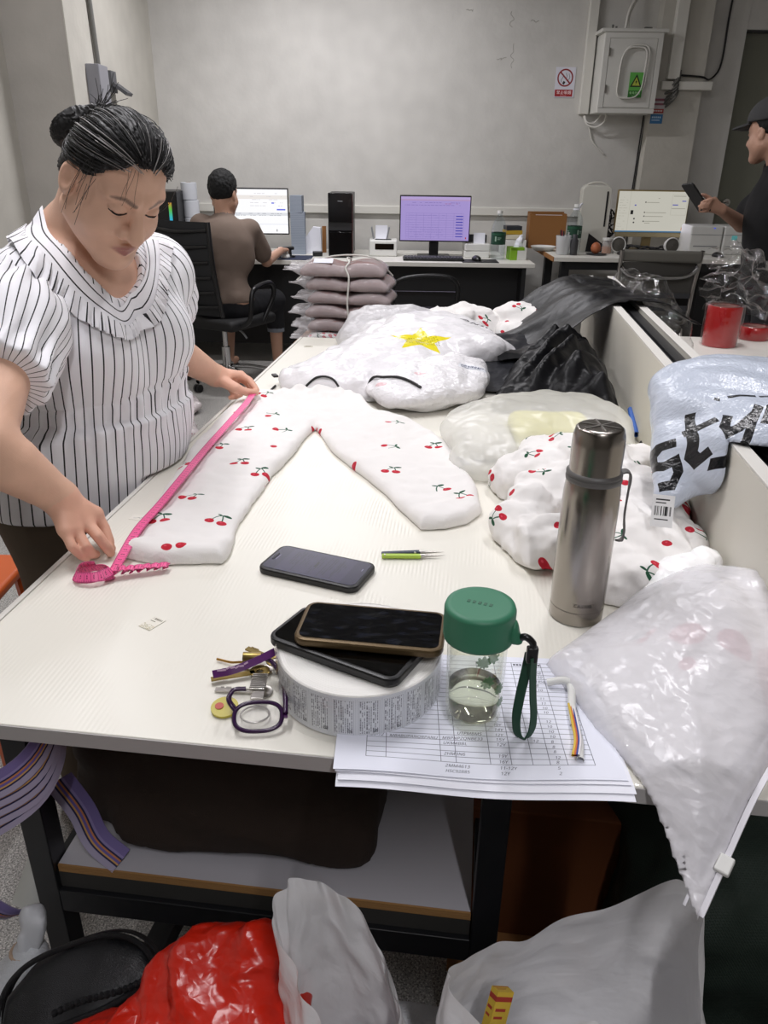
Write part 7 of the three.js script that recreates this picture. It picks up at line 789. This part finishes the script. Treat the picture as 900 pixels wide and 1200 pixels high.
// ------------------------------------------------------------------ under the table
{ const c = (u, y, w) => tw(u, y, w), inT = (x, z) => { const a = x - TO.x, b = z - TO.z; return [a * TU[0] + b * TU[1], a * TW[0] + b * TW[1]]; };
  one('cloth_pile', 'big dark brown pile of folded cloth on the lower shelf', 'cloth', nets((x, y, z) => { const [u, w] = inT(x, z); return smin(rbox(u, y, w, [0.27, 0.56, 0.66], [0.235 + 0.02 * n3(y * 9, 1, w * 3), 0.13, 0.44], 0.06), rbox(u, y, w, [0.32, 0.47, 0.62], [0.2, 0.042, 0.43], 0.03), 0.03) + 0.012 * fbm(x * 7, y * 12, z * 7, 3); }, [-0.6, 0.425, -1.95], [0.25, 0.76, -0.7], 0.013, { uv: skewUV }), mat(0x33271f, 0.9, { bumpMap: T.weave, bumpScale: 0.001 }));
  one('black_sheet', 'black plastic bag stuffed on the brown cloth under the table top', 'plastic bag', nets(plast([[c(0.17, 0.735, 0.3), [0.12, 0.04, 0.1]], [c(0.3, 0.74, 0.45), [0.12, 0.035, 0.16]], [c(0.1, 0.72, 0.23), [0.04, 0.04, 0.03]]], 0.04, 0.02, 12, 0.655, 2), [-0.56, 0.64, -1.36], [0.05, 0.788, -0.86], 0.008, { uv: skewUV }), M.blackBag);
  one('carton', 'orange brown carton under the table, right of the middle leg', 'box', bx(0.26, 0.3, 0.3, 0, 0.15, 0, 0.004), mat(0x6a3814, 0.8), [0.3, 0.1, -1.12], TA); one('carton', 'low brown carton on the floor carrying the orange one', 'box', bx(0.3, 0.098, 0.34, 0, 0.05, 0, 0.003), M.cardboard, [0.3, 0, -1.12], TA);
  one('woven_sack', 'dark green woven sack under the right end of the table', 'sack', nets((x, y, z) => max(rbox(x, y, z, [0.62, 0.24, -0.98], [0.22, 0.25, 0.25], 0.1) + 0.02 * fbm(x * 8, y * 8, z * 8, 3), 0.003 - y), [0.36, 0, -1.28], [0.9, 0.55, -0.68], 0.014, { uv: skewUV }), mat(0x1d2a22, 0.7, { bumpMap: T.woven, bumpScale: 0.001 }));
  one('woven_sack', 'dark grey woven sack on the floor at the right, in front of the green one', 'sack', nets((x, y, z) => max(rbox(x, y, z, [0.58, 0.17, -0.42], [0.2, 0.19, 0.2], 0.09) + 0.018 * fbm(x * 9, y * 9, z * 9, 3), 0.003 - y), [0.34, 0, -0.66], [0.84, 0.42, -0.18], 0.013, { uv: skewUV }), mat(0x3a3c3e, 0.7, { bumpMap: T.woven, bumpScale: 0.001 }));
}
{ // striped elastic hanging from the frame's corner
  const el = canvasTex(16, 128, (g) => { g.fillStyle = '#75689c'; g.fillRect(0, 0, 16, 128); const b = (y, h, c) => { g.fillStyle = c; g.fillRect(0, y, 16, h); }; b(0, 30, '#a39cb4'); b(30, 8, '#26264a'); b(38, 8, '#c89a5a'); b(46, 12, '#6a5ca0'); b(58, 8, '#c07a4a'); b(66, 8, '#26264a'); b(74, 12, '#8c80b0'); }, [1, 1]);
  const m = mat(0xffffff, 0.8, { map: el }), o = thing('elastic_bundle', 'bundle of purple striped elastic bands hanging at the left table leg', 'elastic bands', [-0.47, 0, -0.77]); const r = rng(15);
  for (let i = 0; i < 5; i++) { const y = 0.735 - i * 0.013, a = r() * 0.03; part(o, 'band', ribbon([[-0.1, y - 0.01 + a, 0.05], [-0.05, y - 0.03 - i * 0.004, 0.075], [0.01, y - 0.022, 0.07], [0.05, y + 0.01 - a, 0.045], [0.06, y + 0.035, 0.0], [0.03, y + 0.05, -0.05], [-0.05, y + 0.04, -0.06], [-0.11, y + 0.02, -0.02]], 0.032, 0.002, 50, [[-0.6, 0.5, 1], [-0.2, 0.4, 1], [0.3, 0.4, 1], [1, 0.3, 0.4], [1, 0.2, -0.2], [0.3, 0.3, -1], [-0.5, 0.3, -1], [-1, 0.3, -0.3]], true), m); }
  part(o, 'band', ribbon([[-0.06, 0.66, 0.07], [-0.075, 0.6, 0.075], [-0.06, 0.53, 0.07], [-0.035, 0.48, 0.06], [-0.03, 0.44, 0.03]], 0.036, 0.002, 30, [...Array(5)].map(() => [0.2, 0.1, 1])), m); part(o, 'band', ribbon([[-0.085, 0.66, 0.05], [-0.11, 0.58, 0.05], [-0.1, 0.5, 0.06], [-0.07, 0.45, 0.05]], 0.03, 0.002, 30, [...Array(4)].map(() => [-0.1, 0.1, 1])), m);
  part(o, 'band', ribbon([[0.0, 0.57, -0.09], [0.02, 0.5, -0.1], [0.04, 0.45, -0.09], [0.08, 0.43, -0.07]], 0.04, 0.002, 24, [...Array(4)].map(() => [0.3, 0.6, 1])), m);
}
one('paper_scrap', 'grey white curled sheet hanging behind the left table leg', 'paper', sheet((u, v) => [-0.6 - v * 0.055 + u * 0.09, 0.35 - v * 0.13 + 0.02 * sin(u * PI), -0.95 + 0.03 * sin(u * 2.5) + v * 0.02], 14, 12, 0.001), mat(0xc9cbc8, 0.8)); scene.children[scene.children.length - 1].position.set(0.02, 0, 0);
{ const o = thing('stool', 'orange plastic stool at the left edge behind the table', 'stool', [-1.06, 0, -1.62]); part(o, 'seat', bx(0.3, 0.03, 0.3, 0, 0.445, 0, 0.012), mat(0xc85a1e, 0.5)); for (const x of [-0.12, 0.12]) for (const z of [-0.12, 0.12]) part(o, 'leg', bar([x, 0.43, z], [x * 1.2, 0, z * 1.2], 0.03, 0.03), mat(0xc85a1e, 0.5)); }
for (const [x, z, s, l] of [[-1.31, -4.55, 0, 'pink patterned plastic pack on the floor beyond the woman, nearer the chair'], [-1.2, -4.05, 4, 'pink patterned plastic pack on the floor beyond the woman, nearest to her']]) one('plastic_pack', l, 'plastic pack', nets(plast([[[0, 0.05, 0], [0.16, 0.055, 0.14]], [[0.12, 0.04, 0.08], [0.08, 0.04, 0.08]]], 0.04, 0.02, 10, 0.002, s), [-0.22, 0, -0.2], [0.26, 0.16, 0.22], 0.01, { uv: skewUV }), mat(0xffffff, 0.25, { map: canvasTex(256, 256, (g) => { const r = rng(8); g.fillStyle = '#cfc6c6'; g.fillRect(0, 0, 256, 256); for (let i = 0; i < 60; i++) { g.fillStyle = ['#a8868a', '#8a6468', '#e4dede'][i % 3]; g.beginPath(); g.ellipse(r() * 256, r() * 256, 6 + r() * 12, 4 + r() * 8, r() * 3, 0, 7); g.fill(); } }, [0.25, 0.25]), bumpMap: T.crumple, bumpScale: 0.003 }), [x, 0, z]);
// ------------------------------------------------------------------ nearest the camera
one('woven_sack', 'large white woven sack on the floor carrying the handbag and carrier bags', 'sack', nets((x, y, z) => max(smin(rbox(x, y, z, [-0.14, 0.2, -0.36], [0.36, 0.22, 0.3], 0.1), rbox(x, y, z, [0.16, 0.21, -0.44], [0.22, 0.225, 0.22], 0.09), 0.06) + 0.02 * fbm(x * 7, y * 7, z * 7, 3), 0.003 - y), [-0.54, 0, -0.72], [0.42, 0.5, 0.0], 0.012, { uv: skewUV }), mat(0xd6d8dc, 0.5, { bumpMap: T.woven, bumpScale: 0.0009 }));
{ const o = thing('woven_sack', 'tied neck of a white woven sack sticking up left of the handbag', 'sack', [0, 0, 0]); part(o, 'sack', nets((x, y, z) => max(smin(cap(x, y, z, [-0.475, 0.41, -0.7], [-0.5, 0.3, -0.66], 0.024, 0.06), ell(x, y, z, [-0.54, 0.18, -0.58], [0.17, 0.22, 0.17]), 0.1) + 0.012 * crease(x * 14, y * 8, z * 14, 2), 0.003 - y), [-0.78, 0, -0.84], [-0.4, 0.46, -0.38], 0.008, { uv: skewUV }), mat(0xc9ccd0, 0.5, { bumpMap: T.woven, bumpScale: 0.0009 })); part(o, 'neck', nets((x, y, z) => cap(x, y, z, [-0.474, 0.42, -0.702], [-0.462, 0.468, -0.712], 0.019, 0.024) + 0.01 * ridge(x * 40, y * 6, z * 40), [-0.53, 0.39, -0.77], [-0.41, 0.51, -0.65], 0.005, { uv: skewUV }), mat(0xd0d2d6, 0.5)); part(o, 'tie', new THREE.TorusGeometry(0.02, 0.003, 6, 24).rotateX(PI / 2 - 0.2).translate(-0.475, 0.42, -0.702), mat(0xb9a08a, 0.8)); }
{ // black leather handbag
  const X = V(0.92, 0.26, -0.2).normalize(), Nn = V(0.22, 0.72, 0.62), Zn = Nn.addScaledVector(X, -Nn.dot(X)).normalize(), Y = Zn.clone().cross(X), B = new THREE.Matrix4().makeBasis(X, Y, Zn).scale(V(0.95, 0.98, 1)).setPosition(-0.346, 0.486, -0.59);
  const o = thing('handbag', 'small black leather crossbody bag with gold clasps, left of the red bag', 'handbag'); const put = (g) => g.applyMatrix4(B);
  const pd = polySdf([[-0.1, -0.1], [-0.103, 0.0], [-0.088, 0.036], [-0.05, 0.06], [0.0, 0.068], [0.05, 0.06], [0.088, 0.036], [0.103, 0.0], [0.1, -0.1]]);
  const leather = mat(0x121317, 0.4, { bumpMap: T.skinBump, bumpScale: 0.0005 }); part(o, 'body', put(nets((x, y, z) => smax(pd(x, y), abs(z) - 0.026 - 0.01 * sstep(0, 0.06, -pd(x, y)) + 0.003 * n3(x * 22, y * 22, 2), 0.024), [-0.12, -0.12, -0.05], [0.12, 0.09, 0.05], 0.0042, { uv: skewUV })), leather);
  const arc = (z, k) => { const P = []; for (let i = 0; i <= 24; i++) { const a = PI * i / 24; P.push([-0.103 * k * Math.sign(cos(a)) * Math.pow(abs(cos(a)), 0.7), -0.02 + 0.088 * k * Math.pow(sin(a), 0.7), z]); } return P; }; part(o, 'piping', put(tube(arc(0.02, 0.985), 0.0035, 60, 8)), leather); part(o, 'zip', put(ribbon(arc(0.0, 1.005), 0.012, 0.002, 50, arc(0, 1).map((p) => [p[0], p[1] + 0.03, 0]))), mat(0x1a1a1c, 0.4, { metalness: 0.4 }));
  part(o, 'strap', put(tube([[-0.098, -0.04, 0.034], [-0.07, -0.02, 0.042], [-0.02, -0.012, 0.046], [0.04, -0.01, 0.044], [0.092, -0.002, 0.034]], 0.0045, 40, 8)), leather); part(o, 'strap', put(tube([[-0.098, -0.046, 0.034], [-0.05, -0.052, 0.046], [0.02, -0.034, 0.05], [0.07, -0.018, 0.046], [0.1, -0.004, 0.034]], 0.005, 40, 8)), leather);
  const br = []; for (let i = 0; i < 16; i++) br.push(tr(new THREE.SphereGeometry(0.0042, 8, 6), -0.02 + i * 0.0072, 0.004 + 0.002 * sin(i * 0.4), 0.04)); const b = part(o, 'braided_trim', put(merge(br)), leather);
  for (const [x, y, s] of [[-0.118, -0.05, 1], [0.112, 0.004, 0.9]]) { part(o, 'ring', put(tr(new THREE.TorusGeometry(0.011 * s, 0.0022, 8, 24), x, y, 0.034, 0.5, 0.3)), M.gold); part(o, 'clasp', put(tr(merge([bx(0.022, 0.008, 0.006, 0, 0, 0, 0.002), tr(cyl(0.003, 0.003, 0.02), 0.012, 0, 0, 0, 0, PI / 2)]), x * 1.06, y - 0.012, 0.036, 0, 0, 0.5)), M.gold); }
  part(o, 'charm', put(merge([tr(new THREE.TorusGeometry(0.008, 0.0018, 8, 18), 0.118, 0.016, 0.03, 0.3, 0.8), tr(new THREE.SphereGeometry(0.005, 12, 8), 0.124, 0.006, 0.034), tr(new THREE.TorusGeometry(0.007, 0.0016, 8, 18), 0.128, 0.012, 0.03, 0.9, 0.2)])), M.gold); part(o, 'tassel_tab', put(tr(bx(0.014, 0.03, 0.006, 0, 0, 0, 0.002), 0.139, 0.006, 0.024, 0, 0, -0.2)), leather);
}
{ const f = plast([[[-0.2, 0.5, -0.47], [0.13, 0.1, 0.11]], [[-0.16, 0.565, -0.55], [0.08, 0.055, 0.05]], [[-0.135, 0.53, -0.5], [0.05, 0.085, 0.07]], [[-0.3, 0.51, -0.45], [0.09, 0.07, 0.08]], [[-0.2, 0.6, -0.57], [-0.13, 0.61, -0.57], 0.018, 0.022]], 0.05, 0.014, 11, 0.42, 6);
  one('carrier_bag', 'crumpled bright red plastic carrier bag beside the handbag', 'plastic bag', nets((x, y, z) => f(x, y, z) - 0.003 * sin((x * 0.5 + y - z * 0.3) * 130 + 6 * n3(x * 12, y * 12, z * 12)) - 0.004 * ridge(x * 12 + z * 22, y * 20, z * 8 - x * 10), [-0.44, 0.41, -0.66], [-0.02, 0.66, -0.32], 0.0052, { uv: skewUV }), mat(0xb8200f, 0.28, { bumpMap: T.crumple, bumpScale: 0.008 })); }
function openBag(rim, base, bulge, seed, m, name, label) {
  const R = new THREE.CatmullRomCurve3(rim.map((p) => V(...p)), true), Bc = new THREE.CatmullRomCurve3(base.map((p) => V(...p)), true), c = base.reduce((a, p) => [a[0] + p[0] / base.length, a[1] + p[1] / base.length, a[2] + p[2] / base.length], [0, 0, 0]);
  const f = (u, v) => { const a = R.getPoint(u), b = Bc.getPoint(u), p = a.lerp(b, v), o = V(p.x - c[0], 0, p.z - c[2]); const L = o.length(); o.normalize(); const w = sin(v * PI) * bulge + 0.009 * crease(u * 7 + seed, v * 2.5, seed, 2) * sstep(0, 0.2, v) + 0.0035 * sin(u * 60 + 4 * n3(u * 8, v * 3, seed)) * (1 - v); p.addScaledVector(o, w); return [p.x, p.y + 0.004 * n3(u * 20, v * 9, seed), p.z]; };
  const g = grid((u, v) => f(u % 1, v), 150, 46, (u, v) => [u * 0.9, v * 0.4]); return one(name, label, 'plastic bag', g, m);
}
const carrier = mat(0xf0eff0, 0.34, { side: THREE.DoubleSide, bumpMap: T.crumple, bumpScale: 0.0016, transmission: 0.14 });
openBag([[-0.1, 0.745, -0.51], [-0.09, 0.765, -0.525], [-0.072, 0.757, -0.54], [-0.045, 0.722, -0.555], [-0.016, 0.673, -0.565], [0.004, 0.625, -0.555], [0.022, 0.575, -0.52], [-0.005, 0.575, -0.47], [-0.03, 0.6, -0.455], [-0.055, 0.65, -0.465], [-0.082, 0.705, -0.488]], [[-0.075, 0.44, -0.5], [-0.06, 0.44, -0.54], [-0.01, 0.44, -0.57], [0.04, 0.44, -0.54], [0.05, 0.44, -0.5], [0.04, 0.44, -0.46], [-0.01, 0.44, -0.43], [-0.06, 0.44, -0.46]], 0.006, 3, carrier, 'carrier_bag', 'narrow white plastic carrier bag with its handle standing up, right of the red bag');
const wb = openBag([[0.072, 0.672, -0.5], [0.088, 0.664, -0.525], [0.13, 0.638, -0.56], [0.16, 0.628, -0.575], [0.221, 0.645, -0.59], [0.294, 0.673, -0.6], [0.335, 0.686, -0.605], [0.346, 0.69, -0.585], [0.335, 0.66, -0.54], [0.31, 0.6, -0.47], [0.25, 0.6, -0.42], [0.21, 0.68, -0.42], [0.187, 0.722, -0.43], [0.165, 0.7, -0.43], [0.12, 0.655, -0.45], [0.085, 0.655, -0.475]], [[0.08, 0.43, -0.5], [0.1, 0.43, -0.56], [0.18, 0.43, -0.6], [0.27, 0.43, -0.6], [0.33, 0.43, -0.56], [0.34, 0.43, -0.5], [0.31, 0.43, -0.44], [0.22, 0.43, -0.4], [0.13, 0.43, -0.43]], 0.014, 8, carrier, 'carrier_bag', 'wide open white plastic carrier bag at the bottom right, one corner raised');
one('product_box', 'small yellow and red printed packet inside the open white bag', 'packet', tr(new THREE.BoxGeometry(0.022, 0.05, 0.012), 0, 0, 0, -0.35, 0.5, -0.5), decal(64, 96, (g) => { g.fillStyle = '#d9b53a'; g.fillRect(0, 0, 64, 96); g.fillStyle = '#a83224'; g.fillRect(0, 10, 64, 10); g.fillRect(8, 34, 40, 6); g.fillRect(8, 50, 34, 5); }), [0.13, 0.563, -0.535]);

scene.traverse((o) => { if (o.isMesh) o.castShadow = o.receiveShadow = true; });
renderer.render(scene, camera);
